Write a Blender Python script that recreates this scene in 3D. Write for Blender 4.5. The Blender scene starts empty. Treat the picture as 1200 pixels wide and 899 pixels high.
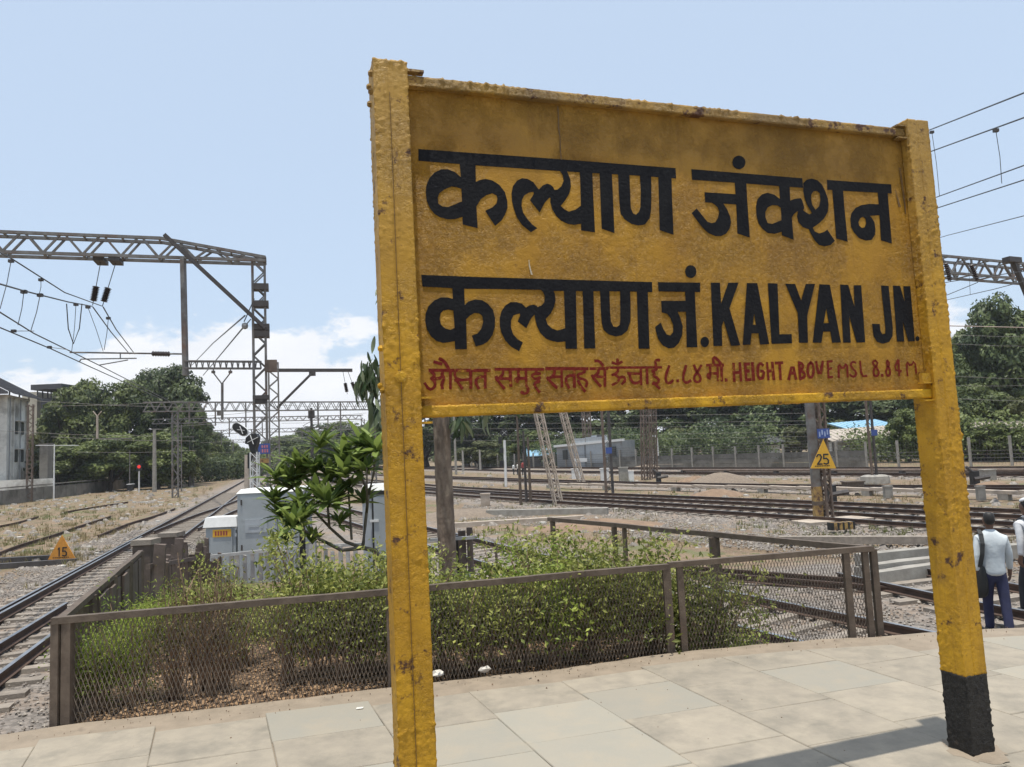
import bpy, bmesh, math, random
from mathutils import Vector, Matrix, noise
from mathutils.geometry import tessellate_polygon
random.seed(7)
R = math.radians
SC = bpy.context.scene
COL = SC.collection

# ---------------------------------------------------------------- camera, world, sun, exposure
FPX, PITCH, ROLL, EYE = 854.2, R(5.158), R(2.557), 1.6      # focal length in pixels of a 1200 px wide picture
FWD = Vector((0, math.cos(PITCH), math.sin(PITCH)))
UP0 = Vector((0, -math.sin(PITCH), math.cos(PITCH)))
RT = Vector((1, 0, 0)) * math.cos(ROLL) - UP0 * math.sin(ROLL)
UP = UP0 * math.cos(ROLL) + Vector((1, 0, 0)) * math.sin(ROLL)
cd = bpy.data.cameras.new('camera')
cam = bpy.data.objects.new('camera', cd); COL.objects.link(cam)
cd.sensor_width = 36; cd.lens = FPX * 36 / 1200
cd.clip_start = 0.05; cd.clip_end = 3000
m = Matrix((RT, UP, -FWD)).transposed().to_4x4()
m.translation = (0, 0, EYE)
cam.matrix_world = m
SC.camera = cam

SUN = Vector((-0.022, -0.118, 1)).normalized()
w = bpy.data.worlds.new('World'); SC.world = w; w.use_nodes = True
nt = w.node_tree; nt.nodes.clear()
def N(nt, t, **k):
    n = nt.nodes.new(t)
    for a, b in k.items():
        if a == 'inp':
            for i, v in b.items(): n.inputs[i].default_value = v
        else: setattr(n, a, b)
    return n
sky = N(nt, 'ShaderNodeTexSky', sky_type='NISHITA', sun_disc=False)
sky.sun_elevation = math.asin(SUN.z); sky.sun_rotation = math.atan2(SUN.x, SUN.y)
sky.air_density = 1.0; sky.dust_density = 2.2; sky.ozone_density = 1.6
bg = N(nt, 'ShaderNodeBackground'); out = N(nt, 'ShaderNodeOutputWorld')
# cumulus banks near the horizon and thin veil: mixed by direction only
tc = N(nt, 'ShaderNodeTexCoord'); sep = N(nt, 'ShaderNodeSeparateXYZ')
L = nt.links.new
L(tc.outputs['Generated'], sep.inputs[0])
mp = N(nt, 'ShaderNodeMapping', inp={1: (3.2, 0.7, 0.0), 3: (1.0, 1.0, 2.1)})
L(tc.outputs['Generated'], mp.inputs[0])
n1 = N(nt, 'ShaderNodeTexNoise', inp={'Scale': 3.3, 'Detail': 10.0, 'Roughness': 0.58, 'Distortion': 0.1})
L(mp.outputs[0], n1.inputs['Vector'])
# height falloff: cloud density high near the horizon, none above about 14 degrees
hr = N(nt, 'ShaderNodeMapRange', inp={1: 0.05, 2: 0.24, 3: 0.25, 4: -0.18})
L(sep.outputs['Z'], hr.inputs[0])
ad = N(nt, 'ShaderNodeMath', operation='ADD'); L(n1.outputs[0], ad.inputs[0]); L(hr.outputs[0], ad.inputs[1])
cr = N(nt, 'ShaderNodeMapRange', inp={1: 0.525, 2: 0.575, 3: 0.0, 4: 1.0}); cr.interpolation_type = 'SMOOTHSTEP'
L(ad.outputs[0], cr.inputs[0])
n2 = N(nt, 'ShaderNodeTexNoise', inp={'Scale': 11.0, 'Detail': 5.0}); L(mp.outputs[0], n2.inputs['Vector'])
cc = N(nt, 'ShaderNodeMix', data_type='RGBA'); cc.inputs[6].default_value = (6.2, 6.5, 7.0, 1); cc.inputs[7].default_value = (7.9, 8.0, 8.2, 1)
L(n2.outputs[0], cc.inputs[0])
veil = N(nt, 'ShaderNodeMix', data_type='RGBA'); veil.inputs[0].default_value = 0.60; veil.inputs[7].default_value = (5.8, 7.0, 8.5, 1)
L(sky.outputs[0], veil.inputs[6])
mx = N(nt, 'ShaderNodeMix', data_type='RGBA')
L(cr.outputs[0], mx.inputs[0]); L(veil.outputs[2], mx.inputs[6]); L(cc.outputs[2], mx.inputs[7])
L(mx.outputs[2], bg.inputs[0]); bg.inputs[1].default_value = 0.135
L(bg.outputs[0], out.inputs[0])
sl = bpy.data.lights.new('sun', 'SUN'); sl.energy = 4.8; sl.angle = R(0.55); sl.color = (1.0, 0.95, 0.86)
so = bpy.data.objects.new('sun', sl); COL.objects.link(so)
so.rotation_euler = SUN.to_track_quat('Z', 'Y').to_euler(); so.location = (0, 0, 50)
SC.view_settings.view_transform = 'Standard'; SC.view_settings.look = 'None'
SC.view_settings.exposure = 0.0; SC.view_settings.gamma = 1.0
SC.render.engine = 'CYCLES'
SC.cycles.max_bounces = 6; SC.cycles.transparent_max_bounces = 6

# ---------------------------------------------------------------- placing: a picture position at a real distance, as a world point
def ray(x, y): return RT * ((x - 600) / FPX) + UP * ((449.5 - y) / FPX) + FWD
def at(x, y, Y):
    r = ray(x, y); t = Y / r.y
    return Vector((0, 0, EYE)) + r * t
def gnd(x, y, z):
    r = ray(x, y); t = (z - EYE) / r.z
    return Vector((0, 0, EYE)) + r * t

# ---------------------------------------------------------------- object helpers
def tag(o, label=None, cat=None, group=None, kind=None):
    if label: o['label'] = label
    if cat: o['category'] = cat
    if group: o['group'] = group
    if kind: o['kind'] = kind
    return o
def thing(name, label, cat, loc=(0, 0, 0), group=None, kind=None):
    o = bpy.data.objects.new(name, None); COL.objects.link(o); o.location = loc
    o.empty_display_size = .2
    return tag(o, label, cat, group, kind)
def base_of(o):
    v = Vector((0, 0, 0))
    while o: v += Vector(o.location); o = o.parent
    return v
def mesh_obj(name, me, mat, parent=None):
    if mat and not me.materials: me.materials.append(mat)
    o = bpy.data.objects.new(name, me); COL.objects.link(o)
    if parent: o.parent = parent
    return o
def copy_tree(o, parent=None, label=None):
    c = o.copy(); COL.objects.link(c); c.parent = parent
    if label: c['label'] = label
    for ch in o.children: copy_tree(ch, c)
    return c
class MB:
    def __init__(s): s.v = []; s.f = []; s.mi = []
    def add(s, vs, fs, mi=0):
        b = len(s.v); s.v += [tuple(v) for v in vs]; s.f += [tuple(i + b for i in f) for f in fs]; s.mi += [mi] * len(fs)
        return s
    def hexa(s, p, mi=0):
        return s.add(p, [(0, 3, 2, 1), (4, 5, 6, 7), (0, 1, 5, 4), (1, 2, 6, 5), (2, 3, 7, 6), (3, 0, 4, 7)], mi)
    def box(s, c, d, rz=0, mi=0):
        x, y, z = d[0] / 2, d[1] / 2, d[2] / 2; ca, sa = math.cos(rz), math.sin(rz)
        p = []
        for dz in (-z, z):
            for dx, dy in ((-x, -y), (x, -y), (x, y), (-x, y)):
                p.append((c[0] + dx * ca - dy * sa, c[1] + dx * sa + dy * ca, c[2] + dz))
        return s.hexa(p, mi)
    def beam(s, a, b, w, h=None, up=(0, 0, 1), mi=0):
        a = Vector(a); b = Vector(b); h = h or w; d = (b - a)
        if d.length < 1e-6: return s
        d.normalize(); u = Vector(up)
        if abs(d.dot(u)) > .98: u = Vector((0, 1, 0)) if abs(d.y) < .9 else Vector((1, 0, 0))
        sd = d.cross(u).normalized(); u = sd.cross(d).normalized()
        p = [e + sd * (i * w / 2) + u * (j * h / 2) for e in (a, b) for i, j in ((-1, -1), (1, -1), (1, 1), (-1, 1))]
        return s.hexa(p, mi)
    def tube(s, pts, r, n=6, mi=0, cap=True):
        pts = [Vector(p) for p in pts]; k = len(pts)
        rs = r if isinstance(r, (list, tuple)) else [r] * k
        b = len(s.v); fs = []
        ref = Vector((0, 0, 1))
        for i, p in enumerate(pts):
            d = (pts[min(i + 1, k - 1)] - pts[max(i - 1, 0)])
            d = d.normalized() if d.length > 1e-9 else Vector((0, 0, 1))
            u = ref if abs(d.dot(ref)) < .95 else Vector((1, 0, 0))
            a = d.cross(u).normalized(); c = a.cross(d).normalized()
            for j in range(n):
                t = 2 * math.pi * j / n
                s.v.append(tuple(p + (a * math.cos(t) + c * math.sin(t)) * rs[i]))
        for i in range(k - 1):
            for j in range(n):
                fs.append((b + i * n + j, b + i * n + (j + 1) % n, b + (i + 1) * n + (j + 1) % n, b + (i + 1) * n + j))
        if cap:
            fs.append(tuple(b + j for j in reversed(range(n)))); fs.append(tuple(b + (k - 1) * n + j for j in range(n)))
        s.f += fs; s.mi += [mi] * len(fs)
        return s
    def lathe(s, c, prof, n=10, mi=0, axis=Vector((0, 0, 1))):
        return s.tube([Vector(c) + axis * z for r, z in prof], [r for r, z in prof], n, mi)
    def build(s, name, mat, parent=None, smooth=False, local=False, kind=None, label=None):
        off = Vector((0, 0, 0)) if (local or not parent) else base_of(parent)
        me = bpy.data.meshes.new(name)
        if off.length > 0: me.from_pydata([(x - off.x, y - off.y, z - off.z) for x, y, z in s.v], [], s.f)
        else: me.from_pydata(s.v, [], s.f)
        mats = mat if isinstance(mat, (list, tuple)) else [mat]
        for q in mats: me.materials.append(q)
        if len(mats) > 1: me.polygons.foreach_set('material_index', s.mi)
        if smooth: me.polygons.foreach_set('use_smooth', [True] * len(me.polygons))
        me.update()
        o = bpy.data.objects.new(name, me); COL.objects.link(o)
        if parent: o.parent = parent
        if kind: o['kind'] = kind
        if label: o['label'] = label
        return o

# ---------------------------------------------------------------- materials
MT = {}
def pm(name, c1, c2=None, scale=8, rough=.8, bump=.0, bscale=None, detail=5, metal=0, lo=.35, hi=.65, c3=None, s3=2, lo3=.6, hi3=.7,
       rnd=0.0, spec=None, bdist=.01, voro=None, stretch=None, trans=0):
    mt = bpy.data.materials.new(name); mt.use_nodes = True; t = mt.node_tree; t.nodes.clear(); K = t.links.new
    o = N(t, 'ShaderNodeOutputMaterial'); b = N(t, 'ShaderNodeBsdfPrincipled'); K(b.outputs[0], o.inputs[0])
    b.inputs['Roughness'].default_value = rough; b.inputs['Metallic'].default_value = metal
    if spec is not None: b.inputs['Specular IOR Level'].default_value = spec
    tc = N(t, 'ShaderNodeTexCoord'); vec = tc.outputs['Object']
    if stretch:
        mp = N(t, 'ShaderNodeMapping', inp={3: stretch}); K(vec, mp.inputs[0]); vec = mp.outputs[0]
    if c2 is None: c2 = tuple(x * .75 for x in c1)
    nz = N(t, 'ShaderNodeTexNoise', inp={'Scale': scale, 'Detail': detail, 'Roughness': .6}); K(vec, nz.inputs['Vector'])
    mr = N(t, 'ShaderNodeMapRange', inp={1: lo, 2: hi}); K(nz.outputs[0], mr.inputs[0])
    mx = N(t, 'ShaderNodeMix', data_type='RGBA'); mx.inputs[6].default_value = (*c1, 1); mx.inputs[7].default_value = (*c2, 1)
    K(mr.outputs[0], mx.inputs[0]); colr = mx.outputs[2]
    if c3:
        n3 = N(t, 'ShaderNodeTexNoise', inp={'Scale': s3, 'Detail': 7, 'Roughness': .65}); K(vec, n3.inputs['Vector'])
        m3 = N(t, 'ShaderNodeMapRange', inp={1: lo3, 2: hi3}); K(n3.outputs[0], m3.inputs[0])
        x3 = N(t, 'ShaderNodeMix', data_type='RGBA'); x3.inputs[7].default_value = (*c3, 1)
        K(m3.outputs[0], x3.inputs[0]); K(colr, x3.inputs[6]); colr = x3.outputs[2]
    if rnd:
        oi = N(t, 'ShaderNodeObjectInfo'); hs = N(t, 'ShaderNodeHueSaturation')
        r1 = N(t, 'ShaderNodeMapRange', inp={1: 0, 2: 1, 3: 1 - rnd, 4: 1 + rnd}); K(oi.outputs['Random'], r1.inputs[0])
        K(r1.outputs[0], hs.inputs['Value']); K(colr, hs.inputs['Color']); colr = hs.outputs[0]
    K(colr, b.inputs['Base Color'])
    if trans:
        b.inputs['Transmission Weight'].default_value = 0
        tr = N(t, 'ShaderNodeBsdfTranslucent'); ms = N(t, 'ShaderNodeMixShader'); ms.inputs[0].default_value = trans
        K(colr, tr.inputs[0]); K(b.outputs[0], ms.inputs[1]); K(tr.outputs[0], ms.inputs[2]); K(ms.outputs[0], o.inputs[0])
    if bump:
        if voro:
            bn = N(t, 'ShaderNodeTexVoronoi', inp={'Scale': voro}); K(vec, bn.inputs['Vector'])
        else:
            bn = N(t, 'ShaderNodeTexNoise', inp={'Scale': bscale or scale * 3, 'Detail': 4}); K(vec, bn.inputs['Vector'])
        bu = N(t, 'ShaderNodeBump', inp={'Strength': bump, 'Distance': bdist}); K(bn.outputs[0], bu.inputs['Height']); K(bu.outputs[0], b.inputs['Normal'])
    MT[name] = mt
    return mt

def paint_mat(name, c1, c2, rust, rl, rh, lump=1.0, coarse=9, rough=.55, fade=None, fz=(2.0, 3.3), fmax=.8):
    """old brush-painted steel: many coats, blisters and runs, dirt in the folds, rust where it flaked; fade = colour towards the top: dust on posts and beams, painted beam shade with grime on the panel"""
    mt = bpy.data.materials.new(name); mt.use_nodes = True; t = mt.node_tree; t.nodes.clear(); K = t.links.new
    o = N(t, 'ShaderNodeOutputMaterial'); b = N(t, 'ShaderNodeBsdfPrincipled'); K(b.outputs[0], o.inputs[0])
    b.inputs['Roughness'].default_value = rough; b.inputs['Specular IOR Level'].default_value = .3
    tc = N(t, 'ShaderNodeTexCoord'); V = tc.outputs['Object']
    def noi(sc, d=5, r=.6, dist=0):
        n = N(t, 'ShaderNodeTexNoise', inp={'Scale': sc, 'Detail': d, 'Roughness': r, 'Distortion': dist}); K(V, n.inputs['Vector']); return n.outputs[0]
    def rng(x, a, c, lo=0, hi=1):
        n = N(t, 'ShaderNodeMapRange', inp={1: a, 2: c, 3: lo, 4: hi}); K(x, n.inputs[0]); return n.outputs[0]
    def mix(f, a, c):
        n = N(t, 'ShaderNodeMix', data_type='RGBA')
        for s_, v in ((6, a), (7, c)):
            if isinstance(v, tuple): n.inputs[s_].default_value = (*v, 1)
            else: K(v, n.inputs[s_])
        K(f, n.inputs[0]); return n.outputs[2]
    def math_(op, a, c):
        n = N(t, 'ShaderNodeMath', operation=op)
        for i, v in enumerate((a, c)):
            if isinstance(v, (int, float)): n.inputs[i].default_value = v
            else: K(v, n.inputs[i])
        return n.outputs[0]
    col = mix(rng(noi(2.6, 8, .62), .36, .66), c1, c2)
    col = mix(rng(noi(11, 6, .65), .48, .72, 0, .55), col, tuple(x * .72 for x in c2))
    if fade:
        sp = N(t, 'ShaderNodeSeparateXYZ'); K(V, sp.inputs[0])
        f = math_('MULTIPLY', rng(sp.outputs[2], fz[0], fz[1], 0, 1), rng(noi(3.1, 6), .2, .62, .45, 1)); f = math_('MULTIPLY', f, fmax)
        col = mix(f, col, fade)
    ms = N(t, 'ShaderNodeMapping', inp={3: (16, 16, .9)}); K(V, ms.inputs[0])
    s = N(t, 'ShaderNodeTexNoise', inp={'Scale': 1.0, 'Detail': 4, 'Roughness': .7}); K(ms.outputs[0], s.inputs['Vector'])
    col = mix(rng(s.outputs[0], .58, .80, 0, .5), col, (c2[0] * .5, c2[1] * .47, c2[2] * .8))
    # wrinkled coats of paint: ridged folds and blisters, in patches
    w1 = noi(52, 6, .6, 1.6); fold = math_('ABSOLUTE', math_('SUBTRACT', w1, .5), 0)
    w2 = N(t, 'ShaderNodeTexVoronoi', feature='SMOOTH_F1', inp={'Scale': 44, 'Smoothness': .5}); K(V, w2.inputs['Vector'])
    patch = rng(noi(3.4, 5, .65), .40, .60, .10, 1)
    h = math_('MULTIPLY', math_('ADD', math_('MULTIPLY', fold, -2.2), math_('MULTIPLY', w2.outputs[0], -.5)), patch)
    h = math_('ADD', h, math_('MULTIPLY', noi(140, 3, .5), .12))
    pit = math_('MULTIPLY', rng(fold, .0, .035, 1, 0), patch)
    col = mix(math_('MULTIPLY', pit, .55), col, (c2[0] * .42, c2[1] * .36, c2[2] * .7))
    rm = math_('MULTIPLY', rng(noi(coarse, 9, .7), rl, rh), 1.0)
    col = mix(rm, col, rust)
    K(col, b.inputs['Base Color'])
    bu = N(t, 'ShaderNodeBump', inp={'Strength': .9, 'Distance': .010 * lump}); K(h, bu.inputs['Height']); K(bu.outputs[0], b.inputs['Normal'])
    MT[name] = mt
    return mt

paint_mat('yellow_post', (.56, .305, .016), (.42, .22, .015), (.075, .032, .018), .57, .63, 1.0, fade=(.40, .26, .085))
paint_mat('yellow_panel', (.45, .238, .019), (.34, .172, .017), (.13, .065, .02), .66, .76, 1.7, fade=(.23, .135, .035), fz=(2.80, 2.96), fmax=.62)  # fade: the top beam's shade painted into the panel colour, together with grime
paint_mat('yellow_beam', (.66, .37, .015), (.45, .24, .015), (.09, .038, .018), .56, .62, 1.9, fade=(.27, .185, .085), fz=(2.2, 3.0), fmax=.85)
paint_mat('black_paint', (.016, .015, .014), (.030, .027, .022), (.06, .042, .028), .60, .7, 1.3, rough=.6)
pm('lettering_black', (.008, .008, .010), (.014, .014, .015), 14, .6, .5, 60, spec=.12, bdist=.006)
pm('lettering_red', (.135, .013, .013), (.165, .026, .014), 55, .75, .8, 60, spec=.1, c3=(.30, .16, .022), s3=34, lo3=.60, hi3=.68, bdist=.006)
pm('kota_slab', (.315, .272, .208), (.262, .228, .178), 7, .8, .5, 60, rnd=.07, c3=(.20, .178, .14), s3=3.4, lo3=.48, hi3=.70, bdist=.004)
pm('kota_slab_green', (.275, .256, .21), (.295, .266, .212), 4, .8, .5, 60, rnd=.06, c3=(.31, .272, .21), s3=3, lo3=.5, hi3=.66, bdist=.004)
pm('platform_concrete', (.28, .225, .165), (.22, .178, .13), 6, .9, .7, 45, c3=(.17, .135, .10), s3=5, lo3=.58, hi3=.72, bdist=.008)
pm('rust_steel', (.135, .102, .074), (.080, .058, .042), 10, .75, .5, 90, c3=(.13, .088, .062), s3=5, rnd=.1, bdist=.004)
pm('rusty_wire', (.20, .16, .125), (.12, .095, .075), 10, .7)
pm('rail_side', (.046, .028, .020), (.085, .050, .034), 3, .8, .4, 60, bdist=.004)
pm('rail_top', (.42, .42, .43), (.28, .27, .26), 3, .32, metal=.8)
pm('sleeper_concrete', (.29, .25, .205), (.20, .17, .14), 7, .9, .6, 50, rnd=.14, bdist=.01)
pm('concrete', (.33, .31, .27), (.24, .22, .19), 4, .9, .5, 40, rnd=.06, bdist=.01)
pm('concrete_light', (.46, .39, .32), (.34, .28, .22), 3, .9, .4, 30, rnd=.05, bdist=.01)
pm('mast_steel', (.19, .185, .175), (.12, .105, .09), 4, .6, .2, 40, c3=(.14, .085, .06), s3=1.6, lo3=.52, hi3=.7)
pm('mast_steel_brown', (.17, .125, .095), (.10, .07, .052), 4, .7, .2, 40)
pm('mast_dark', (.07, .062, .058), (.045, .038, .034), 4, .6)
pm('mast_yellow', (.42, .27, .08), (.25, .15, .06), 6, .7, c3=(.10, .055, .035), s3=7, lo3=.5, hi3=.6)
pm('wire', (.045, .045, .047), (.03, .03, .03), 5, .5)
pm('copper_wire', (.20, .12, .09), (.12, .08, .06), 5, .5)
pm('insulator', (.07, .055, .05), (.045, .035, .032), 8, .25)
pm('insulator_grey', (.26, .26, .26), (.2, .2, .2), 8, .3)
pm('sign_orange', (.62, .27, .035), (.50, .21, .03), 12, .6, .3, 60, c3=(.30, .14, .04), s3=7, lo3=.6, hi3=.75)
pm('sign_yellow', (.72, .40, .03), (.62, .34, .03), 12, .5)
pm('plain_black', (.012, .012, .012), (.02, .02, .02), 8, .5)
pm('plain_white', (.72, .72, .70), (.62, .62, .60), 6, .5)
pm('blue_plate', (.035, .07, .28), (.05, .09, .24), 20, .5)
pm('plate_pink', (.45, .12, .16), (.5, .2, .2), 20, .5)
pm('cabinet_grey', (.36, .39, .40), (.31, .34, .35), 3, .5, .1, 30, c3=(.22, .24, .24), s3=5, lo3=.6, hi3=.8)
pm('cabinet_light', (.40, .43, .45), (.33, .36, .38), 3, .5)
pm('picket_grey', (.46, .46, .44), (.36, .355, .34), 5, .8, .3, 40, rnd=.1, bdist=.005)
pm('picket_brown', (.13, .10, .085), (.085, .065, .05), 6, .9, .4, 40, rnd=.2, bdist=.006)
pm('pale_wall', (.66, .65, .60), (.48, .47, .43), .5, .9, .2, 8, c3=(.20, .19, .165), s3=.35, lo3=.5, hi3=.68)
pm('cream_wall', (.52, .48, .38), (.44, .40, .32), .5, .9)
pm('grey_block', (.30, .31, .31), (.24, .25, .25), .6, .9, c3=(.19, .18, .165), s3=.5)
pm('boundary_concrete', (.22, .205, .18), (.14, .13, .11), .8, .95, .4, 10, c3=(.09, .085, .07), s3=.5, lo3=.5, hi3=.65)
pm('dark_glass', (.05, .055, .055), (.035, .04, .04), 3, .3)
pm('dark_sheet', (.075, .073, .078), (.055, .052, .055), 2, .6)
pm('blue_sheet', (.22, .42, .58), (.30, .48, .60), 1, .5)
pm('rust_sheet', (.26, .185, .125), (.18, .12, .08), 1.2, .8)
pm('pale_sheet', (.42, .37, .31), (.34, .29, .24), 1.2, .7)
pm('bark', (.23, .175, .13), (.12, .088, .064), 9, .95, .9, 26, c3=(.24, .19, .14), s3=7, lo3=.5, hi3=.62, bdist=.02, stretch=(1, 1, .45))
pm('bark_dark', (.085, .066, .05), (.05, .04, .03), 6, .95, .5, 20)
pm('bark_green', (.15, .125, .095), (.10, .085, .06), 8, .8, .4, 30)
pm('twig', (.34, .235, .15), (.19, .125, .08), 6, .9, rnd=.1)
pm('dry_leaf', (.42, .28, .16), (.27, .165, .09), 30, .8, trans=.2)
pm('earth_mound', (.25, .17, .11), (.18, .12, .08), 3, .95, .6, 22, bdist=.03)
pm('gravel_mound', (.24, .19, .14), (.17, .135, .105), 8, .95, .8, 30, bdist=.03)
pm('ballast_stone', (.25, .22, .19), (.15, .132, .118), 20, .9, c3=(.38, .34, .29), s3=5, lo3=.5, hi3=.62)
pm('litter_white', (.66, .63, .57), (.50, .46, .40), 5, .7)
pm('skin_brown', (.155, .085, .055), (.135, .072, .046), 8, .6)
pm('hair_black', (.012, .011, .010), (.02, .018, .016), 30, .6)
pm('shirt_white', (.58, .62, .63), (.50, .55, .57), 5, .8, .6, 9, bdist=.02)
pm('trouser_navy', (.030, .034, .085), (.022, .026, .06), 6, .85, .6, 10, bdist=.02)
pm('cloth_dark', (.02, .022, .028), (.03, .032, .036), 6, .8)
pm('cloth_red', (.32, .06, .05), (.25, .05, .05), 6, .8)
pm('bag_black', (.016, .018, .017), (.028, .028, .026), 8, .6, .4, 12, bdist=.01)
pm('bag_grey', (.065, .068, .072), (.045, .05, .056), 6, .7, .4, 12, bdist=.01)
pm('bag_blue', (.10, .19, .30), (.08, .15, .25), 6, .7)
pm('scarf_white', (.66, .66, .66), (.5, .51, .53), 6, .8, .6, 12, bdist=.015)

def leaf_mat(name, c1, c2, tr=.3, rough=.5, scale=2.0):
    """leaf colour varies leaf by leaf (attribute 'tone') between two greens"""
    mt = bpy.data.materials.new(name); mt.use_nodes = True; t = mt.node_tree; t.nodes.clear(); K = t.links.new
    o = N(t, 'ShaderNodeOutputMaterial'); b = N(t, 'ShaderNodeBsdfPrincipled'); b.inputs['Roughness'].default_value = rough
    b.inputs['Specular IOR Level'].default_value = .3
    at_ = N(t, 'ShaderNodeAttribute', attribute_name='tone'); oi = N(t, 'ShaderNodeObjectInfo')
    mx = N(t, 'ShaderNodeMix', data_type='RGBA'); mx.inputs[6].default_value = (*c1, 1); mx.inputs[7].default_value = (*c2, 1); K(at_.outputs['Fac'], mx.inputs[0])
    hs = N(t, 'ShaderNodeHueSaturation'); r1 = N(t, 'ShaderNodeMapRange', inp={1: 0, 2: 1, 3: .8, 4: 1.2}); K(oi.outputs['Random'], r1.inputs[0])
    K(r1.outputs[0], hs.inputs['Value']); K(mx.outputs[2], hs.inputs['Color'])
    K(hs.outputs[0], b.inputs['Base Color'])
    tl = N(t, 'ShaderNodeBsdfTranslucent'); K(hs.outputs[0], tl.inputs[0]); ms = N(t, 'ShaderNodeMixShader'); ms.inputs[0].default_value = tr
    K(b.outputs[0], ms.inputs[1]); K(tl.outputs[0], ms.inputs[2]); K(ms.outputs[0], o.inputs[0])
    MT[name] = mt
    return mt
leaf_mat('leaf_far', (.045, .068, .022), (.19, .225, .065), .25)
leaf_mat('leaf_far_blue', (.038, .058, .024), (.135, .17, .058), .25)
leaf_mat('leaf_far_olive', (.075, .085, .030), (.16, .17, .055), .25)
leaf_mat('leaf_bush', (.085, .115, .024), (.42, .43, .12), .35)
leaf_mat('leaf_bush_bright', (.15, .22, .035), (.42, .48, .10), .35)
leaf_mat('leaf_bush_dry', (.09, .085, .035), (.26, .20, .09), .3)
leaf_mat('leaf_plumeria', (.065, .105, .025), (.24, .31, .075), .35, .6)
leaf_mat('leaf_hanging', (.045, .075, .028), (.24, .27, .16), .2, .4)
leaf_mat('grass_dry', (.26, .20, .105), (.12, .14, .04), .3)

# ---------------------------------------------------------------- track centre lines (plan), used by the ground too
def catmull(P, step=1.0):
    P = [Vector((p[0], p[1], 0)) for p in P]; P = [P[0] * 2 - P[1]] + P + [P[-1] * 2 - P[-2]]; out = []
    for i in range(1, len(P) - 2):
        a, b, c, d = P[i - 1:i + 3]; n = max(1, int((c - b).length / step))
        for k in range(n):
            t = k / n
            out.append(.5 * ((2 * b) + (-a + c) * t + (2 * a - 5 * b + 4 * c - d) * t * t + (-a + 3 * b - 3 * c + d) * t ** 3))
    out.append(P[-2]); return out
RAIL_Z = -1.15
TRACKS = [   # centre line, how many sleepers built one by one, label
    ([(-5.7, 2.5), (-9.62, 15), (-14.1, 29.2), (-21.5, 52.6), (-42, 117), (-75, 220)], 60, 'nearest railway track running beside the left side of the fenced garden'),
    ([(-14.6, 31.5), (-16.6, 40), (-18.2, 48), (-21.8, 62), (-33, 98), (-70, 215)], 0, 'track branching off to the right of the nearest left track, behind the grey cabinets'),
    ([(8.9, 2), (6.9, 6), (4.5, 10.6), (2.9, 13.4), (-.2, 19), (-3.0, 24.9), (-8.4, 36), (-13, 46), (-20, 62), (-33, 94), (-64, 190)], 50, 'near right railway track curving behind the fenced garden towards the palm trunk'),
    ([(13.2, 1.5), (10.2, 7), (7.9, 12.8), (7.2, 15.2)], 14, 'short end of track beside the stacked concrete sleepers right of the garden'),
    ([(22, 8.5), (17, 15.6), (13.1, 22.3), (10.1, 27.2), (3.5, 37.5), (-4.2, 50.5), (-12, 66), (-31, 110), (-60, 190)], 40, 'first dark double track beyond the ballast strip, in front of the 25 board mast'),
    ([(26, 10.5), (20.4, 17.6), (15.9, 24.7), (12.1, 30.8), (5.6, 40.5), (-1, 50.5), (-9, 66), (-28, 110), (-57, 190)], 0, 'second dark track beyond the 25 board mast'),
    ([(39, 17), (27, 31), (20, 37.5), (14, 44.5), (6, 57), (-2, 72), (-23, 115), (-50, 190)], 0, 'middle right track running next to the pale cable trough'),
    ([(47, 27), (32, 42), (23, 54), (14, 69), (2, 92), (-10, 120), (-40, 190)], 0, 'far right track in front of the boundary fence'),
    ([(52, 34), (37, 48), (27, 62.5), (17, 80), (6, 102), (-8, 130), (-36, 190)], 0, 'farthest right track at the foot of the boundary fence'),
]
PATHS = [catmull(t[0], 1.5) for t in TRACKS]
def path_dist(x, y, path):
    best = 1e9
    for i in range(len(path) - 1):
        a = path[i]; b = path[i + 1]; dx = b.x - a.x; dy = b.y - a.y
        t = max(0, min(1, ((x - a.x) * dx + (y - a.y) * dy) / (dx * dx + dy * dy)))
        d = math.hypot(x - a.x - dx * t, y - a.y - dy * t)
        if d < best: best = d
    return best
CELL = {}
for pi_, pth in enumerate(PATHS):
    for i in range(len(pth) - 1):
        cx, cy = int(pth[i].x // 6), int(pth[i].y // 6)
        for a in (-1, 0, 1):
            for b in (-1, 0, 1): CELL.setdefault((cx + a, cy + b), set()).add((pi_, i))
def near_track(x, y):
    best = 9.
    for pi_, i in CELL.get((int(x // 6), int(y // 6)), ()):
        a = PATHS[pi_][i]; b = PATHS[pi_][i + 1]; dx = b.x - a.x; dy = b.y - a.y
        t = max(0, min(1, ((x - a.x) * dx + (y - a.y) * dy) / (dx * dx + dy * dy)))
        d = math.hypot(x - a.x - dx * t, y - a.y - dy * t)
        if d < best: best = d
    return best
def sstep(a, b, x):
    t = max(0., min(1., (x - a) / (b - a))); return t * t * (3 - 2 * t)
EDGE = [(-14, 3.2), (-6, 4.25), (-3.26, 4.70), (-2.97, 4.79), (-2.33, 4.94), (-.99, 5.26), (.28, 5.53), (1.1, 5.80), (1.94, 5.94), (2.7, 6.0), (3.36, 6.05), (4.05, 6.08), (9, 6.3), (14, 6.6)]
def edge_y(x):
    for (x0, y0), (x1, y1) in zip(EDGE, EDGE[1:]):
        if x <= x1: return y0 + (y1 - y0) * (x - x0) / (x1 - x0)
    return EDGE[-1][1]
def garden(x, y):     # 1 inside the raised garden bed, 0 outside
    a = sstep(-3.12 - .37 * (y - 4.8) - .25, -3.12 - .37 * (y - 4.8) + .05, x)
    b = 1 - sstep(2.1 - .50 * (y - 5.9) - .7, 2.1 - .50 * (y - 5.9) + .5, x)
    c = 1 - sstep(13, 19, y)
    return a * b * c
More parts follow.
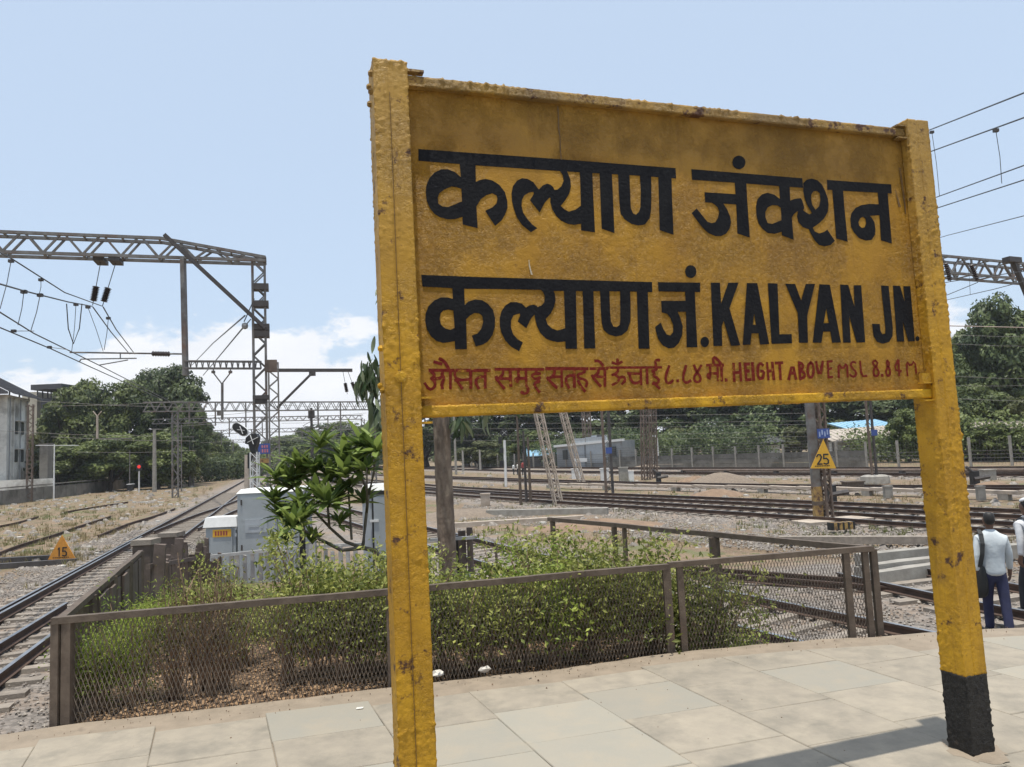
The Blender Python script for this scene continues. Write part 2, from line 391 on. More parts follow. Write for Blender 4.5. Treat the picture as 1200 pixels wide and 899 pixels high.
def gz(x, y, rough=True):
    d = near_track(x, y)
    z = -1.42 + (.06 * (1 - sstep(1.5, 2.6, d)))
    if rough:
        z += (noise.noise(Vector((x * .35, y * .35, 0))) * .05 + noise.noise(Vector((x * 1.7, y * 1.7, 3))) * .022) * (.25 + .75 * sstep(1.2, 3, d))
        if x > 0 or y > 60: z += noise.noise(Vector((x * .12, y * .12, 8))) * .06 * sstep(2, 4, d)
    g = garden(x, y)
    if g > 0:
        zg = -.14 - .56 * sstep(6, 16, y) + (noise.noise(Vector((x * 1.5, y * 1.5, 9))) * .03 if rough else 0)
        z = z + (zg - z) * g
    return z

# ---------------------------------------------------------------- the ground: one sheet to the horizon
def build_ground():
    def axis(lo, hi, near, fine):
        xs = [0.]
        while xs[-1] < hi: xs.append(xs[-1] + fine * max(1, (abs(xs[-1]) / near) ** 1.25))
        ys = [0.]
        while ys[-1] > lo: ys.append(ys[-1] - fine * max(1, (abs(ys[-1]) / near) ** 1.25))
        return sorted(set(xs + ys))
    xs = axis(-900, 900, 14, .22); ys = axis(-300, 1500, 18, .22)
    vs = []; gr = []; fs = []; nx = len(xs)
    for y in ys:
        for x in xs:
            far = abs(x) > 130 or y > 260 or y < -5
            z = -1.42 if far else gz(x, y)
            if y < edge_y(x) + .02 and y > -8 and abs(x) < 14: z = min(z, -1.2)
            vs.append((x, y, z)); gr.append((0. if far else 1 - sstep(2.0, 3.4, near_track(x, y) + noise.noise(Vector((x, y, 0))) * .4)))
    for j in range(len(ys) - 1):
        for i in range(nx - 1):
            a = j * nx + i; fs.append((a, a + 1, a + nx + 1, a + nx))
    me = bpy.data.meshes.new('ground'); me.from_pydata(vs, [], fs)
    at_ = me.attributes.new('gravel', 'FLOAT', 'POINT'); at_.data.foreach_set('value', gr)
    gd = [garden(v[0], v[1]) if 3 < v[1] < 20 and abs(v[0]) < 12 else 0. for v in vs]
    a2 = me.attributes.new('bed', 'FLOAT', 'POINT'); a2.data.foreach_set('value', gd)
    me.polygons.foreach_set('use_smooth', [True] * len(fs))
    mt = bpy.data.materials.new('ground'); mt.use_nodes = True; t = mt.node_tree; t.nodes.clear(); K = t.links.new
    o = N(t, 'ShaderNodeOutputMaterial'); b = N(t, 'ShaderNodeBsdfPrincipled', inp={'Roughness': .95}); K(b.outputs[0], o.inputs[0])
    tc = N(t, 'ShaderNodeTexCoord'); V = tc.outputs['Object']
    def noi(s, d=6, r=.6): 
        n = N(t, 'ShaderNodeTexNoise', inp={'Scale': s, 'Detail': d, 'Roughness': r}); K(V, n.inputs['Vector']); return n.outputs[0]
    def rng(x, a, c, lo=0, hi=1):
        n = N(t, 'ShaderNodeMapRange', inp={1: a, 2: c, 3: lo, 4: hi}); K(x, n.inputs[0]); return n.outputs[0]
    def mix(f, a, c):
        n = N(t, 'ShaderNodeMix', data_type='RGBA')
        for s_, v in ((6, a), (7, c)):
            if isinstance(v, tuple): n.inputs[s_].default_value = (*v, 1)
            else: K(v, n.inputs[s_])
        K(f, n.inputs[0]); return n.outputs[2]
    soil = mix(rng(noi(.9, 8), .4, .62), (.255, .180, .112), (.175, .122, .078))
    soil = mix(rng(noi(.28, 6), .52, .66), soil, (.225, .155, .10))
    soil = mix(rng(noi(3.2, 6), .55, .62), soil, (.105, .11, .045))
    soil = mix(rng(noi(.5, 7), .56, .64), soil, (.145, .145, .06))
    soil = mix(rng(noi(13, 5), .61, .67), soil, (.36, .31, .24))
    vo = N(t, 'ShaderNodeTexVoronoi', inp={'Scale': 17.}); K(V, vo.inputs['Vector'])
    sp = N(t, 'ShaderNodeSeparateColor'); K(vo.outputs['Color'], sp.inputs[0])
    bal = mix(sp.outputs[0], (.13, .115, .10), (.31, .27, .235))
    bal = mix(rng(noi(.7, 6), .45, .7), bal, (.29, .215, .155))
    ga = N(t, 'ShaderNodeAttribute', attribute_name='gravel'); be = N(t, 'ShaderNodeAttribute', attribute_name='bed')
    c = mix(ga.outputs['Fac'], soil, bal)
    bed = mix(rng(noi(16, 6, .7), .42, .6), (.20, .13, .08), (.10, .065, .04))
    c = mix(be.outputs['Fac'], c, bed)
    K(c, b.inputs['Base Color'])
    ad = N(t, 'ShaderNodeMath', operation='MULTIPLY_ADD'); K(vo.outputs[0], ad.inputs[0]); ad.inputs[1].default_value = -.8; K(noi(7, 8, .7), ad.inputs[2])
    bu = N(t, 'ShaderNodeBump', inp={'Strength': .9, 'Distance': .06}); K(ad.outputs[0], bu.inputs['Height']); K(bu.outputs[0], b.inputs['Normal'])
    g = mesh_obj('ground', me, mt); g['kind'] = 'structure'
build_ground()

# ---------------------------------------------------------------- platform end with stone slabs
plat = thing('platform', None, None, (0, 0, 0), kind='structure')
def build_platform():
    m = MB(); xs = [-14 + .1 * i for i in range(281)]; top = []
    for x in xs:
        j = noise.noise(Vector((x * 2.3, 0, 1))) * .035 + noise.noise(Vector((x * 9, 0, 2))) * .012
        top.append((x, edge_y(x) + j))
    ny = 5; base = []
    for (x, y) in top:
        m.v.append((x, -9, -.014)); m.v.append((x, y - .25, -.010)); m.v.append((x, y - .02, -.014)); m.v.append((x, y, -.035)); m.v.append((x, y + .01, -1.6))
    for i in range(len(top) - 1):
        for k in range(4):
            a = i * 5 + k; m.f.append((a, a + 5, a + 6, a + 1)); m.mi.append(0)
    m.build('concrete_edge', MT['platform_concrete'], plat)
build_platform()
SLABS = []
rd = Vector((.962, .272, 0)); cdv = Vector((.385, -.923, 0)); org = Vector((.44, 4.72, 0))
rng_ = random.Random(3)
for i in range(-9, 11):
    stag = [.0, .30, .12, .40, .22][i % 5]
    for j in range(-8, 9):
        hgt = .535
        c0 = org + rd * (i * .64) + cdv * ((j + stag) * hgt - .20)
        q = [c0, c0 + rd * .637, c0 + rd * .637 + cdv * (hgt - .003), c0 + cdv * (hgt - .003)]
        if min(p.y for p in q) < .2 or max(abs(p.x) for p in q) > 9: continue
        lim = .30 + .10 * noise.noise(Vector((i * 1.3, 5, 0)))
        if any(p.y > edge_y(p.x) - lim for p in q):
            # trim the farthest row so the concrete strip stays
            if all(p.y > edge_y(p.x) - lim - .1 for p in q): continue
            for p in q:
                over = p.y - (edge_y(p.x) - lim)
                if over > 0: p += cdv * (over / .923 * 1.12)
            if (q[0] - q[3]).length < .1 or (q[1] - q[2]).length < .06: continue
        dz = rng_.uniform(-.0025, .0025); tl = [rng_.uniform(-.0015, .0015) for _ in range(4)]
        jt = [Vector((rng_.uniform(-.003, .003), rng_.uniform(-.003, .003), 0)) for _ in range(4)]
        cen = sum(q, Vector()) / 4
        mb = MB(); up_ = [p + t_ + Vector((0, 0, dz + z_)) for p, t_, z_ in zip(q, jt, tl)]
        inn = [p + (cen - p).normalized() * .006 for p in up_]
        vs = [Vector((p.x, p.y, -.03)) for p in up_] + [p - Vector((0, 0, .005)) for p in up_] + inn
        mb.add(vs, [(0, 1, 5, 4), (1, 2, 6, 5), (2, 3, 7, 6), (3, 0, 4, 7), (4, 5, 9, 8), (5, 6, 10, 9), (6, 7, 11, 10), (7, 4, 8, 11), (8, 9, 10, 11)])
        # faces must look up whichever way the quad runs
        o = mb.build('paving_slab', MT['kota_slab_green'] if rng_.random() < .16 else MT['kota_slab'], plat)
        SLABS.append(o)

# ---------------------------------------------------------------- railway tracks
PROF = [(-.07, 0), (.07, 0), (.07, .015), (.012, .035), (.012, .105), (.034, .115), (.034, .15), (-.034, .15), (-.034, .115), (-.012, .105), (-.012, .035), (-.07, .015)]
def rail_mb(mb, path, off, z0=RAIL_Z - .15, mi0=0, mi1=1):
    n = len(path); b = len(mb.v); k = len(PROF)
    for i, p in enumerate(path):
        d = (path[min(i + 1, n - 1)] - path[max(i - 1, 0)]).normalized(); s = Vector((d.y, -d.x, 0))
        for x, z in PROF: q = p + s * (off + x); mb.v.append((q.x, q.y, z0 + z))
    for i in range(n - 1):
        for j in range(k):
            a = b + i * k + j; c = b + i * k + (j + 1) % k
            mb.f.append((a, c, c + k, a + k)); mb.mi.append(mi1 if j == 6 else mi0)
    mb.f.append(tuple(b + j for j in range(k))); mb.mi.append(mi0)
    mb.f.append(tuple(b + (n - 1) * k + j for j in reversed(range(k)))); mb.mi.append(mi0)
def along(path, spacing):
    out = []; acc = 0
    for a, b in zip(path, path[1:]):
        d = (b - a); l = d.length
        while acc < l: out.append((a + d * (acc / l), math.atan2(d.y, d.x))); acc += spacing
        acc -= l
    return out
SLM = MB()
def sleeper_mesh(seed):
    r = random.Random(seed); m = MB(); L2 = 1.37; p = []
    for (x, wd) in ((-L2, .125), (-.75, .125), (0, .105), (.75, .125), (L2, .125)):
        zt = 0 if abs(x) > .5 else -.03
        jz = r.uniform(-.008, .008)
        p.append([(x, -wd, -.2), (x, -wd * .8, zt + jz), (x, wd * .8, zt + jz), (x, wd, -.2)])
    for q in p: m.v += q
    for i in range(4):
        for j in range(3): a = i * 4 + j; m.f.append((a, a + 4, a + 5, a + 1))
    m.f += [(0, 1, 2, 3), (19, 18, 17, 16)]; m.mi = [0] * len(m.f)
    me = bpy.data.meshes.new('sleeper'); me.from_pydata(m.v, [], m.f); me.materials.append(MT['sleeper_concrete']); return me
SLP = [sleeper_mesh(i) for i in range(4)]
for ti, ((pts, nsl, lab), path) in enumerate(zip(TRACKS, PATHS)):
    tr = thing('railway_track', lab, None, (0, 0, 0), kind='structure')
    for s in (-1, 1):
        mb = MB(); rail_mb(mb, path, s * .87); mb.build('rail', [MT['rail_side'], MT['rail_top']], tr)
    if ti == 0:   # check rail inside the left rail of the turnout
        mb = MB(); rail_mb(mb, catmull([(-5.7, 2.5), (-9.62, 15), (-14.1, 29.2)], 1.5), -.71); mb.build('check_rail', [MT['rail_side'], MT['rail_top']], tr)
        a_ = gnd(0, 753, RAIL_Z); b_ = gnd(48, 724, RAIL_Z); d_ = b_ - a_
        mb = MB(); rail_mb(mb, [Vector((q.x, q.y, 0)) for q in (a_ - d_ * 3, a_ - d_ * 1.5, a_, b_, b_ + d_ * .8)], 0); mb.build('switch_rail', [MT['rail_side'], MT['rail_top']], tr)
    sp = along(path, .62); st = MB(); rs = random.Random(ti)
    lim = 70 if ti < 2 else 90
    for k, (p, a) in enumerate(sp):
        if p.y > lim or abs(p.x) > 60: continue
        z = RAIL_Z - .152 + rs.uniform(-.012, .006); ang = a + math.pi / 2 + rs.uniform(-.02, .02)
        if k < nsl:
            o = bpy.data.objects.new('sleeper', SLP[k % 4]); COL.objects.link(o); o.parent = tr
            o.location = (p.x, p.y, z); o.rotation_euler = (0, 0, ang)
        else: st.box((p.x, p.y, z - .09), (2.74, .23, .18), ang)
    if st.v: st.build('sleeper_row', MT['sleeper_concrete'], tr, kind='stuff')

# loose ballast stones on and beside the near tracks
def stones():
    rs = random.Random(11); m = MB()
    def stone(x, y, z, r):
        b = len(m.v); pts = [(0, 0, 1), (.9, .2, .2), (-.2, .9, .1), (-.9, -.1, .25), (.1, -.9, .15), (.1, 0, -.8)]
        a = rs.uniform(0, 6.3); ca, sa = math.cos(a), math.sin(a)
        for px, py, pz in pts:
            k = r * rs.uniform(.65, 1.2); m.v.append((x + (px * ca - py * sa) * k, y + (px * sa + py * ca) * k, z + pz * k * .8))
        for f in ((0, 1, 2), (0, 2, 3), (0, 3, 4), (0, 4, 1), (5, 2, 1), (5, 3, 2), (5, 4, 3), (5, 1, 4)): m.f.append(tuple(b + i for i in f)); m.mi.append(0)
    for ti, n, wmax, ymax, r0 in ((0, 21000, 3.3, 34, .030), (2, 11000, 2.4, 24, .032), (3, 2600, 2.2, 17, .032), (4, 8000, 3.2, 40, .045)):
        sp = along(PATHS[ti], .25); sp = [q for q in sp if q[0].y < ymax and q[0].y > 3.5 - (ti > 1) * -2]
        for k in range(n):
            p, a = rs.choice(sp); t_ = rs.uniform(-wmax, wmax) ; 
            x = p.x - math.sin(a) * t_ + rs.uniform(-.2, .2); y = p.y + math.cos(a) * t_ + rs.uniform(-.2, .2)
            if garden(x, y) > .15 or y < edge_y(x) + .1: continue
            z = gz(x, y, False)
            if abs(t_) < 1.36: z = -1.365
            stone(x, y, z + rs.uniform(0, .03), r0 * rs.uniform(.6, 1.35))
    # ballast strip between the near right track and the first far track
    for k in range(15000):
        x = rs.uniform(-3, 16); t_ = rs.uniform(0, 1); y = 36 - x * 1.45 + rs.uniform(-6.5, 1.5)
        if y < 7 or garden(x, y) > .1: continue
        stone(x, y, gz(x, y, False) + .01, rs.uniform(.02, .055))
    m.build('ballast_stones', MT['ballast_stone'], None, kind='stuff')
stones()

# ---------------------------------------------------------------- the station name board
UX = Vector((.95057096, .31037404, .00909987)); UZ = Vector((-.00865043, -.00282448, .9999586)); UY = UZ.cross(UX)
board = thing('station_name_board', 'big yellow station name board on two posts with black Hindi, Marathi and English lettering', 'name board', (2.1672, 3.7114, 0))
board.rotation_euler = Matrix((UX, UY, UZ)).transposed().to_euler()
S_, W_ = .14, 2.645
def lumpy_box(name, x0, x1, y0, y1, z0, z1, step, amp, edge_amp, mat, mats=None, seam=None, seed=0):
    """box surface as a grid, pushed in and out like thick old paint; x,y,z are board coordinates"""
    m = MB()
    def face(o, a, b, la, lb, n):
        na = max(1, round(la / step)); nb = max(1, round(lb / step)); base = len(m.v)
        for j in range(nb + 1):
            for i in range(na + 1):
                p = o + a * (la * i / na) + b * (lb * j / nb)
                m.v.append(p)
        for j in range(nb):
            for i in range(na):
                k = base + j * (na + 1) + i; m.f.append((k, k + 1, k + na + 2, k + na + 1)); m.mi.append(0)
    X, Y, Z = Vector((1, 0, 0)), Vector((0, 1, 0)), Vector((0, 0, 1))
    dx, dy, dz = x1 - x0, y1 - y0, z1 - z0
    face(Vector((x0, y0, z0)), X, Z, dx, dz, -Y); face(Vector((x1, y1, z0)), -X, Z, dx, dz, Y)
    face(Vector((x1, y0, z0)), Y, Z, dy, dz, X); face(Vector((x0, y1, z0)), -Y, Z, dy, dz, -X)
    face(Vector((x0, y0, z1)), X, Y, dx, dy, Z); face(Vector((x0, y1, z0)), X, -Y, dx, dy, -Z)
    cx, cy, cz = (x0 + x1) / 2, (y0 + y1) / 2, (z0 + z1) / 2
    sd = Vector((seed * 7.3, seed * 3.1, 0)); nv = []
    for p in m.v:
        ex = min(abs(p.x - x0), abs(p.x - x1)); ey = min(abs(p.y - y0), abs(p.y - y1)); ez = min(abs(p.z - z0), abs(p.z - z1))
        out = Vector(((p.x - cx) / dx, (p.y - cy) / dy, (p.z - cz) / dz))
        mxa = max(abs(out.x), abs(out.y), abs(out.z)); d = Vector([0 if abs(c) < mxa - 1e-4 - .06 * 0 else (1 if c > 0 else -1) for c in out])
        e = sorted((ex, ey, ez)); near_edge = max(0, 1 - e[1] / .02)
        q = p + sd
        a = noise.noise(q * 30) * .45 + noise.noise(q * 80) * .6 + max(0, noise.noise(q * 58) - .22) * 3.2
        mask = .15 + 1.3 * max(0, noise.noise(q * 3.7) + .2)
        k = amp * a * mask + edge_amp * near_edge * mask * (max(0, noise.noise(q * 64) - .1) * 1.9 + noise.noise(q * 23) * .25)
        if seam is not None and abs(p.x - seam) < .004 and p.y < y0 + 1e-5: k -= .0035
        nv.append(p + d * k)
    m.v = [tuple(v) for v in nv]
    me = bpy.data.meshes.new(name); me.from_pydata(m.v, [], m.f)
    bm = bmesh.new(); bm.from_mesh(me); bmesh.ops.remove_doubles(bm, verts=bm.verts, dist=.0012); bm.to_mesh(me); bm.free()
    for q in (mats or [mat]): me.materials.append(q)
    me.polygons.foreach_set('use_smooth', [True] * len(me.polygons))
    return mesh_obj(name, me, None, board)
def post(x0, seed, split=None):
    if split:
        lo = lumpy_box('post_foot', x0, x0 + S_, 0, S_, -.03, split, .006, .0030, .005, MT['black_paint'], seed=seed + 5)
        lo['label'] = 'black painted foot of the right post'
        return lumpy_box('post', x0, x0 + S_, 0, S_, split, 3.239, .006, .0026, .0050, MT['yellow_post'], seed=seed, seam=x0 + S_ * .42)
    return lumpy_box('post', x0, x0 + S_, 0, S_, -.06, 3.239, .006, .0028, .0056, MT['yellow_post'], seed=seed, seam=x0 + S_ * .45)
post(-W_ - S_, 1); post(0, 2, .385)
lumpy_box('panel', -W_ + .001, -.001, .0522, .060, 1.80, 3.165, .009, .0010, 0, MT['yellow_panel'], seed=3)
lumpy_box('top_beam', -W_ + .001, -.001, .024, .080, 3.150, 3.193, .009, .0034, .0065, MT['yellow_beam'], seed=4)
lumpy_box('bottom_beam', -W_ + .001, -.001, .022, .078, 1.7675, 1.812, .009, .0030, .0040, MT['yellow_beam'], seed=6)
# angle cleats and bolts that fix the panel to the posts
def cleat(x, z, w=.05, h=.006, d=.035, y=.012):
    m = MB(); m.box((x, y + d / 2, z), (w, d, h)); m.build('cleat', MT['yellow_beam'], board, local=True)
for z in (3.212, 3.150): cleat(-W_ + .035, z, .075, .010)
for z in (1.845, 1.745): cleat(-W_ + .022, z, .045, .008)
for z in (3.206, 3.140, 1.845, 1.755): cleat(-.030, z, .06, .008)
m = MB(); m.box((-.03, .028, 1.87), (.055, .02, .05)); m.build('cleat', MT['yellow_beam'], board, local=True)
def bolt(x, y, z, ax, r=.013, l=.016):
    m = MB(); a = Vector(ax); c = Vector((x, y, z)); m.tube([c, c + a * l * .6, c + a * l], [r, r, r * .6], 6)
    m.build('bolt', MT['yellow_beam'], board, local=True)
for z in (3.190, 3.120, 2.05, 1.88): bolt(-W_ - S_, .035 if z > 3.15 or z < 2 else .05, z, (-1, 0, 0)); 
for z in (3.165, 3.09, 1.905): bolt(-W_ - S_, .10, z, (-1, 0, 0))
bolt(-W_ - S_ * .55, 0, 1.93, (0, -1, 0), .026, .004)
bolt(S_, .05, 1.80, (1, 0, 0)); bolt(S_, .05, 2.6, (1, 0, 0), .009, .01)
# painted lettering, traced stroke by stroke on the panel face
BLACK=[
([(-2602,2890),(-2325,2891),(-2032,2893),(-1812,2893),(-1382,2893),(-1383,2843),(-1622,2843),(-1816,2840),(-2035,2838),(-2359,2837),(-2604,2839)],[]),
([(-2428,2860),(-2357,2860),(-2360,2764),(-2363,2664),(-2362,2561),(-2427,2575),(-2425,2661),(-2425,2780)],[]),
([(-2424,2780),(-2450,2801),(-2479,2811),(-2509,2809),(-2539,2792),(-2562,2766),(-2576,2731),(-2579,2701),(-2576,2667),(-2565,2639),(-2547,2615),(-2523,2601),(-2489,2594),(-2460,2596),(-2425,2608),(-2417,2676),(-2437,2670),(-2462,2657),(-2487,2647),(-2511,2648),(-2528,2660),(-2529,2685),(-2521,2705),(-2498,2723),(-2468,2737),(-2448,2736),(-2425,2730)],[]),
([(-2363,2762),(-2342,2773),(-2316,2780),(-2286,2775),(-2256,2758),(-2232,2727),(-2223,2687),(-2224,2657),(-2237,2626),(-2254,2600),(-2284,2575),(-2324,2637),(-2318,2643),(-2292,2656),(-2273,2674),(-2267,2695),(-2271,2710),(-2289,2718),(-2315,2709),(-2341,2690),(-2357,2665),(-2368,2649)],[]),
([(-2081,2755),(-2098,2779),(-2124,2792),(-2150,2794),(-2174,2781),(-2194,2755),(-2202,2724),(-2202,2688),(-2195,2653),(-2184,2618),(-2162,2584),(-2123,2554),(-2092,2573),(-2115,2589),(-2135,2611),(-2154,2640),(-2159,2670),(-2156,2696),(-2144,2717),(-2122,2731),(-2101,2736),(-2099,2727),(-2119,2697),(-2077,2644),(-2051,2689),(-2028,2713),(-2014,2714),(-1999,2746),(-2007,2764),(-2019,2773),(-2034,2777),(-2056,2767),(-2074,2748)],[]),
([(-1974,2846),(-1958,2821),(-1954,2796),(-1967,2769),(-1987,2752),(-2008,2750),(-2021,2724),(-2024,2693),(-2017,2662),(-2000,2632),(-1979,2613),(-1948,2599),(-1915,2596),(-1881,2603),(-1875,2688),(-1905,2666),(-1939,2655),(-1960,2665),(-1976,2679),(-1952,2707),(-1930,2740),(-1921,2772),(-1922,2803),(-1930,2826),(-1940,2849)],[]),
([(-1873,2853),(-1812,2858),(-1815,2752),(-1818,2566),(-1885,2572),(-1877,2722)],[]),
([(-1776,2855),(-1715,2854),(-1717,2758),(-1722,2567),(-1784,2584),(-1780,2727)],[]),
([(-1684,2850),(-1626,2854),(-1629,2763),(-1631,2688),(-1621,2662),(-1607,2658),(-1591,2671),(-1581,2696),(-1574,2766),(-1573,2853),(-1514,2857),(-1519,2769),(-1527,2688),(-1538,2644),(-1564,2614),(-1599,2607),(-1633,2613),(-1666,2633),(-1684,2658),(-1687,2701),(-1687,2759)],[]),
([(-1477,2854),(-1407,2858),(-1413,2748),(-1419,2571),(-1490,2590),(-1484,2717)],[]),
([(-1297,2894),(-1006,2893),(-662,2891),(-663,2842),(-813,2842),(-1062,2843),(-1298,2842)],[]),
([(-991,2949),(-995,2936),(-1004,2924),(-1017,2916),(-1032,2912),(-1046,2914),(-1058,2920),(-1065,2931),(-1066,2944),(-1062,2957),(-1053,2969),(-1040,2977),(-1025,2981),(-1011,2979),(-1000,2973),(-992,2962)],[]),
([(-1062,2862),(-995,2866),(-999,2758),(-1002,2574),(-1071,2592),(-1064,2737)],[]),
([(-1235,2785),(-1057,2786),(-1060,2735),(-1136,2735),(-1116,2706),(-1104,2674),(-1101,2646),(-1110,2617),(-1133,2589),(-1163,2575),(-1194,2574),(-1231,2587),(-1260,2611),(-1290,2648),(-1314,2679),(-1285,2704),(-1260,2674),(-1232,2642),(-1208,2636),(-1188,2642),(-1171,2665),(-1162,2693),(-1169,2715),(-1184,2728),(-1199,2736),(-1236,2736)],[]),
([(-806,2861),(-743,2865),(-747,2772),(-747,2697),(-748,2573),(-815,2593),(-808,2705),(-808,2774)],[]),
([(-805,2774),(-838,2796),(-877,2804),(-911,2794),(-940,2767),(-952,2732),(-954,2686),(-945,2647),(-925,2620),(-897,2601),(-857,2599),(-806,2613),(-806,2671),(-838,2658),(-866,2648),(-892,2651),(-902,2678),(-900,2706),(-884,2730),(-856,2743),(-823,2742),(-803,2728)],[]),
([(-750,2771),(-718,2782),(-683,2788),(-675,2776),(-666,2737),(-688,2711),(-711,2719),(-733,2703),(-754,2678)],[]),
([(-660,2865),(-637,2885),(-605,2893),(-571,2887),(-545,2866),(-528,2831),(-517,2796),(-516,2761),(-525,2725),(-550,2692),(-585,2664),(-625,2640),(-654,2631),(-687,2640),(-710,2664),(-716,2692),(-708,2716),(-687,2736),(-665,2719),(-641,2707),(-622,2714),(-645,2748),(-658,2783),(-664,2823)],[[(-616,2811),(-601,2828),(-580,2831),(-564,2820),(-563,2788),(-575,2752),(-599,2733),(-616,2756),(-621,2785)]]),
([(-656,2643),(-628,2644),(-617,2621),(-590,2611),(-558,2621),(-538,2634),(-498,2577),(-527,2555),(-563,2547),(-597,2552),(-622,2575),(-642,2609)],[]),
([(-512,2893),(-345,2893),(-99,2895),(-101,2846),(-351,2842),(-515,2841)],[]),
([(-484,2864),(-416,2859),(-418,2760),(-418,2575),(-488,2590),(-486,2721)],[]),
([(-193,2864),(-127,2861),(-130,2776),(-134,2576),(-204,2591),(-197,2724)],[]),
([(-192,2783),(-256,2781),(-309,2772),(-347,2755),(-376,2727),(-388,2696),(-388,2655),(-373,2626),(-344,2597),(-302,2586),(-264,2591),(-239,2619),(-232,2650),(-235,2686),(-250,2709),(-262,2718),(-192,2725)],[[(-338,2681),(-324,2702),(-305,2711),(-291,2701),(-289,2677),(-301,2656),(-319,2651),(-335,2663)]]),
([(-2613,2354),(-2353,2350),(-2065,2348),(-1794,2346),(-1549,2345),(-1552,2298),(-1662,2299),(-1853,2298),(-2037,2296),(-2095,2300),(-2255,2300),(-2435,2299),(-2610,2305)],[]),
([(-2484,2314),(-2434,2315),(-2435,2228),(-2432,2161),(-2435,2044),(-2485,2044),(-2483,2132),(-2485,2218)],[]),
([(-2481,2254),(-2505,2261),(-2534,2261),(-2563,2248),(-2588,2224),(-2602,2193),(-2605,2160),(-2599,2127),(-2584,2099),(-2561,2079),(-2533,2071),(-2509,2074),(-2481,2079),(-2479,2134),(-2502,2125),(-2523,2131),(-2539,2146),(-2544,2170),(-2539,2194),(-2527,2206),(-2507,2210),(-2480,2206)],[]),
([(-2439,2226),(-2418,2245),(-2388,2254),(-2358,2251),(-2334,2236),(-2313,2210),(-2306,2176),(-2309,2137),(-2321,2103),(-2343,2076),(-2363,2064),(-2396,2055),(-2411,2101),(-2385,2110),(-2367,2132),(-2358,2161),(-2362,2185),(-2376,2196),(-2396,2196),(-2416,2185),(-2437,2165)],[]),
([(-2165,2221),(-2182,2238),(-2207,2245),(-2233,2244),(-2257,2230),(-2276,2205),(-2285,2176),(-2287,2142),(-2281,2112),(-2267,2081),(-2243,2054),(-2207,2033),(-2188,2071),(-2211,2085),(-2230,2107),(-2238,2137),(-2235,2166),(-2223,2188),(-2195,2196),(-2193,2188),(-2206,2161),(-2169,2132),(-2144,2176),(-2128,2191),(-2115,2184),(-2103,2211),(-2115,2229),(-2130,2235),(-2152,2230)],[]),
([(-2103,2309),(-2083,2291),(-2076,2272),(-2080,2246),(-2094,2231),(-2117,2222),(-2128,2191),(-2126,2171),(-2120,2142),(-2107,2112),(-2082,2087),(-2062,2078),(-2030,2071),(-1990,2074),(-1986,2133),(-2026,2122),(-2052,2131),(-2071,2149),(-2078,2172),(-2053,2197),(-2035,2227),(-2027,2257),(-2029,2285),(-2041,2310)],[]),
([(-1985,2311),(-1928,2312),(-1934,2187),(-1940,2041),(-1994,2042),(-1989,2162)],[]),
([(-1896,2310),(-1844,2311),(-1849,2188),(-1853,2042),(-1906,2042),(-1901,2162)],[]),
([(-1812,2309),(-1766,2309),(-1770,2214),(-1769,2163),(-1759,2140),(-1742,2137),(-1727,2147),(-1722,2173),(-1713,2310),(-1663,2311),(-1668,2215),(-1673,2163),(-1690,2122),(-1720,2100),(-1751,2095),(-1784,2104),(-1807,2124),(-1814,2152),(-1815,2214)],[]),
([(-1630,2312),(-1574,2310),(-1580,2189),(-1586,2038),(-1641,2039),(-1636,2163)],[]),
([(-1519,2345),(-1297,2347),(-1301,2302),(-1520,2302)],[]),
([(-1313,2399),(-1316,2387),(-1324,2377),(-1334,2370),(-1346,2368),(-1357,2370),(-1367,2376),(-1372,2386),(-1374,2398),(-1370,2409),(-1363,2420),(-1353,2427),(-1341,2429),(-1329,2427),(-1320,2421),(-1314,2411)],[]),
([(-1274,2068),(-1277,2058),(-1283,2050),(-1290,2045),(-1299,2043),(-1308,2045),(-1315,2051),(-1319,2058),(-1320,2068),(-1318,2077),(-1312,2085),(-1304,2090),(-1295,2092),(-1286,2090),(-1279,2085),(-1275,2077)],[]),
([(-1381,2313),(-1329,2314),(-1334,2204),(-1338,2043),(-1395,2043),(-1385,2204)],[]),
([(-1510,2258),(-1379,2260),(-1379,2209),(-1428,2208),(-1416,2179),(-1407,2140),(-1415,2097),(-1434,2063),(-1460,2042),(-1489,2039),(-1518,2053),(-1539,2082),(-1548,2119),(-1550,2137),(-1520,2158),(-1509,2129),(-1493,2103),(-1476,2098),(-1460,2113),(-1456,2145),(-1467,2177),(-1483,2198),(-1511,2205)],[]),
([(-1240,2348),(-1190,2349),(-1193,2248),(-1144,2350),(-1087,2351),(-1149,2227),(-1106,2050),(-1156,2048),(-1186,2167),(-1199,2140),(-1205,2048),(-1252,2048),(-1246,2204)],[]),
([(-1041,2350),(-982,2351),(-943,2055),(-995,2053),(-999,2107),(-1037,2107),(-1050,2053),(-1092,2052)],[[(-1014,2203),(-1009,2148),(-1027,2148)]]),
([(-922,2352),(-866,2351),(-880,2102),(-809,2103),(-812,2058),(-930,2056)],[]),
([(-821,2351),(-763,2351),(-736,2270),(-700,2352),(-644,2354),(-708,2194),(-718,2060),(-771,2060),(-763,2206)],[]),
([(-618,2352),(-555,2351),(-519,2060),(-573,2059),(-578,2115),(-621,2115),(-638,2059),(-690,2060)],[[(-590,2230),(-582,2158),(-614,2156)]]),
([(-491,2353),(-441,2352),(-415,2241),(-407,2351),(-360,2352),(-369,2060),(-423,2059),(-453,2195),(-459,2059),(-506,2059)],[]),
([(-234,2353),(-184,2352),(-184,2263),(-184,2131),(-192,2091),(-216,2061),(-258,2052),(-294,2062),(-312,2091),(-315,2154),(-266,2154),(-265,2117),(-256,2101),(-237,2104),(-232,2131),(-232,2230)],[]),
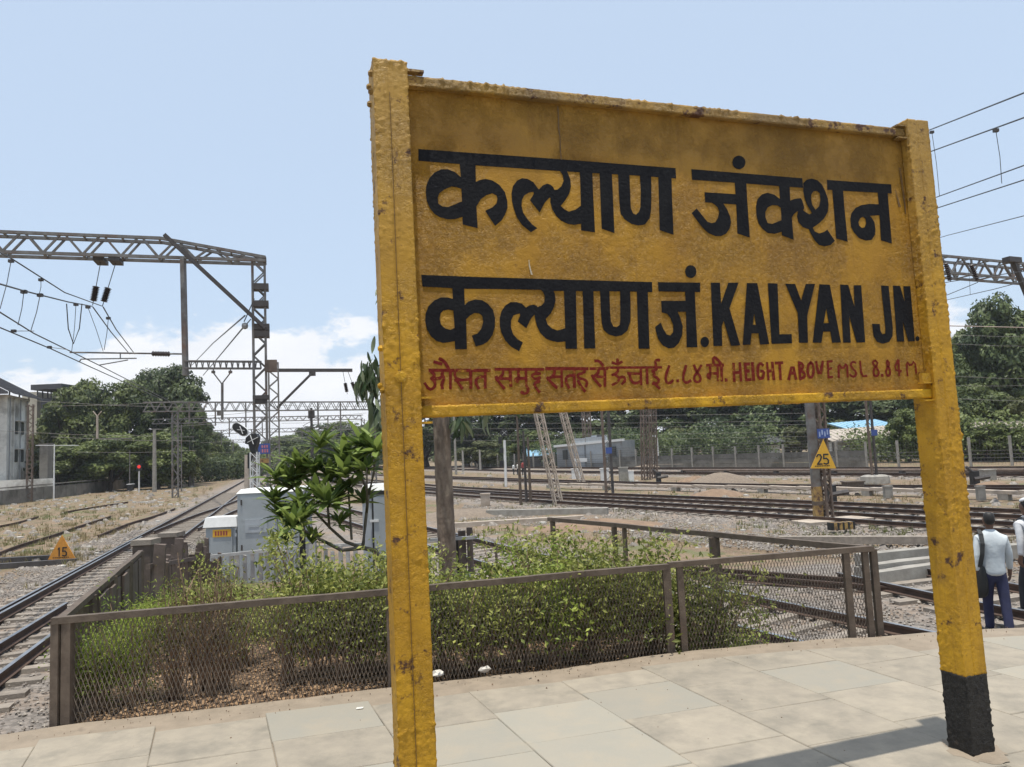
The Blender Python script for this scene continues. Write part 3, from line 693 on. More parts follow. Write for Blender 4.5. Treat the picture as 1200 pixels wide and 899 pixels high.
([(-156,2354),(-109,2353),(-89,2271),(-88,2352),(-41,2353),(-48,2064),(-91,2063),(-115,2171),(-118,2063),(-166,2062)],[]),
([(-16,2077),(-18,2072),(-21,2067),(-26,2065),(-31,2064),(-37,2065),(-41,2067),(-43,2072),(-43,2077),(-42,2082),(-38,2086),(-33,2089),(-28,2090),(-23,2089),(-19,2086),(-16,2082)],[])]
RED=[
([(-2596,1959),(-2340,1954)],12),
([(-2587,1952),(-2573,1937),(-2589,1926)],12),
([(-2589,1926),(-2572,1908),(-2580,1885),(-2601,1879),(-2617,1906)],12),
([(-2572,1923),(-2547,1927),(-2542,1948)],12),
([(-2509,1957),(-2512,1883)],12),
([(-2546,1943),(-2535,1925),(-2548,1902),(-2546,1884)],12),
([(-2574,1993),(-2545,1984)],12),
([(-2552,2006),(-2532,1995),(-2516,1964)],12),
([(-2489,1956),(-2493,1927),(-2467,1917)],12),
([(-2485,1915),(-2463,1882)],12),
([(-2491,1915),(-2426,1918)],12),
([(-2423,1955),(-2426,1883)],12),
([(-2360,1954),(-2364,1882)],12),
([(-2361,1927),(-2390,1928),(-2407,1910),(-2393,1880)],12),
([(-2316,1958),(-2102,1954)],12),
([(-2281,1955),(-2285,1931),(-2314,1914)],12),
([(-2314,1926),(-2305,1905),(-2282,1877)],12),
([(-2295,1918),(-2251,1917)],12),
([(-2251,1956),(-2252,1886)],12),
([(-2214,1956),(-2216,1900),(-2233,1906),(-2229,1918),(-2186,1917)],12),
([(-2181,1955),(-2183,1887)],12),
([(-2183,1887),(-2173,1868),(-2186,1849),(-2207,1859)],12),
([(-2133,1954),(-2135,1939)],12),
([(-2118,1937),(-2153,1935),(-2156,1918),(-2137,1912),(-2119,1919)],12),
([(-2123,1904),(-2149,1895),(-2139,1874),(-2126,1858)],12),
([(-2087,1955),(-2076,1955)],12),
([(-2089,1957),(-1895,1953)],12),
([(-2050,1954),(-2053,1927),(-2085,1911)],12),
([(-2085,1918),(-2067,1893),(-2045,1874)],12),
([(-2059,1921),(-2021,1920)],12),
([(-2018,1955),(-2021,1878)],12),
([(-1959,1954),(-1963,1875)],12),
([(-1961,1925),(-1989,1925),(-2005,1907),(-1989,1872)],12),
([(-1910,1953),(-1912,1933),(-1945,1931),(-1943,1911),(-1913,1908),(-1900,1892),(-1909,1876)],12),
([(-1944,1900),(-1929,1871),(-1915,1855)],12),
([(-1883,1953),(-1802,1952)],12),
([(-1843,1951),(-1847,1929),(-1876,1917)],12),
([(-1877,1923),(-1860,1898),(-1839,1875)],12),
([(-1852,1918),(-1814,1914)],12),
([(-1813,1950),(-1818,1875)],12),
([(-1857,1987),(-1838,1987),(-1820,1965)],12),
([(-1801,1956),(-1533,1953)],12),
([(-1749,1954),(-1751,1933),(-1779,1923)],12),
([(-1765,1924),(-1746,1911),(-1752,1892),(-1781,1880)],12),
([(-1749,1908),(-1724,1917),(-1715,1899),(-1735,1882)],12),
([(-1774,1978),(-1752,1970),(-1728,1981)],12),
([(-1702,1929),(-1642,1926)],12),
([(-1695,1926),(-1688,1891),(-1665,1882),(-1641,1893)],12),
([(-1637,1954),(-1640,1878)],12),
([(-1606,1953),(-1609,1882)],12),
([(-1556,1952),(-1559,1941),(-1592,1937),(-1560,1926),(-1584,1917),(-1550,1904),(-1552,1881),(-1582,1879)],12),
([(-1578,1885),(-1550,1858)],12),
([(-1560,1960),(-1562,1987),(-1540,1986)],12),
([(-1492,1958),(-1512,1919),(-1517,1890),(-1499,1877),(-1479,1892)],12),
([(-1750,1988),(-1747,1987)],16),
([(-1456,1890),(-1452,1890)],14),
([(-1405,1958),(-1424,1914),(-1425,1888),(-1407,1878),(-1387,1890)],12),
([(-1363,1959),(-1351,1929),(-1330,1902),(-1340,1882),(-1362,1882),(-1371,1903),(-1347,1929),(-1325,1958)],12),
([(-1295,1959),(-1207,1958)],12),
([(-1278,1959),(-1282,1891),(-1298,1905),(-1291,1921),(-1241,1920)],12),
([(-1238,1958),(-1242,1887)],12),
([(-1217,1958),(-1221,1887)],12),
([(-1217,1960),(-1235,1987),(-1259,1997),(-1258,1970)],12),
([(-1200,1888),(-1195,1888)],13),
([(-1151,1963),(-1154,1883)],12),
([(-1116,1966),(-1117,1884)],12),
([(-1153,1921),(-1116,1923)],12),
([(-1087,1964),(-1088,1885)],12),
([(-1088,1959),(-1065,1962)],12),
([(-1087,1927),(-1069,1928)],12),
([(-1088,1886),(-1064,1888)],12),
([(-1046,1965),(-1047,1886)],12),
([(-989,1954),(-1001,1965),(-1018,1951),(-1022,1914),(-1017,1892),(-998,1889),(-989,1905),(-987,1926),(-1001,1926)],12),
([(-964,1964),(-964,1886)],12),
([(-934,1966),(-933,1886)],12),
([(-964,1925),(-933,1927)],12),
([(-915,1963),(-877,1964)],12),
([(-893,1963),(-895,1885)],12),
([(-848,1884),(-819,1966),(-806,1885)],12),
([(-837,1913),(-810,1913)],12),
([(-780,1965),(-782,1884)],12),
([(-780,1963),(-757,1956),(-763,1934),(-780,1926),(-752,1913),(-755,1892),(-781,1884)],12),
([(-712,1963),(-731,1948),(-736,1904),(-721,1885),(-701,1904),(-696,1947),(-712,1963)],12),
([(-679,1965),(-667,1885),(-640,1966)],12),
([(-610,1967),(-614,1888)],10),
([(-610,1965),(-584,1968)],10),
([(-612,1929),(-591,1932)],10),
([(-614,1888),(-590,1890)],10),
([(-552,1888),(-546,1964),(-524,1921),(-493,1966),(-498,1889)],10),
([(-441,1958),(-459,1965),(-474,1948),(-463,1929),(-442,1911),(-447,1892),(-468,1887),(-482,1899)],10),
([(-412,1964),(-413,1888),(-380,1891)],10),
([(-315,1967),(-299,1951),(-331,1926),(-337,1896),(-319,1885),(-300,1900),(-304,1922),(-328,1944),(-336,1961),(-315,1967)],10),
([(-239,1966),(-226,1951),(-249,1925),(-258,1899),(-243,1885),(-227,1899),(-230,1925),(-249,1947),(-239,1966)],10),
([(-171,1968),(-204,1919),(-158,1910)],10),
([(-167,1967),(-173,1888)],10),
([(-119,1887),(-117,1965),(-94,1931),(-61,1968),(-60,1894)],10),
([(-285,1891),(-279,1891)],13),
([(-44,1895),(-39,1895)],11)]
def letters():
    m = MB()
    for i, (o, hs) in enumerate(BLACK):
        loops = [[Vector((x / 1000, 0, z / 1000)) for x, z in l] for l in [o] + hs]
        tri = tessellate_polygon([[Vector((v.x, v.z, 0)) for v in l] for l in loops]); vs = [v for l in loops for v in l]
        m.add([(v.x, .0506 - i * .00003, v.z) for v in vs], tri)
    # orient all towards the viewer
    for k, f in enumerate(m.f):
        a, b, c = (Vector(m.v[j]) for j in f[:3])
        if (b - a).cross(c - a).y > 0: m.f[k] = tuple(reversed(f))
    m.build('black_lettering', MT['lettering_black'], board, local=True)
    m = MB(); rs = random.Random(5)
    for i, (pts, wd) in enumerate(RED):
        P = [Vector((x / 1000, 0, z / 1000)) for x, z in pts]; w2 = wd / 2000 * (1.26 if pts[0][0] > -1230 else 1.08)
        if len(P) > 2:      # soften the corners of hand painted strokes
            Q = [P[0]]
            for a, b in zip(P, P[1:]): Q += [a.lerp(b, .3), a.lerp(b, .7)]
            P = Q + [P[-1]]
        ring = []
        for j, p in enumerate(P):
            d = (P[min(j + 1, len(P) - 1)] - P[max(j - 1, 0)]).normalized(); s = Vector((-d.z, 0, d.x))
            ww = w2 * rs.uniform(.8, 1.15); e = d * (-w2 * .6 if j == 0 else (w2 * .6 if j == len(P) - 1 else 0))
            ring.append((p + e + s * ww, p + e - s * ww))
        y = .0508 - i * .000012; vs = [(q.x, y, q.z) for pr in ring for q in pr]
        m.add(vs, [(2 * j, 2 * j + 1, 2 * j + 3, 2 * j + 2) for j in range(len(P) - 1)])
    for k, f in enumerate(m.f):
        a, b, c = (Vector(m.v[j]) for j in f[:3])
        if (b - a).cross(c - a).y > 0: m.f[k] = tuple(reversed(f))
    m.build('red_lettering', MT['lettering_red'], board, local=True)
letters()
def streak(pts, w0, w1, mat, name, lab):
    m = MB(); n = len(pts)
    for i, (x, z) in enumerate(pts):
        w_ = (w0 + (w1 - w0) * i / (n - 1)) / 2 * random.uniform(.7, 1.3); m.v += [(x / 1000 - w_, .0488, z / 1000), (x / 1000 + w_, .0488, z / 1000)]
    for i in range(n - 1): m.f.append((2 * i + 2, 2 * i + 3, 2 * i + 1, 2 * i)); m.mi.append(0)
    m.build(name, MT[mat], board, local=True, label=lab)
for mt_ in ('stain_dark', 'stain_white'): pass
pm('stain_dark', (.075, .045, .02), (.14, .08, .025), 30, .7); pm('stain_white', (.55, .50, .40), (.42, .32, .16), 40, .7); pm('stain_brown', (.17, .095, .025), (.12, .065, .02), 20, .7)
streak([(-1962, 3140), (-1961, 3090), (-1964, 3040), (-1960, 2990), (-1962, 2930), (-1960, 2890)], .007, .004, 'stain_dark', 'rust_streak', 'dark rust streak running down from the top beam')
streak([(-2140, 2430), (-2139, 2405), (-2135, 2385), (-2130, 2365)], .005, .009, 'stain_white', 'white_drip', 'small white paint drip')
streak([(-30, 2990), (-28, 2920), (-24, 2850), (-22, 2780), (-24, 2740)], .020, .006, 'stain_brown', 'rust_streak', None); streak([(-75, 2870), (-66, 2820), (-58, 2775)], .003, .014, 'stain_brown', 'rust_streak', None)
for x_ in (-W_ - S_ * .55,):
    m = MB(); P = [Vector((x_ + noise.noise(Vector((x_, 0, z_ * .15))) * .001, -.0015, z_ * .1)) for z_ in range(4 if x_ > 0 else -1, 32)]
    for a, b in zip(P, P[1:]): m.beam(a, b, .0018, .002, up=(0, 1, 0))
    m.build('seam', MT['stain_dark'], board, local=True)
m = MB(); rs = random.Random(2)
for k in range(26):
    a = 6.283 * k / 26; m.v.append((.07 + math.cos(a) * rs.uniform(.10, .16), .06 + math.sin(a) * rs.uniform(.10, .17), .004 - .0))
m.v.append((.07, .06, .02)); m.f = [(k, (k + 1) % 26, 26) for k in range(26)]; m.mi = [0] * 26
m.build('cement_footing', MT['platform_concrete'], board, local=True)

# ---------------------------------------------------------------- low rusty garden fence
FT = .625
fence = thing('garden_fence', 'low rusty steel fence with diamond mesh around the garden at the platform end', 'fence', (-3.0, 4.8, 0))
def fpost(x, y, z0=-.3, w=.055, zt=FT, lab=None, lean=0):
    m = MB(); m.beam((x, y, z0), (x + lean, y, zt - .01), w, w * .9, up=(0, 1, 0)); m.build('fence_post', MT['rust_steel'], fence, label=lab)
def frail(a, b, w=.05, h=.042):
    m = MB(); a = Vector(a); b = Vector(b); n = max(2, int((b - a).length / .4)); pts = [a.lerp(b, i / n) for i in range(n + 1)]
    for i in range(1, n): pts[i] += Vector((0, 0, noise.noise(pts[i] * 1.3) * .010))
    for p, q in zip(pts, pts[1:]): m.beam(p - (q - p) * .004, q, w, h)
    m.build('top_rail', MT['rust_steel'], fence)
def fmesh(a, b, z0, z1, pitch=.028, name='mesh_panel', slope=.34, th=.0028):
    m = MB(); a = Vector(a); b = Vector(b); d = (b - a); l = d.length; d.normalize(); hgt = z1 - z0; run = hgt * slope
    nrm = Vector((-d.y, d.x, 0)); k = int((l + run) / pitch)
    for s in (0, 1):
        for i in range(k):
            t0 = i * pitch - run; t1 = t0 + run
            za, zb = (z0, z1) if s else (z1, z0)
            if t0 < 0: f = -t0 / run; za = za + (zb - za) * f; t0 = 0
            if t1 > l: f = (l - t0) / (t1 - t0); zb = za + (zb - za) * f; t1 = l
            if t1 <= t0: continue
            p = a + d * t0; q = a + d * t1; p = Vector((p.x, p.y, za)) + nrm * (s * .003); q = Vector((q.x, q.y, zb)) + nrm * (s * .003)
            m.tube([p, q], th, 3, cap=False)
    m.build(name, MT['rusty_wire'], fence, kind='stuff')
FA = Vector((-3.0, 4.85, 0)); FB = Vector((1.17, 5.87, 0)); FC = Vector((2.87, 6.10, 0)); FM = Vector((-.95, 5.36, 0))
frail((FA.x - .05, FA.y - .01, FT), (FB.x, FB.y, FT)); frail((FB.x, FB.y, FT + .012), (FC.x + .03, FC.y, FT + .035))
fpost(FA.x - .03, FA.y, w=.05); fpost(FA.x + .035, FA.y + .02, w=.06); fpost(FB.x - .02, FB.y, w=.06); fpost(FB.x + .09, FB.y + .02, w=.05)
fpost(FM.x, FM.y, w=.045); fpost(2.66, 6.07, w=.05, zt=FT + .02); fpost(2.83, 6.1, w=.045, zt=FT + .03); fpost(2.91, 6.12, w=.05, zt=FT + .035)
fmesh(FA + Vector((.06, .03, 0)), FB + Vector((0, .03, 0)), -.10, FT - .02); fmesh(FB + Vector((.1, .03, 0)), FC + Vector((0, .03, 0)), -.06, FT)
# side towards the left track, with bent sheet panels, and a loose rail going back along the platform
FD = Vector((-4.40, 8.60, 0)); frail((FA.x, FA.y, FT), (FD.x, FD.y, FT - .02))
for t in (.25, .5, .75, .98):
    p = FA.lerp(FD, t); fpost(p.x, p.y, -.9, .07)
fmesh(FA + Vector((-.03, .05, 0)), FD, -.55, FT - .03)
for t0, t1 in ((.30, .47), (.53, .72), (.77, .95)):
    p = FA.lerp(FD, t0); q = FA.lerp(FD, t1); m = MB()
    for (u0, u1) in ((0, .33), (.34, .66), (.67, 1)):
        m.beam((p.lerp(q, u0) + p.lerp(q, u1)) / 2 + Vector((.03, 0, -.85)), (p.lerp(q, u0) + p.lerp(q, u1)) / 2 + Vector((.03 + random.uniform(-.02, .02), 0, FT - .06)), .02, (q - p).length * .32, up=(q - p))
    m.build('sheet_panel', MT['picket_brown'], fence)
# return side at the back right
FE = Vector((.42, 10.15, 0)); frail((FC.x, FC.y, FT + .03), (FE.x, FE.y, FT + .0), .045, .05)
for t, w_ in ((.98, .07), (.70, .06), (.66, .05), (.36, .09)):
    p = FC.lerp(FE, t); fpost(p.x, p.y, -1.3, w_, FT)

# ---------------------------------------------------------------- overhead line steelwork
def lattice(mb, a, b, w, d, ax=(1, 0, 0), ch=.045, lc=.022, pitch=None, sides=4):
    """four angle corners and zigzag lacing between two points"""
    a = Vector(a); b = Vector(b); dr = (b - a).normalized(); u = Vector(ax); u = (u - dr * u.dot(dr)).normalized(); v = dr.cross(u)
    for i, j in ((-1, -1), (1, -1), (1, 1), (-1, 1)):
        o = u * (i * w / 2) + v * (j * d / 2); mb.beam(a + o, b + o, ch, ch, up=u)
    L_ = (b - a).length; n = max(2, int(L_ / (pitch or w * .9)))
    for k in range(n):
        p = a + dr * (L_ * k / n); q = a + dr * (L_ * (k + 1) / n); s = 1 if k % 2 else -1
        for o in ((v * (d / 2)), (v * (-d / 2))): mb.beam(p + u * (s * w / 2) + o, q - u * (s * w / 2) + o, lc, lc * .5, up=v)
        if sides == 4:
            for o in ((u * (w / 2)), (u * (-w / 2))): mb.beam(p + v * (s * d / 2) + o, q - v * (s * d / 2) + o, lc, lc * .5, up=u)
def mast(root, x, y, w, d, ztop, mat='mast_steel', name='mast', ang=0, z0=None, ch=.06, lc=.035, pitch=None, lean=(0, 0)):
    z0 = gz(x, y) - .2 if z0 is None else z0
    m = MB(); lattice(m, (x, y, z0), (x + lean[0], y + lean[1], ztop), w, d, (math.cos(ang), math.sin(ang), 0), ch, lc, pitch)
    return m.build(name, MT[mat], root)
def truss(root, A, B, zb, zt, wd, npan, mat='mast_steel', ch=.07, lc=.05, taper0=0, taper1=0, name='beam', verts=False):
    """portal beam: bottom chord level, top chord dropping to the ends, diagonals in pairs"""
    A = Vector((A[0], A[1], 0)); B = Vector((B[0], B[1], 0)); d = (B - A); Ln = d.length; d.normalize(); s = Vector((-d.y, d.x, 0)); m = MB()
    def zt_(t):
        if taper0 and t < taper0: return zb + .12 + (zt - zb - .12) * t / taper0
        if taper1 and t > 1 - taper1: return zb + .12 + (zt - zb - .12) * (1 - t) / taper1
        return zt
    for sd in (-1, 1):
        o = s * (sd * wd / 2)
        m.beam(A + o + Vector((0, 0, zb)), B + o + Vector((0, 0, zb)), ch, ch)
        ks = [0] + ([taper0] if taper0 else []) + ([1 - taper1] if taper1 else []) + [1]
        for t0, t1 in zip(ks, ks[1:]): m.beam(A + d * (Ln * t0) + o + Vector((0, 0, zt_(t0))), A + d * (Ln * t1) + o + Vector((0, 0, zt_(t1))), ch, ch)
        for k in range(npan):
            t0 = k / npan; t1 = (k + 1) / npan; tm = (t0 + t1) / 2
            g = .06 / Ln
            m.beam(A + d * (Ln * t0) + o + Vector((0, 0, zb)), A + d * (Ln * (tm - g)) + o + Vector((0, 0, zt_(tm - g))), lc, lc)
            m.beam(A + d * (Ln * (tm + g)) + o + Vector((0, 0, zt_(tm + g))), A + d * (Ln * t1) + o + Vector((0, 0, zb)), lc, lc)
            if verts and k % 2: m.beam(A + d * (Ln * t0) + o + Vector((0, 0, zb)), A + d * (Ln * t0) + o + Vector((0, 0, zt_(t0))), lc, lc)
    for k in range(npan + 1):
        t = k / npan; p = A + d * (Ln * t)
        m.beam(p - s * (wd / 2) + Vector((0, 0, zb)), p + s * (wd / 2) + Vector((0, 0, zb)), lc * .8); m.beam(p - s * (wd / 2) + Vector((0, 0, zt_(t))), p + s * (wd / 2) + Vector((0, 0, zt_(t))), lc * .8)
    return m.build(name, MT[mat], root)
def insul(root, p, q, r=.065, frac=(.45, .95), mat='insulator', name='insulator', n=9):
    """rod with a ribbed insulator between two points; the rod is a part, the ribs another"""
    p = Vector(p); q = Vector(q); d = (q - p); L_ = d.length; d.normalize()
    m = MB(); m.tube([p, q], .014, 5)
    a = MB(); pts = []; rs_ = []
    for k in range(n * 2 + 1):
        t = frac[0] + (frac[1] - frac[0]) * k / (n * 2); pts.append(p + d * (L_ * t)); rs_.append(r if k % 2 else r * .55)
    o = a.tube(pts, rs_, 8).build(name, MT[mat], root)
    m.build('hanger_rod', MT['wire'], o)
    return o

PD = Vector((.954, .30, 0))      # across the left tracks, to the right
pL = at(306, 541, 26.0); pL.z = 0
P1 = thing('overhead_line_portal', 'tall grey lattice portal at left with diagonal knee strut and two hanging insulators', 'line portal', (pL.x, pL.y, -1.4))
zb1 = at(311, 307, 26).z; zt1 = at(200, 281, 25).z; 
mast(P1, pL.x, pL.y, .42, .34, zb1 + .05, ch=.075, lc=.045, pitch=.42, ang=.3)
E1 = pL - PD * 22.0
truss(P1, (pL + PD * .25), E1, zb1, zt1, .55, 19, ch=.10, lc=.065, taper0=.155, taper1=.155)
mast(P1, E1.x, E1.y, .42, .34, zb1 + .05, ch=.075, lc=.045, ang=.3)
m = MB(); m.beam(at(199, 279, 24.9) - Vector((0, .4, 0)), at(314, 386, 26) - Vector((0, .32, 0)), .16, .12); m.build('knee_strut', MT['mast_dark'], P1)
m = MB(); m.beam(at(214.5, 303, 25), at(217.5, 440, 25), .20, .14, up=(1, 0, 0)); m.build('drop_arm', MT['mast_steel'], P1)
for y_ in (337, 357, 384, 392):
    m = MB(); c = at(306 if y_ < 380 else 307, y_, 26); m.box((c.x, c.y, c.z), (.52, .44, .22), .3); m.build('mast_collar', MT['mast_dark'], P1)
for y_ in (466,):
    m = MB(); c = at(306, y_, 26); m.box((c.x, c.y, c.z), (.56, .46, .14), .3); m.box((c.x, c.y, c.z - .14), (.40, .4, .16), .3); m.build('mast_collar', MT['mast_dark'], P1)
m = MB(); c = at(317.5, 429, 26); m.box((c.x, c.y, c.z), (.42, .3, .42), .3); m.build('junction_box', MT['mast_steel_brown'], P1)
insul(P1, at(118, 307, 24.6), at(108.5, 358, 24.6), .13, (.56, .90)); insul(P1, at(136, 307, 24.7), at(120, 359, 24.7), .13, (.58, .90))
m = MB()
for a, b in (((118, 304), (118, 309)), ((136, 300), (136, 309))): m.box(at((a[0] + b[0]) / 2, 306, 24.65), (.34, .7, .14), .3)
m.build('hanger_bracket', MT['mast_dark'], P1)
m = MB(); Y_ = 25
for a, b, r in (((82, 413), (216, 415), .03), ((95, 421), (160, 420), .022), ((116, 428), (150, 422), .02), ((141, 413), (141, 421), .02), ((95, 421), (93, 424), .02)):
    m.tube([at(*a, Y_), at(*b, Y_)], r, 5)
m.build('cantilever_arm', MT['mast_steel'], P1)
insul(P1, at(178, 414.5, 25), at(199, 415, 25), .10, (0, 1), n=7)
m = MB()
for a, b in (((286, 377), (298, 350)), ((287, 382), (294, 374))): m.tube([at(*a, 25.5), at(*b, 25.8)], .02, 5)
m.build('stay_wire', MT['wire'], P1)
o = MB().lathe(at(287, 382, 25.5), [(.02, -.12), (.10, -.08), (.12, 0), (.10, .08), (.02, .12)], 8).build('insulator', MT['insulator_grey'], P1)
# blue number plate on the mast
m = MB(); c = at(309, 526, 25.6); m.box(c, (.44, .02, .36), .05); pl = m.build('number_plate', MT['blue_plate'], P1)
m = MB(); rs = random.Random(4)
for k in range(4):
    x_ = c.x - .13 + .085 * k
    m.box((x_, c.y - .013, c.z + .08), (.05, .004, .09)); m.box((x_ + .01, c.y - .013, c.z - .07), (.05, .004, .12), 0)
m.build('plate_marks', MT['plate_pink'], pl)
m = MB()
m.box(at(309, 540, 25.7), (.34, .3, .16), .3); m.build('mast_collar', MT['mast_yellow'], P1)

# second structure: single mast with a cantilever to the right, portal beam to the left
p2 = at(322, 541, 40); p2.z = 0
P2 = thing('overhead_line_mast', 'lattice mast just right of the tall left portal with a long horizontal arm and brace', 'line mast', (p2.x, p2.y, -1.4))
mast(P2, p2.x, p2.y, .50, .4, at(322, 425, 40).z, ch=.08, lc=.05, pitch=.45, ang=.3)
m = MB(); m.beam(at(322, 434, 40), at(413, 434, 41), .16, .18); m.build('arm', MT['mast_dark'], P2)
m = MB(); m.beam(at(325, 478, 40), at(366, 437, 40.4), .14, .12); m.box(at(366, 438, 40.4), (.35, .1, .25)); m.build('brace', MT['mast_dark'], P2)
insul(P2, at(402, 436, 41), at(407, 462, 41), .12, (.5, .9)); insul(P2, at(408, 436, 41), at(417, 460, 41), .12, (.5, .9))
truss(P1, at(216, 430, 25.0), at(306, 430, 26), at(306, 432, 26).z, at(306, 424, 26).z, .25, 13, ch=.045, lc=.025, name='cross_beam')
m = MB(); Y_ = 25.5
for a, b, r in (((250, 432), (250, 437), .02), ((270, 432), (270, 437), .02), ((250, 437), (260, 450), .022), ((270, 437), (260, 450), .022), ((260.5, 449), (260.5, 492), .045)): m.tube([at(*a, Y_), at(*b, Y_)], r, 6)
m.box(at(250, 436, Y_), (.1, .1, .09)); m.box(at(270, 436, Y_), (.1, .1, .09)); m.box(at(258, 484, Y_), (.18, .12, .18))
m.build('hanger_post', MT['mast_steel'], P1)
def portal(x0, x1, Y0, Y1, yt0, yt1, hpx, npan, label, drops=(), group=None, mat='mast_steel', mw=.55, inset=(0, 1)):
    a = at(x0, yt0, Y0); b = at(x1, yt1, Y1)
    r = thing('overhead_line_portal', label, 'line portal', (a.x, a.y, -1.4), group)
    mw = mw * .8
    zt = (a.z + b.z) / 2; zb = zt - hpx * (Y0 + Y1) / 2 / FPX
    truss(r, a, b, zb, zt, .6, npan, mat, ch=.09, lc=.055)
    for q in (a.lerp(b, inset[0]), a.lerp(b, inset[1])): mast(r, q.x, q.y, mw, mw * .8, zb, mat, ch=.10, lc=.06, pitch=.7, ang=.3)
    for x_, l_, w_ in drops:
        t = (x_ - x0) / (x1 - x0); p = a.lerp(b, t); m = MB(); m.beam((p.x, p.y, zt), (p.x, p.y, zb - l_), w_, w_); m.beam((p.x, p.y, zb - l_), (p.x - 1.6, p.y, zb - l_ + .25), .05); m.beam((p.x, p.y, zb - l_ * .4), (p.x - 1.6, p.y, zb - l_ + .25), .04)
        m.build('drop_arm', MT[mat], r)
    return r
portal(168, 436, 66, 78, 474, 469, 10, 22, 'lattice portal crossing behind the upper part of the tall left mast', ((215, 1.2, .12), (243, 1.4, .1), (277, 2.0, .1), (364, 1.8, .12), (393, 2.6, .12)), mw=.6, inset=(.12, 1))
portal(178, 425, 96, 108, 491, 487, 5, 26, 'second distant portal down the left track, lower than the first', ((262, 2, .12), (300, 2, .12), (380, 2, .12)), inset=(.17, 1))
portal(188, 415, 130, 142, 505, 501, 4, 24, 'third distant portal down the left track, near the far avenue', ((255, 2, .15), (290, 2, .15), (350, 2, .15)))
portal(205, 400, 175, 188, 516, 513, 3, 20, 'last portal visible down the left track, close to the horizon', ((270, 2, .2),))

# poles along the left side
def pole(x, ytop, Y, w, label, mat='mast_steel', kind='concrete', cat='pole', group=None, arms=()):
    a = at(x, 541, Y); zt = at(x, ytop, Y).z
    g = gz(a.x, a.y)
    r = thing('line_pole', label, cat, (a.x, a.y, g), group)
    if kind == 'lattice': mast(r, a.x, a.y, w, w * .8, zt, mat, ch=w * .16, lc=w * .1, pitch=w * .9, ang=.3)
    else: MB().tube([(a.x, a.y, g - .3), (a.x, a.y, zt)], [w * .6, w * .42], 8).build('pole_shaft', MT[mat], r)
    for (x0, y0, x1, y1) in arms:
        m = MB(); m.beam(at(x0, y0, Y), at(x1, y1, Y), .07, .07); m.build('cross_arm', MT[mat], r)
    return r
pole(181, 504, 82, .42, 'round concrete pole with a small top bracket left of the track', 'concrete', arms=((174, 503, 190, 503),))
pole(210.5, 498, 80, .40, 'slim grey lattice pole in front of the left trees', 'mast_steel', 'lattice', arms=((201, 512, 228, 512), (203, 514, 210, 520)))
pole(35, 474, 72, .45, 'tall lattice pole with a box on top beside the white building', 'mast_steel_brown', 'lattice', arms=((30, 476, 41, 476),))
pole(63.5, 521, 76, .14, 'thin white post with a long crossbar by the boundary wall', 'plain_white', arms=((42, 522, 92, 522),))
pole(152, 528, 88, .12, 'thin grey post just left of the red signal', 'mast_steel')
pole(246, 545, 130, .30, 'short pole at the far bend of the left track', 'concrete'); pole(266, 540, 150, .35, 'pale pole near the vanishing point of the left track', 'concrete')
pole(289, 533, 70, .45, 'pale pole just left of the black signal', 'concrete_light')
pole(366, 478, 75, .30, 'pole with a transformer box right of the twin masts', 'mast_dark')
c = at(365, 486, 75); t_ = thing('transformer', 'dark transformer box high on a pole right of the twin masts', 'transformer', (c.x, c.y, c.z))
MB().box(c, (.55, .5, .75)).build('tank', MT['mast_dark'], t_); MB().tube([c + Vector((0, 0, .35)), c + Vector((0, 0, .65))], .06, 6).build('bushing', MT['insulator'], t_)
# Y shaped hanging pole with crossbar in front of the left trees
a = at(114, 514, 60); yp = thing('hanging_post', 'pale Y topped hanging post with a crossbar in front of the left trees', 'hanging post', tuple(a))
m = MB(); m.tube([at(114, 514, 60), at(114, 487, 60)], .09, 6); m.tube([at(114, 488, 60), at(109, 482, 60)], .04, 5); m.tube([at(114, 488, 60), at(119, 482, 60)], .04, 5); m.build('post_shaft', MT['concrete_light'], yp)
m = MB(); m.beam(at(114, 514, 60), at(155, 514, 60), .08); m.build('cross_arm', MT['mast_steel'], yp)
a = at(60, 470, 60)
# red signal by the left wall
a = at(163, 541, 84); g = gz(a.x, a.y); s_ = thing('railway_signal', 'small red light signal on a short white post by the left wall', 'signal', (a.x, a.y, g))
MB().tube([(a.x, a.y, g - .1), (a.x, a.y, at(163, 552, 84).z)], .08, 6).build('signal_post', MT['plain_white'], s_)
hd = MB().box(at(163, 547.5, 84), (.55, .25, .8)).build('signal_head', MT['plain_black'], s_)
c = at(163, 547, 83.8); lm = pm('red_lamp', (.5, .02, .02), (.5, .02, .02)); lm.node_tree.nodes['Principled BSDF'].inputs['Emission Color'].default_value = (1, .05, .03, 1); lm.node_tree.nodes['Principled BSDF'].inputs['Emission Strength'].default_value = .6
MB().tube([c, c - Vector((0, .05, 0))], .19, 10).build('lamp', lm, hd)
a = at(153, 569, 78); t_ = thing('relay_box', 'low white topped box beside the red signal', 'relay box', (a.x, a.y, gz(a.x, a.y)))
MB().box((a.x, a.y, a.z - .2), (.5, .5, .6)).build('body', MT['plain_black'], t_); MB().box((a.x, a.y, a.z + .14), (.6, .6, .06)).build('lid', MT['plain_white'], t_)

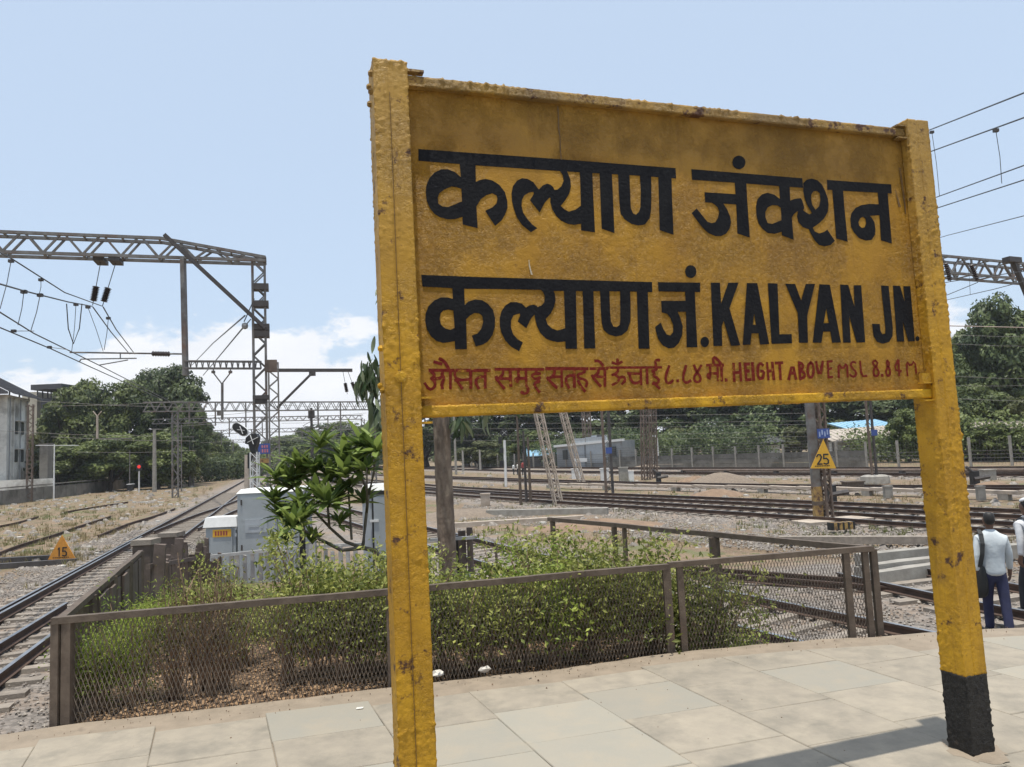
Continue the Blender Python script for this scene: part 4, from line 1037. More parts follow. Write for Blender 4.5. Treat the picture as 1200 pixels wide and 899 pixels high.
# ---------------------------------------------------------------- black colour light signal marked with white crosses
a = at(298, 541, 22.0); sig = thing('railway_signal', 'black signal with white crosses and a slanting arm on a white ladder post', 'signal', (a.x, a.y, -1.4))
Y_ = 22
m = MB(); lattice(m, (a.x, a.y, -1.45), at(298.5, 530, Y_), .20, .2, ch=.03, lc=.02, pitch=.2); m.build('ladder_post', MT['plain_white'], sig)
def plate(pts, depth, th=.12):
    m = MB(); n = len(pts); P = [at(x, y, depth) for x, y in pts]; Q = [p + Vector((0, th, 0)) for p in P]
    m.add(P + Q, [tuple(range(n))[::-1], tuple(range(n, 2 * n))] + [(i, (i + 1) % n, n + (i + 1) % n, n + i) for i in range(n)]); return m
hb = plate([(288, 513), (293, 508.5), (300, 508), (302, 512), (301, 519), (299, 526), (299.5, 531), (294, 531), (291, 521), (287, 520)], Y_, .25).build('signal_head', MT['plain_black'], sig)
def capsule(x0, y0, x1, y1, r, n=8):
    d = math.atan2(y1 - y0, x1 - x0); out = []
    for k in range(n + 1): t = d + math.pi / 2 + math.pi * k / n; out.append((x0 + r * math.cos(t), y0 + r * math.sin(t)))
    for k in range(n + 1): t = d - math.pi / 2 + math.pi * k / n; out.append((x1 + r * math.cos(t), y1 + r * math.sin(t)))
    return out
rim = plate(capsule(277, 500.5, 285, 506, 5.4), Y_ - .03, .1).build('route_arm', MT['plain_white'], sig)
plate(capsule(277, 500.5, 285, 506, 4.8), Y_ - .05, .05).build('arm_face', MT['plain_black'], rim)
def cross(cx, cy, ls, root, depth, w=.04):
    m = MB()
    for k, (x0, y0, x1, y1) in enumerate(ls): m.beam(at(x0, y0, depth - k * .02), at(x1, y1, depth - k * .02), w, .015, up=(0, 0, 1))
    m.build('white_cross', MT['plain_white'], root)
cross(0, 0, [(278, 503.5, 286.5, 504.5), (281, 499.5, 284.5, 508.5)], rim, Y_ - .09); cross(0, 0, [(290, 518.5, 302, 512.5), (293, 509.5, 297, 520.5)], hb, Y_ - .03, .045)
plate([(290, 531), (296, 530), (294.5, 542), (292.5, 549), (290, 549)], Y_, .2).build('hood', MT['plain_black'], sig)

# ---------------------------------------------------------------- right side masts and portal
def board_tri(root, cx, yt, yb, hw, Y, text, mat, name='speed_board', rim=None):
    """triangular speed board with numerals as raised flat strokes"""
    top = at(cx, yt, Y); bl = at(cx - hw, yb, Y); br = at(cx + hw, yb, Y)
    m = MB(); P = [top, bl, br]; Q = [p + Vector((0, .02, 0)) for p in P]
    m.add(P + Q, [(0, 1, 2), (5, 4, 3), (0, 3, 4, 1), (1, 4, 5, 2), (2, 5, 3, 0)]); o = m.build('board_face', MT[mat], root)
    SEG = {'1': [[(.3, .85), (.55, 1), (.55, 0)]], '5': [[(.95, 1), (.15, 1), (.1, .56), (.6, .6), (.95, .38), (.9, .1), (.5, 0), (.05, .08)]], '2': [[(.05, .8), (.3, 1), (.75, .98), (.92, .75), (.7, .45), (.1, .02), (.95, .02)]]}
    hgt = (top.z - bl.z) * .34; wd = hgt * .55; z0 = bl.z + (top.z - bl.z) * .13; x0 = (bl.x + br.x) / 2 - wd * 1.15; t = MB()
    for k, chh in enumerate(text):
        for st in SEG[chh]:
            P = [(x0 + k * wd * 1.25 + u * wd, bl.y - .006 - .0, z0 + v * hgt) for u, v in st]
            for i, (p, q) in enumerate(zip(P, P[1:])):
                e = (Vector(q) - Vector(p)).normalized() * hgt * .05
                t.beam(Vector(p) - e - Vector((0, i * .0006, 0)), Vector(q) + e - Vector((0, i * .0006, 0)), .004, hgt * .15, up=(0, 0, 1) if abs(e.z) < abs(e.x) else (1, 0, 0))
    t.build('numerals', MT['plain_black'], o)
    # thin dark writing line at the foot
    b = MB(); 
    for k in range(9): b.box((bl.x + (br.x - bl.x) * (.2 + .066 * k), bl.y - .004, bl.z + (top.z - bl.z) * .07), ((br.x - bl.x) * .045, .003, (top.z - bl.z) * .035))
    b.build('small_marks', MT['plain_black'], o)
    return o
a = gnd(969, 612, -1.38); MR = thing('overhead_line_portal', 'right hand lattice portal whose mast stands beside the orange 25 board', 'line portal', tuple(a))
tiltR = (at(944, 60, a.y) - at(968, 612, a.y)); zt = at(1150, 283, 26).z
mast(MR, a.x - .02, a.y, .24, .40, zt + .05, 'mast_steel_brown', ch=.07, lc=.05, pitch=.33, ang=.4, lean=(-.0, 0), z0=-1.4)
m = MB(); m.beam((a.x - .27, a.y, -1.45), (a.x - .27, a.y, zt), .26, .22, up=(0, 1, 0)); m.build('channel_post', MT['mast_steel'], MR)
m = MB(); m.beam((a.x - .27, a.y, -1.44), (a.x - .27, a.y, -.15), .28, .24, up=(0, 1, 0)); m.build('yellow_sleeve', MT['mast_yellow'], MR)
m = MB(); m.box((a.x - .26, a.y, -.72), (.31, .27, .14)); m.build('mast_collar', MT['rust_steel'], MR)
m = MB(); m.box(a + Vector((.1, -.2, .05)), (2.6, 1.0, .14), .3); m.build('footing', MT['concrete_light'], MR)
RD = Vector((.915, .403, 0)); B0 = Vector((a.x, a.y, 0)); zbR = zt - .66
truss(MR, B0 - RD * .3, B0 + RD * 21, zbR, zt, .7, 17, ch=.09, lc=.06, verts=True)
e = B0 + RD * 21; mast(MR, e.x, e.y, .4, .35, zt, ch=.07, lc=.045, ang=.4)
m = MB(); m.beam(at(1186, 303, 27.3), at(1206, 352, 27.6), .16, .14); m.box(at(1186, 305, 27.3), (.7, .3, .2), .4); m.build('drop_arm', MT['mast_dark'], MR)
insul(MR, at(1107.5, 306, 26.2), at(1114, 330, 26.2), .10, (.1, .95), n=9); insul(MR, at(1137, 308, 26.6), at(1146, 330, 26.6), .10, (.1, .95), n=9)
m = MB(); c = at(965, 508, a.y - .3); m.box(c, (.42, .03, .33)); pl = m.build('number_plate', MT['blue_plate'], MR)
m = MB(); [m.box((c.x - .14 + .09 * k, c.y - .018, c.z + (.04 if k % 2 else -.02)), (.045, .004, .17)) for k in range(4)]; m.build('plate_marks', pm('plate_light', (.35, .42, .6)), pl)
t25 = thing('speed_board', 'orange triangular board marked 25 fixed low on the right mast', 'speed board', tuple(at(965, 548, a.y - .4)))
board_tri(t25, 965, 515, 549, 15, a.y - .4, '25', 'sign_yellow')
c = gnd(73, 657, -1.33); t15 = thing('speed_board', 'faded orange triangular board marked 15 standing on ballast left of the near track', 'speed board', (c.x, c.y, -1.4))
board_tri(t15, 72.5, 627, 656, 16.5, c.y, '15', 'sign_orange')

def rpole(x, yb, ytop, w, label, mat='mast_steel_brown', kind='lattice', dx=0, group=None, plate_=False, foot=False, base='rust_steel', Y=None):
    a = gnd(x, yb, -1.38); Y = a.y; zt = at(x, ytop, Y).z
    r = thing('line_mast', label, 'line mast', tuple(a), group)
    lx = at(x + dx, ytop, Y).x - a.x if dx else 0
    if kind == 'lattice': mast(r, a.x, a.y, w, w * .75, zt, mat, ch=w * .17, lc=w * .09, pitch=w * .9, ang=.4, lean=(lx, 0), z0=-1.45)
    elif kind == 'double':
        for s in (-1, 1): MB().beam((a.x + s * w * .36, a.y, -1.45), (a.x + s * w * .36 + lx, a.y, zt), w * .26, w * .4, up=(0, 1, 0)).build('mast_channel', MT['mast_dark' if s > 0 else mat], r)
        m = MB(); n = int((zt + 1.4) / .7)
        for k in range(n): z = -1.2 + .7 * k; m.beam((a.x - w * .36, a.y - .05, z), (a.x + w * .36, a.y - .05, z + .35), .05, .02); m.beam((a.x + w * .36, a.y - .05, z + .35), (a.x - w * .36, a.y - .05, z + .7), .05, .02)
        m.build('lacing', MT['mast_dark'], r)
    else: MB().tube([(a.x, a.y, -1.45), (a.x + lx, a.y, zt)], [w * .55, w * .38], 8).build('pole_shaft', MT[mat], r)
    if plate_:
        c = at(x - 1, plate_, Y - .35); pl = MB().box(c, (.36, .03, .36)).build('number_plate', MT['blue_plate'], r)
    if foot: MB().tube([(a.x, a.y, -1.4), (a.x, a.y, -.98), (a.x, a.y, -.9)], [.85, .8, .6], 10).build('plinth', MT['concrete'], r)
    return r
rpole(714.5, 581, 380, .55, 'dark twin channel mast with a small blue plate under the middle of the board', kind='double', plate_=528, mat='mast_steel_brown')
rpole(1025.5, 566, 380, .38, 'mast on a round concrete plinth left of the right board post', kind='double', foot=True, plate_=507, mat='mast_steel_brown')
rpole(690, 548, 400, .9, 'faint lattice mast in front of the long grey building', 'mast_steel_brown')
rpole(757, 562, 400, .55, 'left of two close lattice masts behind the sand heap', 'mast_steel_brown', dx=-3); rpole(766, 560, 400, .5, 'right of two close lattice masts behind the sand heap', 'mast_steel_brown', dx=-3)
rpole(655, 592, 420, .38, 'lattice mast leaning left, rising from a group of thin rusty posts', 'concrete_light', dx=-38)
rpole(682, 567, 400, .45, 'second leaning lattice mast with a white square plate', 'concrete_light', dx=-44)
rpole(534.5, 556, 440, .30, 'round concrete pole just right of the palm like trunk', 'concrete', 'round'); rpole(563, 552, 527, .35, 'short concrete lamp pole with a bent top near the yellow green tree', 'concrete', 'round')
rpole(543, 553, 528, .35, 'short pale pole between the trunk and the yellow green tree', 'concrete', 'round')
for k, (x_, yb, yt, mt_) in enumerate(((610.5, 592, 487, 'rust_steel'), (617, 590, 505, 'mast_dark'), (622, 590, 512, 'rust_steel'))):
    rpole(x_, yb, yt, .15, ('left rusty post', 'middle dark post', 'right rusty post')[k] + ' of three thin posts left of the leaning mast', mt_, 'round')
def lamp(x, yb, yt, label, arm=-6):
    a = gnd(x, yb, -1.38); Y = a.y; r = thing('lamp_post', label, 'lamp post', tuple(a)); zt = at(x, yt, Y).z
    MB().tube([(a.x, a.y, -1.45), (a.x, a.y, zt)], [.16, .10], 6).build('lamp_shaft', MT['plain_white'], r)
    e = at(x + arm, yt - 2, Y); m = MB(); m.tube([(a.x, a.y, zt), e], .06, 5); m.build('lamp_arm', MT['plain_white'], r)
    MB().box(e, (.6, .3, .14)).build('lamp_head', MT['plain_white'], r)
lamp(772, 546, 513, 'white lamp post with its arm to the left, right of the twin lattice masts'); lamp(932, 533, 476, 'thin lamp post in front of the fence left of the 25 board'); lamp(1143, 520, 477, 'lamp post with arm seen right of the right board post', -9)
for x_, yb, yt, lb in ((624, 546, 517, 'thin lamp pole left of the blue roof'), (652, 545, 520, 'thin pole beside the leaning masts'), (676, 548, 507, 'thin pole rising in front of the grey building'), (727, 542, 502, 'thin pole at the right end of the grey building')): rpole(x_, yb, yt, .16, lb, 'mast_steel', 'round')
a = gnd(593, 570, -1.38); Y = a.y; s2 = thing('railway_signal', 'signal on a thin white post with black round head and small cross', 'signal', tuple(a))
MB().tube([(a.x, a.y, -1.4), at(591, 516, Y)], .11, 8).build('signal_post', MT['plain_white'], s2); c = at(590.5, 507, Y)
hd = MB().tube([c, c + Vector((0, .25, 0))], .34, 12).build('signal_head', MT['plain_black'], s2)
MB().beam(at(588.5, 505, Y - .03), at(593.5, 509.5, Y - .03), .07, .02).beam(at(593.5, 505, Y - .05), at(588.5, 509.5, Y - .05), .07, .02).build('white_cross', MT['plain_white'], hd)
for y0, y1, x_ in ((512, 520, 586), (525, 531, 587.5), (540, 547, 588)): MB().box(at(x_, (y0 + y1) / 2, Y - .02), (.3, .25, (y1 - y0) * Y / FPX)).build('signal_box', MT['plain_black'], s2)

# ---------------------------------------------------------------- overhead wires
def wire(pts, r, label, group, droppers=(), mat='wire', name='overhead_wire'):
    P = [at(*p) for p in pts]
    if group == GR and len(pts) > 3: P = [P[0] + (P[0] - P[1]).normalized() * 24] + P + [P[-1] + (P[-1] - P[-2]).normalized() * 14]
    elif group == GL and pts[0][0] < 0: P = [P[0] + (P[0] - P[1]).normalized() * 14] + P
    Q = []
    for i in range(len(P) - 1):
        for k in range(4): Q.append(P[i].lerp(P[i + 1], k / 4))
    Q.append(P[-1]); o = MB().tube(Q, r, 5).build(name, MT[mat]); tag(o, label, 'wire', group)
    for (a, b) in droppers:
        A = at(*a); B = at(*b); mid = (A + B) / 2 + Vector((.02, 0, 0)); MB().tube([A, mid, B], r * .5, 4).build('dropper', MT[mat], o)
        MB().box(A, (r * 6, r * 4, r * 4)).build('clip', MT['mast_dark'], o)
GL = 'catenary wires over the left tracks'; GR = 'catenary wires at the upper right'
wire([(-90, 245, 11), (0, 296, 14), (15, 304, 15), (76, 343, 19), (120, 359, 24.7)], .016, 'upper left wire dropping from the frame edge to the portal insulators', GL, [((13, 306, 15), (0, 362, 13.5)), ((48, 328, 17), (46, 345, 17))])
wire([(-60, 322, 11), (0, 333, 13), (28, 341, 15), (80, 354, 19), (108, 359, 24.6)], .018, 'second left wire with dark splice, just under the uppermost wire', GL, [((28, 342, 15), (21, 381, 15)), ((47, 346, 16), (36, 388, 15)), ((89, 357, 20), (84, 412, 20))])
wire([(-80, 330, 10), (0, 366, 12.7), (40, 391, 15), (120, 430, 20.5), (200, 471, 38)], .014, 'third left wire carrying a small crossbar near the frame edge', GL)
wire([(-80, 356, 11), (0, 384, 14), (60, 409, 16.5), (108, 431, 20), (190, 468, 36)], .014, 'lowest left contact wire', GL, [((16, 388, 14.5), (40, 388, 14.6)), ((58, 407, 16.5), (80, 410, 16.6))])
wire([(109, 360, 24.6), (130, 389, 30), (152, 415, 40)], .022, 'left of two wires fanning down right from the hanging insulators', GL, [((103, 360, 24), (121, 412, 24.5))]); wire([(121, 360, 24.7), (136, 386, 30), (158, 415, 40)], .022, 'right of two wires fanning down right from the hanging insulators', GL, [((127, 373, 26), (122, 410, 25))])
wire([(287, 370, 25.5), (250, 402, 45), (225, 428, 70)], .03, 'upper stay wire running down left from the knee strut', GL); wire([(285, 384, 25.5), (255, 420, 42), (238, 440, 60)], .03, 'lower stay wire running down left from the round insulator', GL)
m = MB().tube([at(78, 356, 19), at(80, 385, 19.2), at(86, 403, 19.6), at(93, 385, 19.6), at(96, 356, 19.6)], .014, 5); tag(m.build('jumper_cable', MT['wire']), 'looping jumper cable hanging between the left wires', 'cable')
wire([(1020, 178, 30), (1088, 153, 17), (1200, 109, 11), (1320, 62, 8)], .014, 'top wire right of the board', GR, [((1092, 155, 16.6), (1101, 230, 16.6))])
wire([(1020, 202, 30), (1090, 178, 17), (1200, 138, 11.6), (1320, 94, 8.5)], .014, 'second wire from the top right of the board', GR, [((1167, 153, 12.6), (1174, 215, 12.6))])
wire([(1040, 250, 28), (1098, 231, 17), (1200, 194, 12), (1320, 150, 9)], .012, 'third wire from the top right of the board', GR)
wire([(1040, 262, 28), (1098, 244, 17), (1200, 211, 12.5), (1320, 172, 9)], .012, 'fourth wire from the top right of the board', GR)
wire([(1060, 291, 34), (1110, 276, 26), (1200, 253, 18), (1300, 228, 14)], .012, 'wire just above the right portal beam', GR)
wire([(1040, 346, 40), (1114, 330, 26.2), (1200, 318, 22), (1300, 305, 19)], .014, 'wire joining the right portal insulators', GR); wire([(1080, 356, 34), (1112, 345, 28), (1146, 331, 26.6)], .014, 'short slanting wire below the right portal insulators', GR)
wire([(1070, 362, 40), (1112, 351, 33), (1165, 339, 27), (1230, 322, 22)], .014, 'long wire sloping under the right portal', GR, [((1134, 309, 26.6), (1137, 345, 28.5))])
wire([(1060, 381, 46), (1115, 382, 44), (1200, 384, 42), (1260, 386, 40)], .03, 'pinkish cable crossing in front of the right trees', GR, mat='copper_wire')
GF = 'thin distant wires in front of the far trees'
rs = random.Random(8)
for k, (y0, y1) in enumerate(((488, 484), (496, 493), (503, 497), (510, 506), (517, 511), (392, 394), (402, 406), (440, 444), (452, 450), (466, 470))):
    x0, x1 = (500, 960) if k < 5 else (1090, 1260); Y0 = 60 + 4 * k if k < 5 else 48
    wire([(x0, y0, Y0), ((x0 + x1) / 2, (y0 + y1) / 2 + 1.5, Y0 - 3), (x1, y1, Y0 - 8)], .011, ('%s thin wire from the top in front of the dark trees %s' % (('first', 'second', 'third', 'fourth', 'fifth')[k % 5], 'below the name board' if k < 5 else 'right of the board')), GF, mat='mast_steel')
GN = 'thin distant wires around the far left portals'
for k, (x0, y0, x1, y1, Y0) in enumerate(((0, 505, 180, 511, 60), (40, 470, 240, 478, 58), (60, 476, 215, 470, 60), (90, 530, 230, 528, 70), (200, 500, 430, 484, 72), (235, 519, 430, 507, 90), (225, 489, 330, 478, 60), (330, 496, 440, 492, 60), (330, 507, 440, 500, 66), (235, 532, 330, 524, 110), (325, 475, 440, 476, 60), (60, 512, 230, 517, 62))):
    wire([(x0, y0, Y0), ((x0 + x1) / 2, (y0 + y1) / 2 + 1.5, Y0 + 2), (x1, y1, Y0 + 4)], .015, 'thin distant wire %s' % ('low across the white building and left trees', 'high across the left clump of trees', 'running right to the drop arm over the trees', 'low across the trunks of the left clump', 'rising right behind the frangipani to the board post', 'lowest behind the twin masts, passing the board post', 'rising steeply to the upper portal beam near the twin masts', 'right of the twin masts, upper of a close pair', 'right of the twin masts, lower of a close pair', 'passing behind the black signal near the horizon', 'level with the arm end right of the twin masts', 'sagging past the Y topped hanging post')[k], GN, mat='mast_steel')

# ---------------------------------------------------------------- lineside cabinets and picket fence
def cabinet(x0, x1, yt, Y, depth, label, mat, lid, ovh=.04, lidh=.1, zb=None):
    a = at(x0, yt, Y); b = at(x1, yt, Y); w_ = b.x - a.x; cx = (a.x + b.x) / 2; cy = Y + depth / 2
    zb = gz(cx, cy) - .05 if zb is None else zb; zt = a.z
    r = thing('equipment_cabinet', label, 'cabinet', (cx, cy, zb))
    MB().box((cx, cy, (zb + zt - lidh) / 2), (w_, depth, zt - lidh - zb)).build('body', MT[mat], r)
    m = MB(); z = zt - lidh; hw, hd = w_ / 2 + ovh, depth / 2 + ovh
    m.hexa([(cx - hw, cy - hd, z - .02), (cx + hw, cy - hd, z - .02), (cx + hw, cy + hd, z - .02), (cx - hw, cy + hd, z - .02),
            (cx - hw * .9, cy - hd * .8, zt), (cx + hw * .9, cy - hd * .8, zt), (cx + hw * .9, cy + hd * .8, zt), (cx - hw * .9, cy + hd * .8, zt)]); m.build('lid', MT[lid], r)
    return r, cx, cy, w_, zb, zt
r, cx, cy, w_, zb, zt = cabinet(278, 352, 574, 16.6, .9, 'large grey equipment cabinet behind the picket fence left of the frangipani', 'cabinet_grey', 'plain_white', .02, .07)
y = cy - .45 - .012
m = MB(); m.box((cx - .02, y, (zb + zt) / 2), (w_ * .86, .024, (zt - zb) * .84)); d = m.build('door', MT['cabinet_grey'], r)
m = MB(); m.box((cx - .28, y - .02, zt - .82), (.50, .015, .30)); m.build('nameplate', MT['cabinet_light'], d)
m = MB(); m.box((cx - .34, y - .032, zt - .82), (.24, .006, .06)); m.box((cx - .15, y - .032, zt - .82), (.06, .006, .12)); m.build('plate_marks', MT['cabinet_grey'], d)
m = MB(); [m.box((cx + .16, y - .03, zz), (.05, .03, .12)) for zz in (zt - .5, zt - 1.2)]; m.build('handle', MT['mast_dark'], d)
for k in range(5): MB().box((cx + .38, y - .018, zt - .30 - .05 * k), (.30, .014, .018)).build('louvre', MT['mast_dark'], d)
MB().box((cx + .20, y - .016, (zb + zt) / 2), (.012, .01, (zt - zb) * .84)).build('door_seam', MT['mast_dark'], d)
for zz in (zt - .35, zt - 1.35): MB().tube([(cx - w_ * .43, y - .02, zz), (cx - w_ * .43, y - .02, zz + .12)], .018, 6).build('hinge', MT['mast_dark'], d)
r, cx, cy, w_, zb, zt = cabinet(241, 276, 607, 16.9, .5, 'smaller grey cabinet with white lid and orange warning strip, left of the large cabinet', 'cabinet_grey', 'plain_white', .05, .20)
y = cy - .25
m = MB(); m.box((cx + .02, y - .012, zt - .75), (w_ * .74, .024, .98)); d = m.build('door', MT['cabinet_grey'], r)
m = MB(); m.box((cx + .04, y - .03, zt - .36), (.42, .012, .17)); s = m.build('warning_strip', MT['sign_yellow'], d)
m = MB(); [m.box((cx - .10 + .062 * k, y - .038, zt - .36), (.038, .004, .10)) for k in range(5)]; m.build('strip_letters', MT['cloth_red'], d)
m = MB(); [m.tube([(cx + w_ / 2 + .01, y, zz), (cx + w_ / 2 + .01, y, zz + .08)], .018, 6) for zz in (zt - .3, zt - .45, zt - 1.0)]; m.build('hinge', MT['plain_white'], r)
r, cx, cy, w_, zb, zt = cabinet(424, 470, 569, 13.5, .7, 'grey cabinet with white lid half hidden behind the left board post', 'cabinet_light', 'plain_white', .03, .12)
m = MB(); m.box((cx - w_ / 2 + .22, cy - .36, (zt + zb) / 2 - .05), (.09, .03, (zt - zb) * .8)); m.box((cx - w_ / 2 + .28, cy - .365, zt - .14), (.28, .03, .07)); m.build('door_frame', MT['plain_black'], r)
m = MB(); m.box((cx + .1, cy - .37, (zt + zb) / 2), (.5, .02, (zt - zb) * .75)); m.build('door', MT['cabinet_grey'], r)
m = MB(); m.box((cx - w_ / 2 + .22, cy - .385, zt - .65), (.16, .03, .04)); m.build('hinge', MT['plain_white'], r)
a = at(354, 604, 14.2); b = thing('marker_post', 'black post with a rounded white cap under the frangipani leaves', 'post', (a.x, a.y, gz(a.x, a.y)))
MB().box((a.x, a.y, a.z / 2 + gz(a.x, a.y) / 2), (.09, .09, a.z - gz(a.x, a.y))).build('shaft', MT['plain_black'], b)
MB().lathe((a.x, a.y, a.z - .06), [(.13, 0), (.14, .06), (.09, .11), (.02, .13)], 12).build('cap', MT['plain_white'], b)

pk = thing('picket_fence', 'pale grey concrete picket fence in front of the cabinets', 'fence', (-5, 14.6, -.7))
def picket_run(x0, y0, x1, y1, n, h, w, mat, mis=0., root=None, seed=0, skip=0):
    rs = random.Random(seed); A = Vector((x0, y0, 0)); B = Vector((x1, y1, 0)); ang = math.atan2(y1 - y0, x1 - x0)
    for k in range(n):
        if rs.random() < skip: continue
        p = A.lerp(B, k / (n - 1)); z = gz(p.x, p.y) - .15; hh = h * rs.uniform(1 - mis, 1 + mis * .3); ww = w * rs.uniform(.85, 1.15)
        lx = rs.uniform(-.03, .03) * (1 + mis * 6); m = MB()
        m.hexa([(p.x - ww / 2, p.y - .02, z), (p.x + ww / 2, p.y - .02, z), (p.x + ww / 2, p.y + .02, z), (p.x - ww / 2, p.y + .02, z),
                (p.x - ww * .42 + lx, p.y - .018, z + hh), (p.x + ww * .42 + lx, p.y - .018, z + hh - rs.uniform(0, .03)), (p.x + ww * .42 + lx, p.y + .018, z + hh - .01), (p.x - ww * .42 + lx, p.y + .018, z + hh)])
        m.build('picket', MT[mat], root)
a = at(243, 650, 14.6); b = at(360, 640, 14.6); c = at(372, 645, 14.4); d = at(446, 636, 14.0); e = at(560, 640, 14.2)
picket_run(a.x, 14.6, b.x, 14.5, 14, .78, .085, 'picket_grey', .08, pk, 1); picket_run(c.x, 14.4, d.x, 14.0, 9, .78, .085, 'picket_grey', .12, pk, 2); picket_run(at(500, 640, 13.8).x, 13.8, at(512, 640, 13.8).x, 13.8, 2, .95, .10, 'picket_grey', .1, pk, 3)
picket_run(at(536, 640, 13.6).x, 13.6, at(546, 640, 13.6).x, 13.6, 2, .95, .10, 'picket_grey', .1, pk, 4)
m = MB(); m.beam((a.x - 1.2, 14.54, at(200, 659, 14.54).z), (b.x, 14.46, at(360, 641, 14.4).z), .05, .06); m.build('rail', MT['picket_grey'], pk)
m = MB(); m.beam((b.x + .2, 14.35, at(375, 641, 14.3).z), (e.x, 13.95, at(545, 630, 14).z), .05, .06); m.build('rail', MT['picket_grey'], pk)
for x_, y_, w_ in ((365, 634, .17), (550, 618, .11), (541, 622, .14)):
    p = at(x_, y_, 14.25); m = MB(); g = gz(p.x, p.y) - .2; m.box((p.x, p.y, (p.z + g) / 2), (w_, .12, p.z - g)); m.build('fence_post', MT['picket_grey' if x_ < 400 else 'picket_brown'], pk)
p = at(537, 632, 14.4); MB().box((p.x, p.y, p.z - .3), (.16, .2, .75)).build('relay_box', MT['plain_black'], pk)
pb = thing('picket_fence', 'broken dark brown picket fence between the left track and the small cabinet', 'fence', (-5, 11, -.6))
a = at(162, 640, 8.8); b = at(205, 640, 11.6); c = at(243, 640, 14.2)
picket_run(at(182, 640, 9.6).x, 9.6, b.x, 11.6, 7, 1.05, .16, 'picket_brown', .25, pb, 5); picket_run(at(207, 640, 11.8).x, 11.8, c.x, 14.2, 15, .95, .10, 'picket_brown', .35, pb, 6, .1); picket_run(at(207, 640, 12.4).x + .15, 12.4, c.x + .1, 14.5, 11, .8, .08, 'picket_brown', .35, pb, 7, .2)
m = MB(); m.beam((at(178, 640, 9.5).x, 9.4, at(178, 664, 9.4).z), (c.x, 14.2, at(243, 652, 14.2).z), .05, .06); m.build('rail', MT['picket_brown'], pb)
for k, (x_, yt, Y_, w_, lb) in enumerate(((171, 632, 10.0, .24, 'square concrete block post at the corner of the side fence'), (201, 624, 12.6, .28, 'flat topped concrete block post right of the corner block'))):
    p = at(x_, yt, Y_); g = gz(p.x, p.y) - .1; t_ = thing('block_post', lb, 'post', (p.x, p.y, g)); MB().box((p.x, p.y, (p.z + g) / 2), (w_, w_, p.z - g - .08)).build('shaft', MT['picket_brown'], t_); MB().box((p.x, p.y, p.z - .03), (w_ * 1.15, w_ * 1.15, .07)).build('coping', MT['sleeper_concrete'], t_)
p = at(404, 658, 12); t_ = tag(MB().tube([(p.x, p.y, gz(p.x, p.y)), (p.x, p.y, p.z)], .03, 6).build('stake', MT['rust_steel']), 'thin rusty stake', 'stake')
bpy.data.objects.remove(t_)
p = at(581, 636, 15); t_ = tag(MB().tube([(p.x, p.y, -1.4), (p.x, p.y, p.z)], .03, 6).build('metal_stake', MT['rust_steel']), 'thin dark stake beside the near right track, right of the tree trunk', 'stake')

# ---------------------------------------------------------------- things lying on the ground
def slab(x, y, z, l, w, h, rz, label, mat='concrete', cat='concrete beam', group=None, name='concrete_beam', tilt=0):
    m = MB(); rs = random.Random(int(x * 100)); n = 5
    for k in range(n + 1):
        t = k / n - .5; jx = rs.uniform(-.012, .012)
        m.v += [(l * t, -w / 2 + jx, -h / 2), (l * t, -w / 2 * .94 + jx, h / 2), (l * t, w / 2 * .94 + jx, h / 2 + rs.uniform(-.008, .008)), (l * t, w / 2 + jx, -h / 2)]
    for k in range(n):
        for j in range(4): a = k * 4; m.f.append((a + j, a + 4 + j, a + 4 + (j + 1) % 4, a + (j + 1) % 4)); m.mi.append(0)
    m.f += [(0, 1, 2, 3), (n * 4 + 3, n * 4 + 2, n * 4 + 1, n * 4)]; m.mi += [0, 0]
    o = m.build(name, MT[mat]); o.location = (x, y, z); o.rotation_euler = (tilt, 0, rz); return tag(o, label, cat, group)
GS = 'concrete beams stacked beside the right board post'
for k, (x_, y_, zz, ln, rz, lb) in enumerate(((1066, 645, -.98, 2.7, .28, 'farthest and highest concrete beam of the stack left of the right board post'), (1070, 657, -1.05, 2.6, .34, 'middle concrete beam of the stack left of the right board post'), (1078, 664, -1.12, 2.6, .40, 'nearest concrete beam of the stack, crossing the one behind it'), (1048, 663, -1.2, 1.8, .25, 'short concrete beam at the bottom left of the stack'))):
    p = gnd(x_, y_, zz); slab(p.x, p.y, zz - .1, ln, .26, .26, rz, lb, 'concrete', group=GS)
p = gnd(1010, 631, -1.2); slab(p.x, p.y, -1.24, 4.2, .25, .2, -.35, 'long dark flat beam lying in front of the concrete stack', 'sleeper_concrete')
p = gnd(1160, 648, -1.2); slab(p.x, p.y, -1.2, 1.6, .3, .3, .2, 'concrete beam behind the walking man', 'concrete')
p = gnd(640, 601, -1.3); slab(p.x, p.y, -1.3, 5.6, .4, .35, -.3, 'long stone kerb lying left of the low garden rail', 'concrete'); p = gnd(600, 610, -1.3); slab(p.x, p.y, -1.36, 6, .35, .2, .15, 'flat pale slab left on the earth beside the near right track', 'concrete_light')
p = gnd(850, 606, -1.3)
for k, (x_, y_, ln, rz) in enumerate(((865, 672, 2.0, -.95), (880, 679, 2.2, -.98))):
    p = gnd(x_ + 30, y_, -1.25); o = MB(); rail_mb(o, [Vector((p.x - .95 * ln / 1.3, p.y + ln * .62, 0)), Vector((p.x + .95 * ln / 1.3, p.y - ln * .62, 0))], 0, -1.36); tag(o.build('loose_rail', [MT['rail_side'], MT['rail_side']]), ('farther' if k == 0 else 'nearer') + ' of two short loose rails seen through the fence mesh', 'rail')
def oldrail(pts, lab, z=-1.44):
    o = MB(); rail_mb(o, catmull([tuple(gnd(x, y, -1.3))[:2] for x, y in pts], 1.), 0, z); tag(o.build('old_rail', [MT['rail_side'], MT['rail_side']]), lab, 'rail')
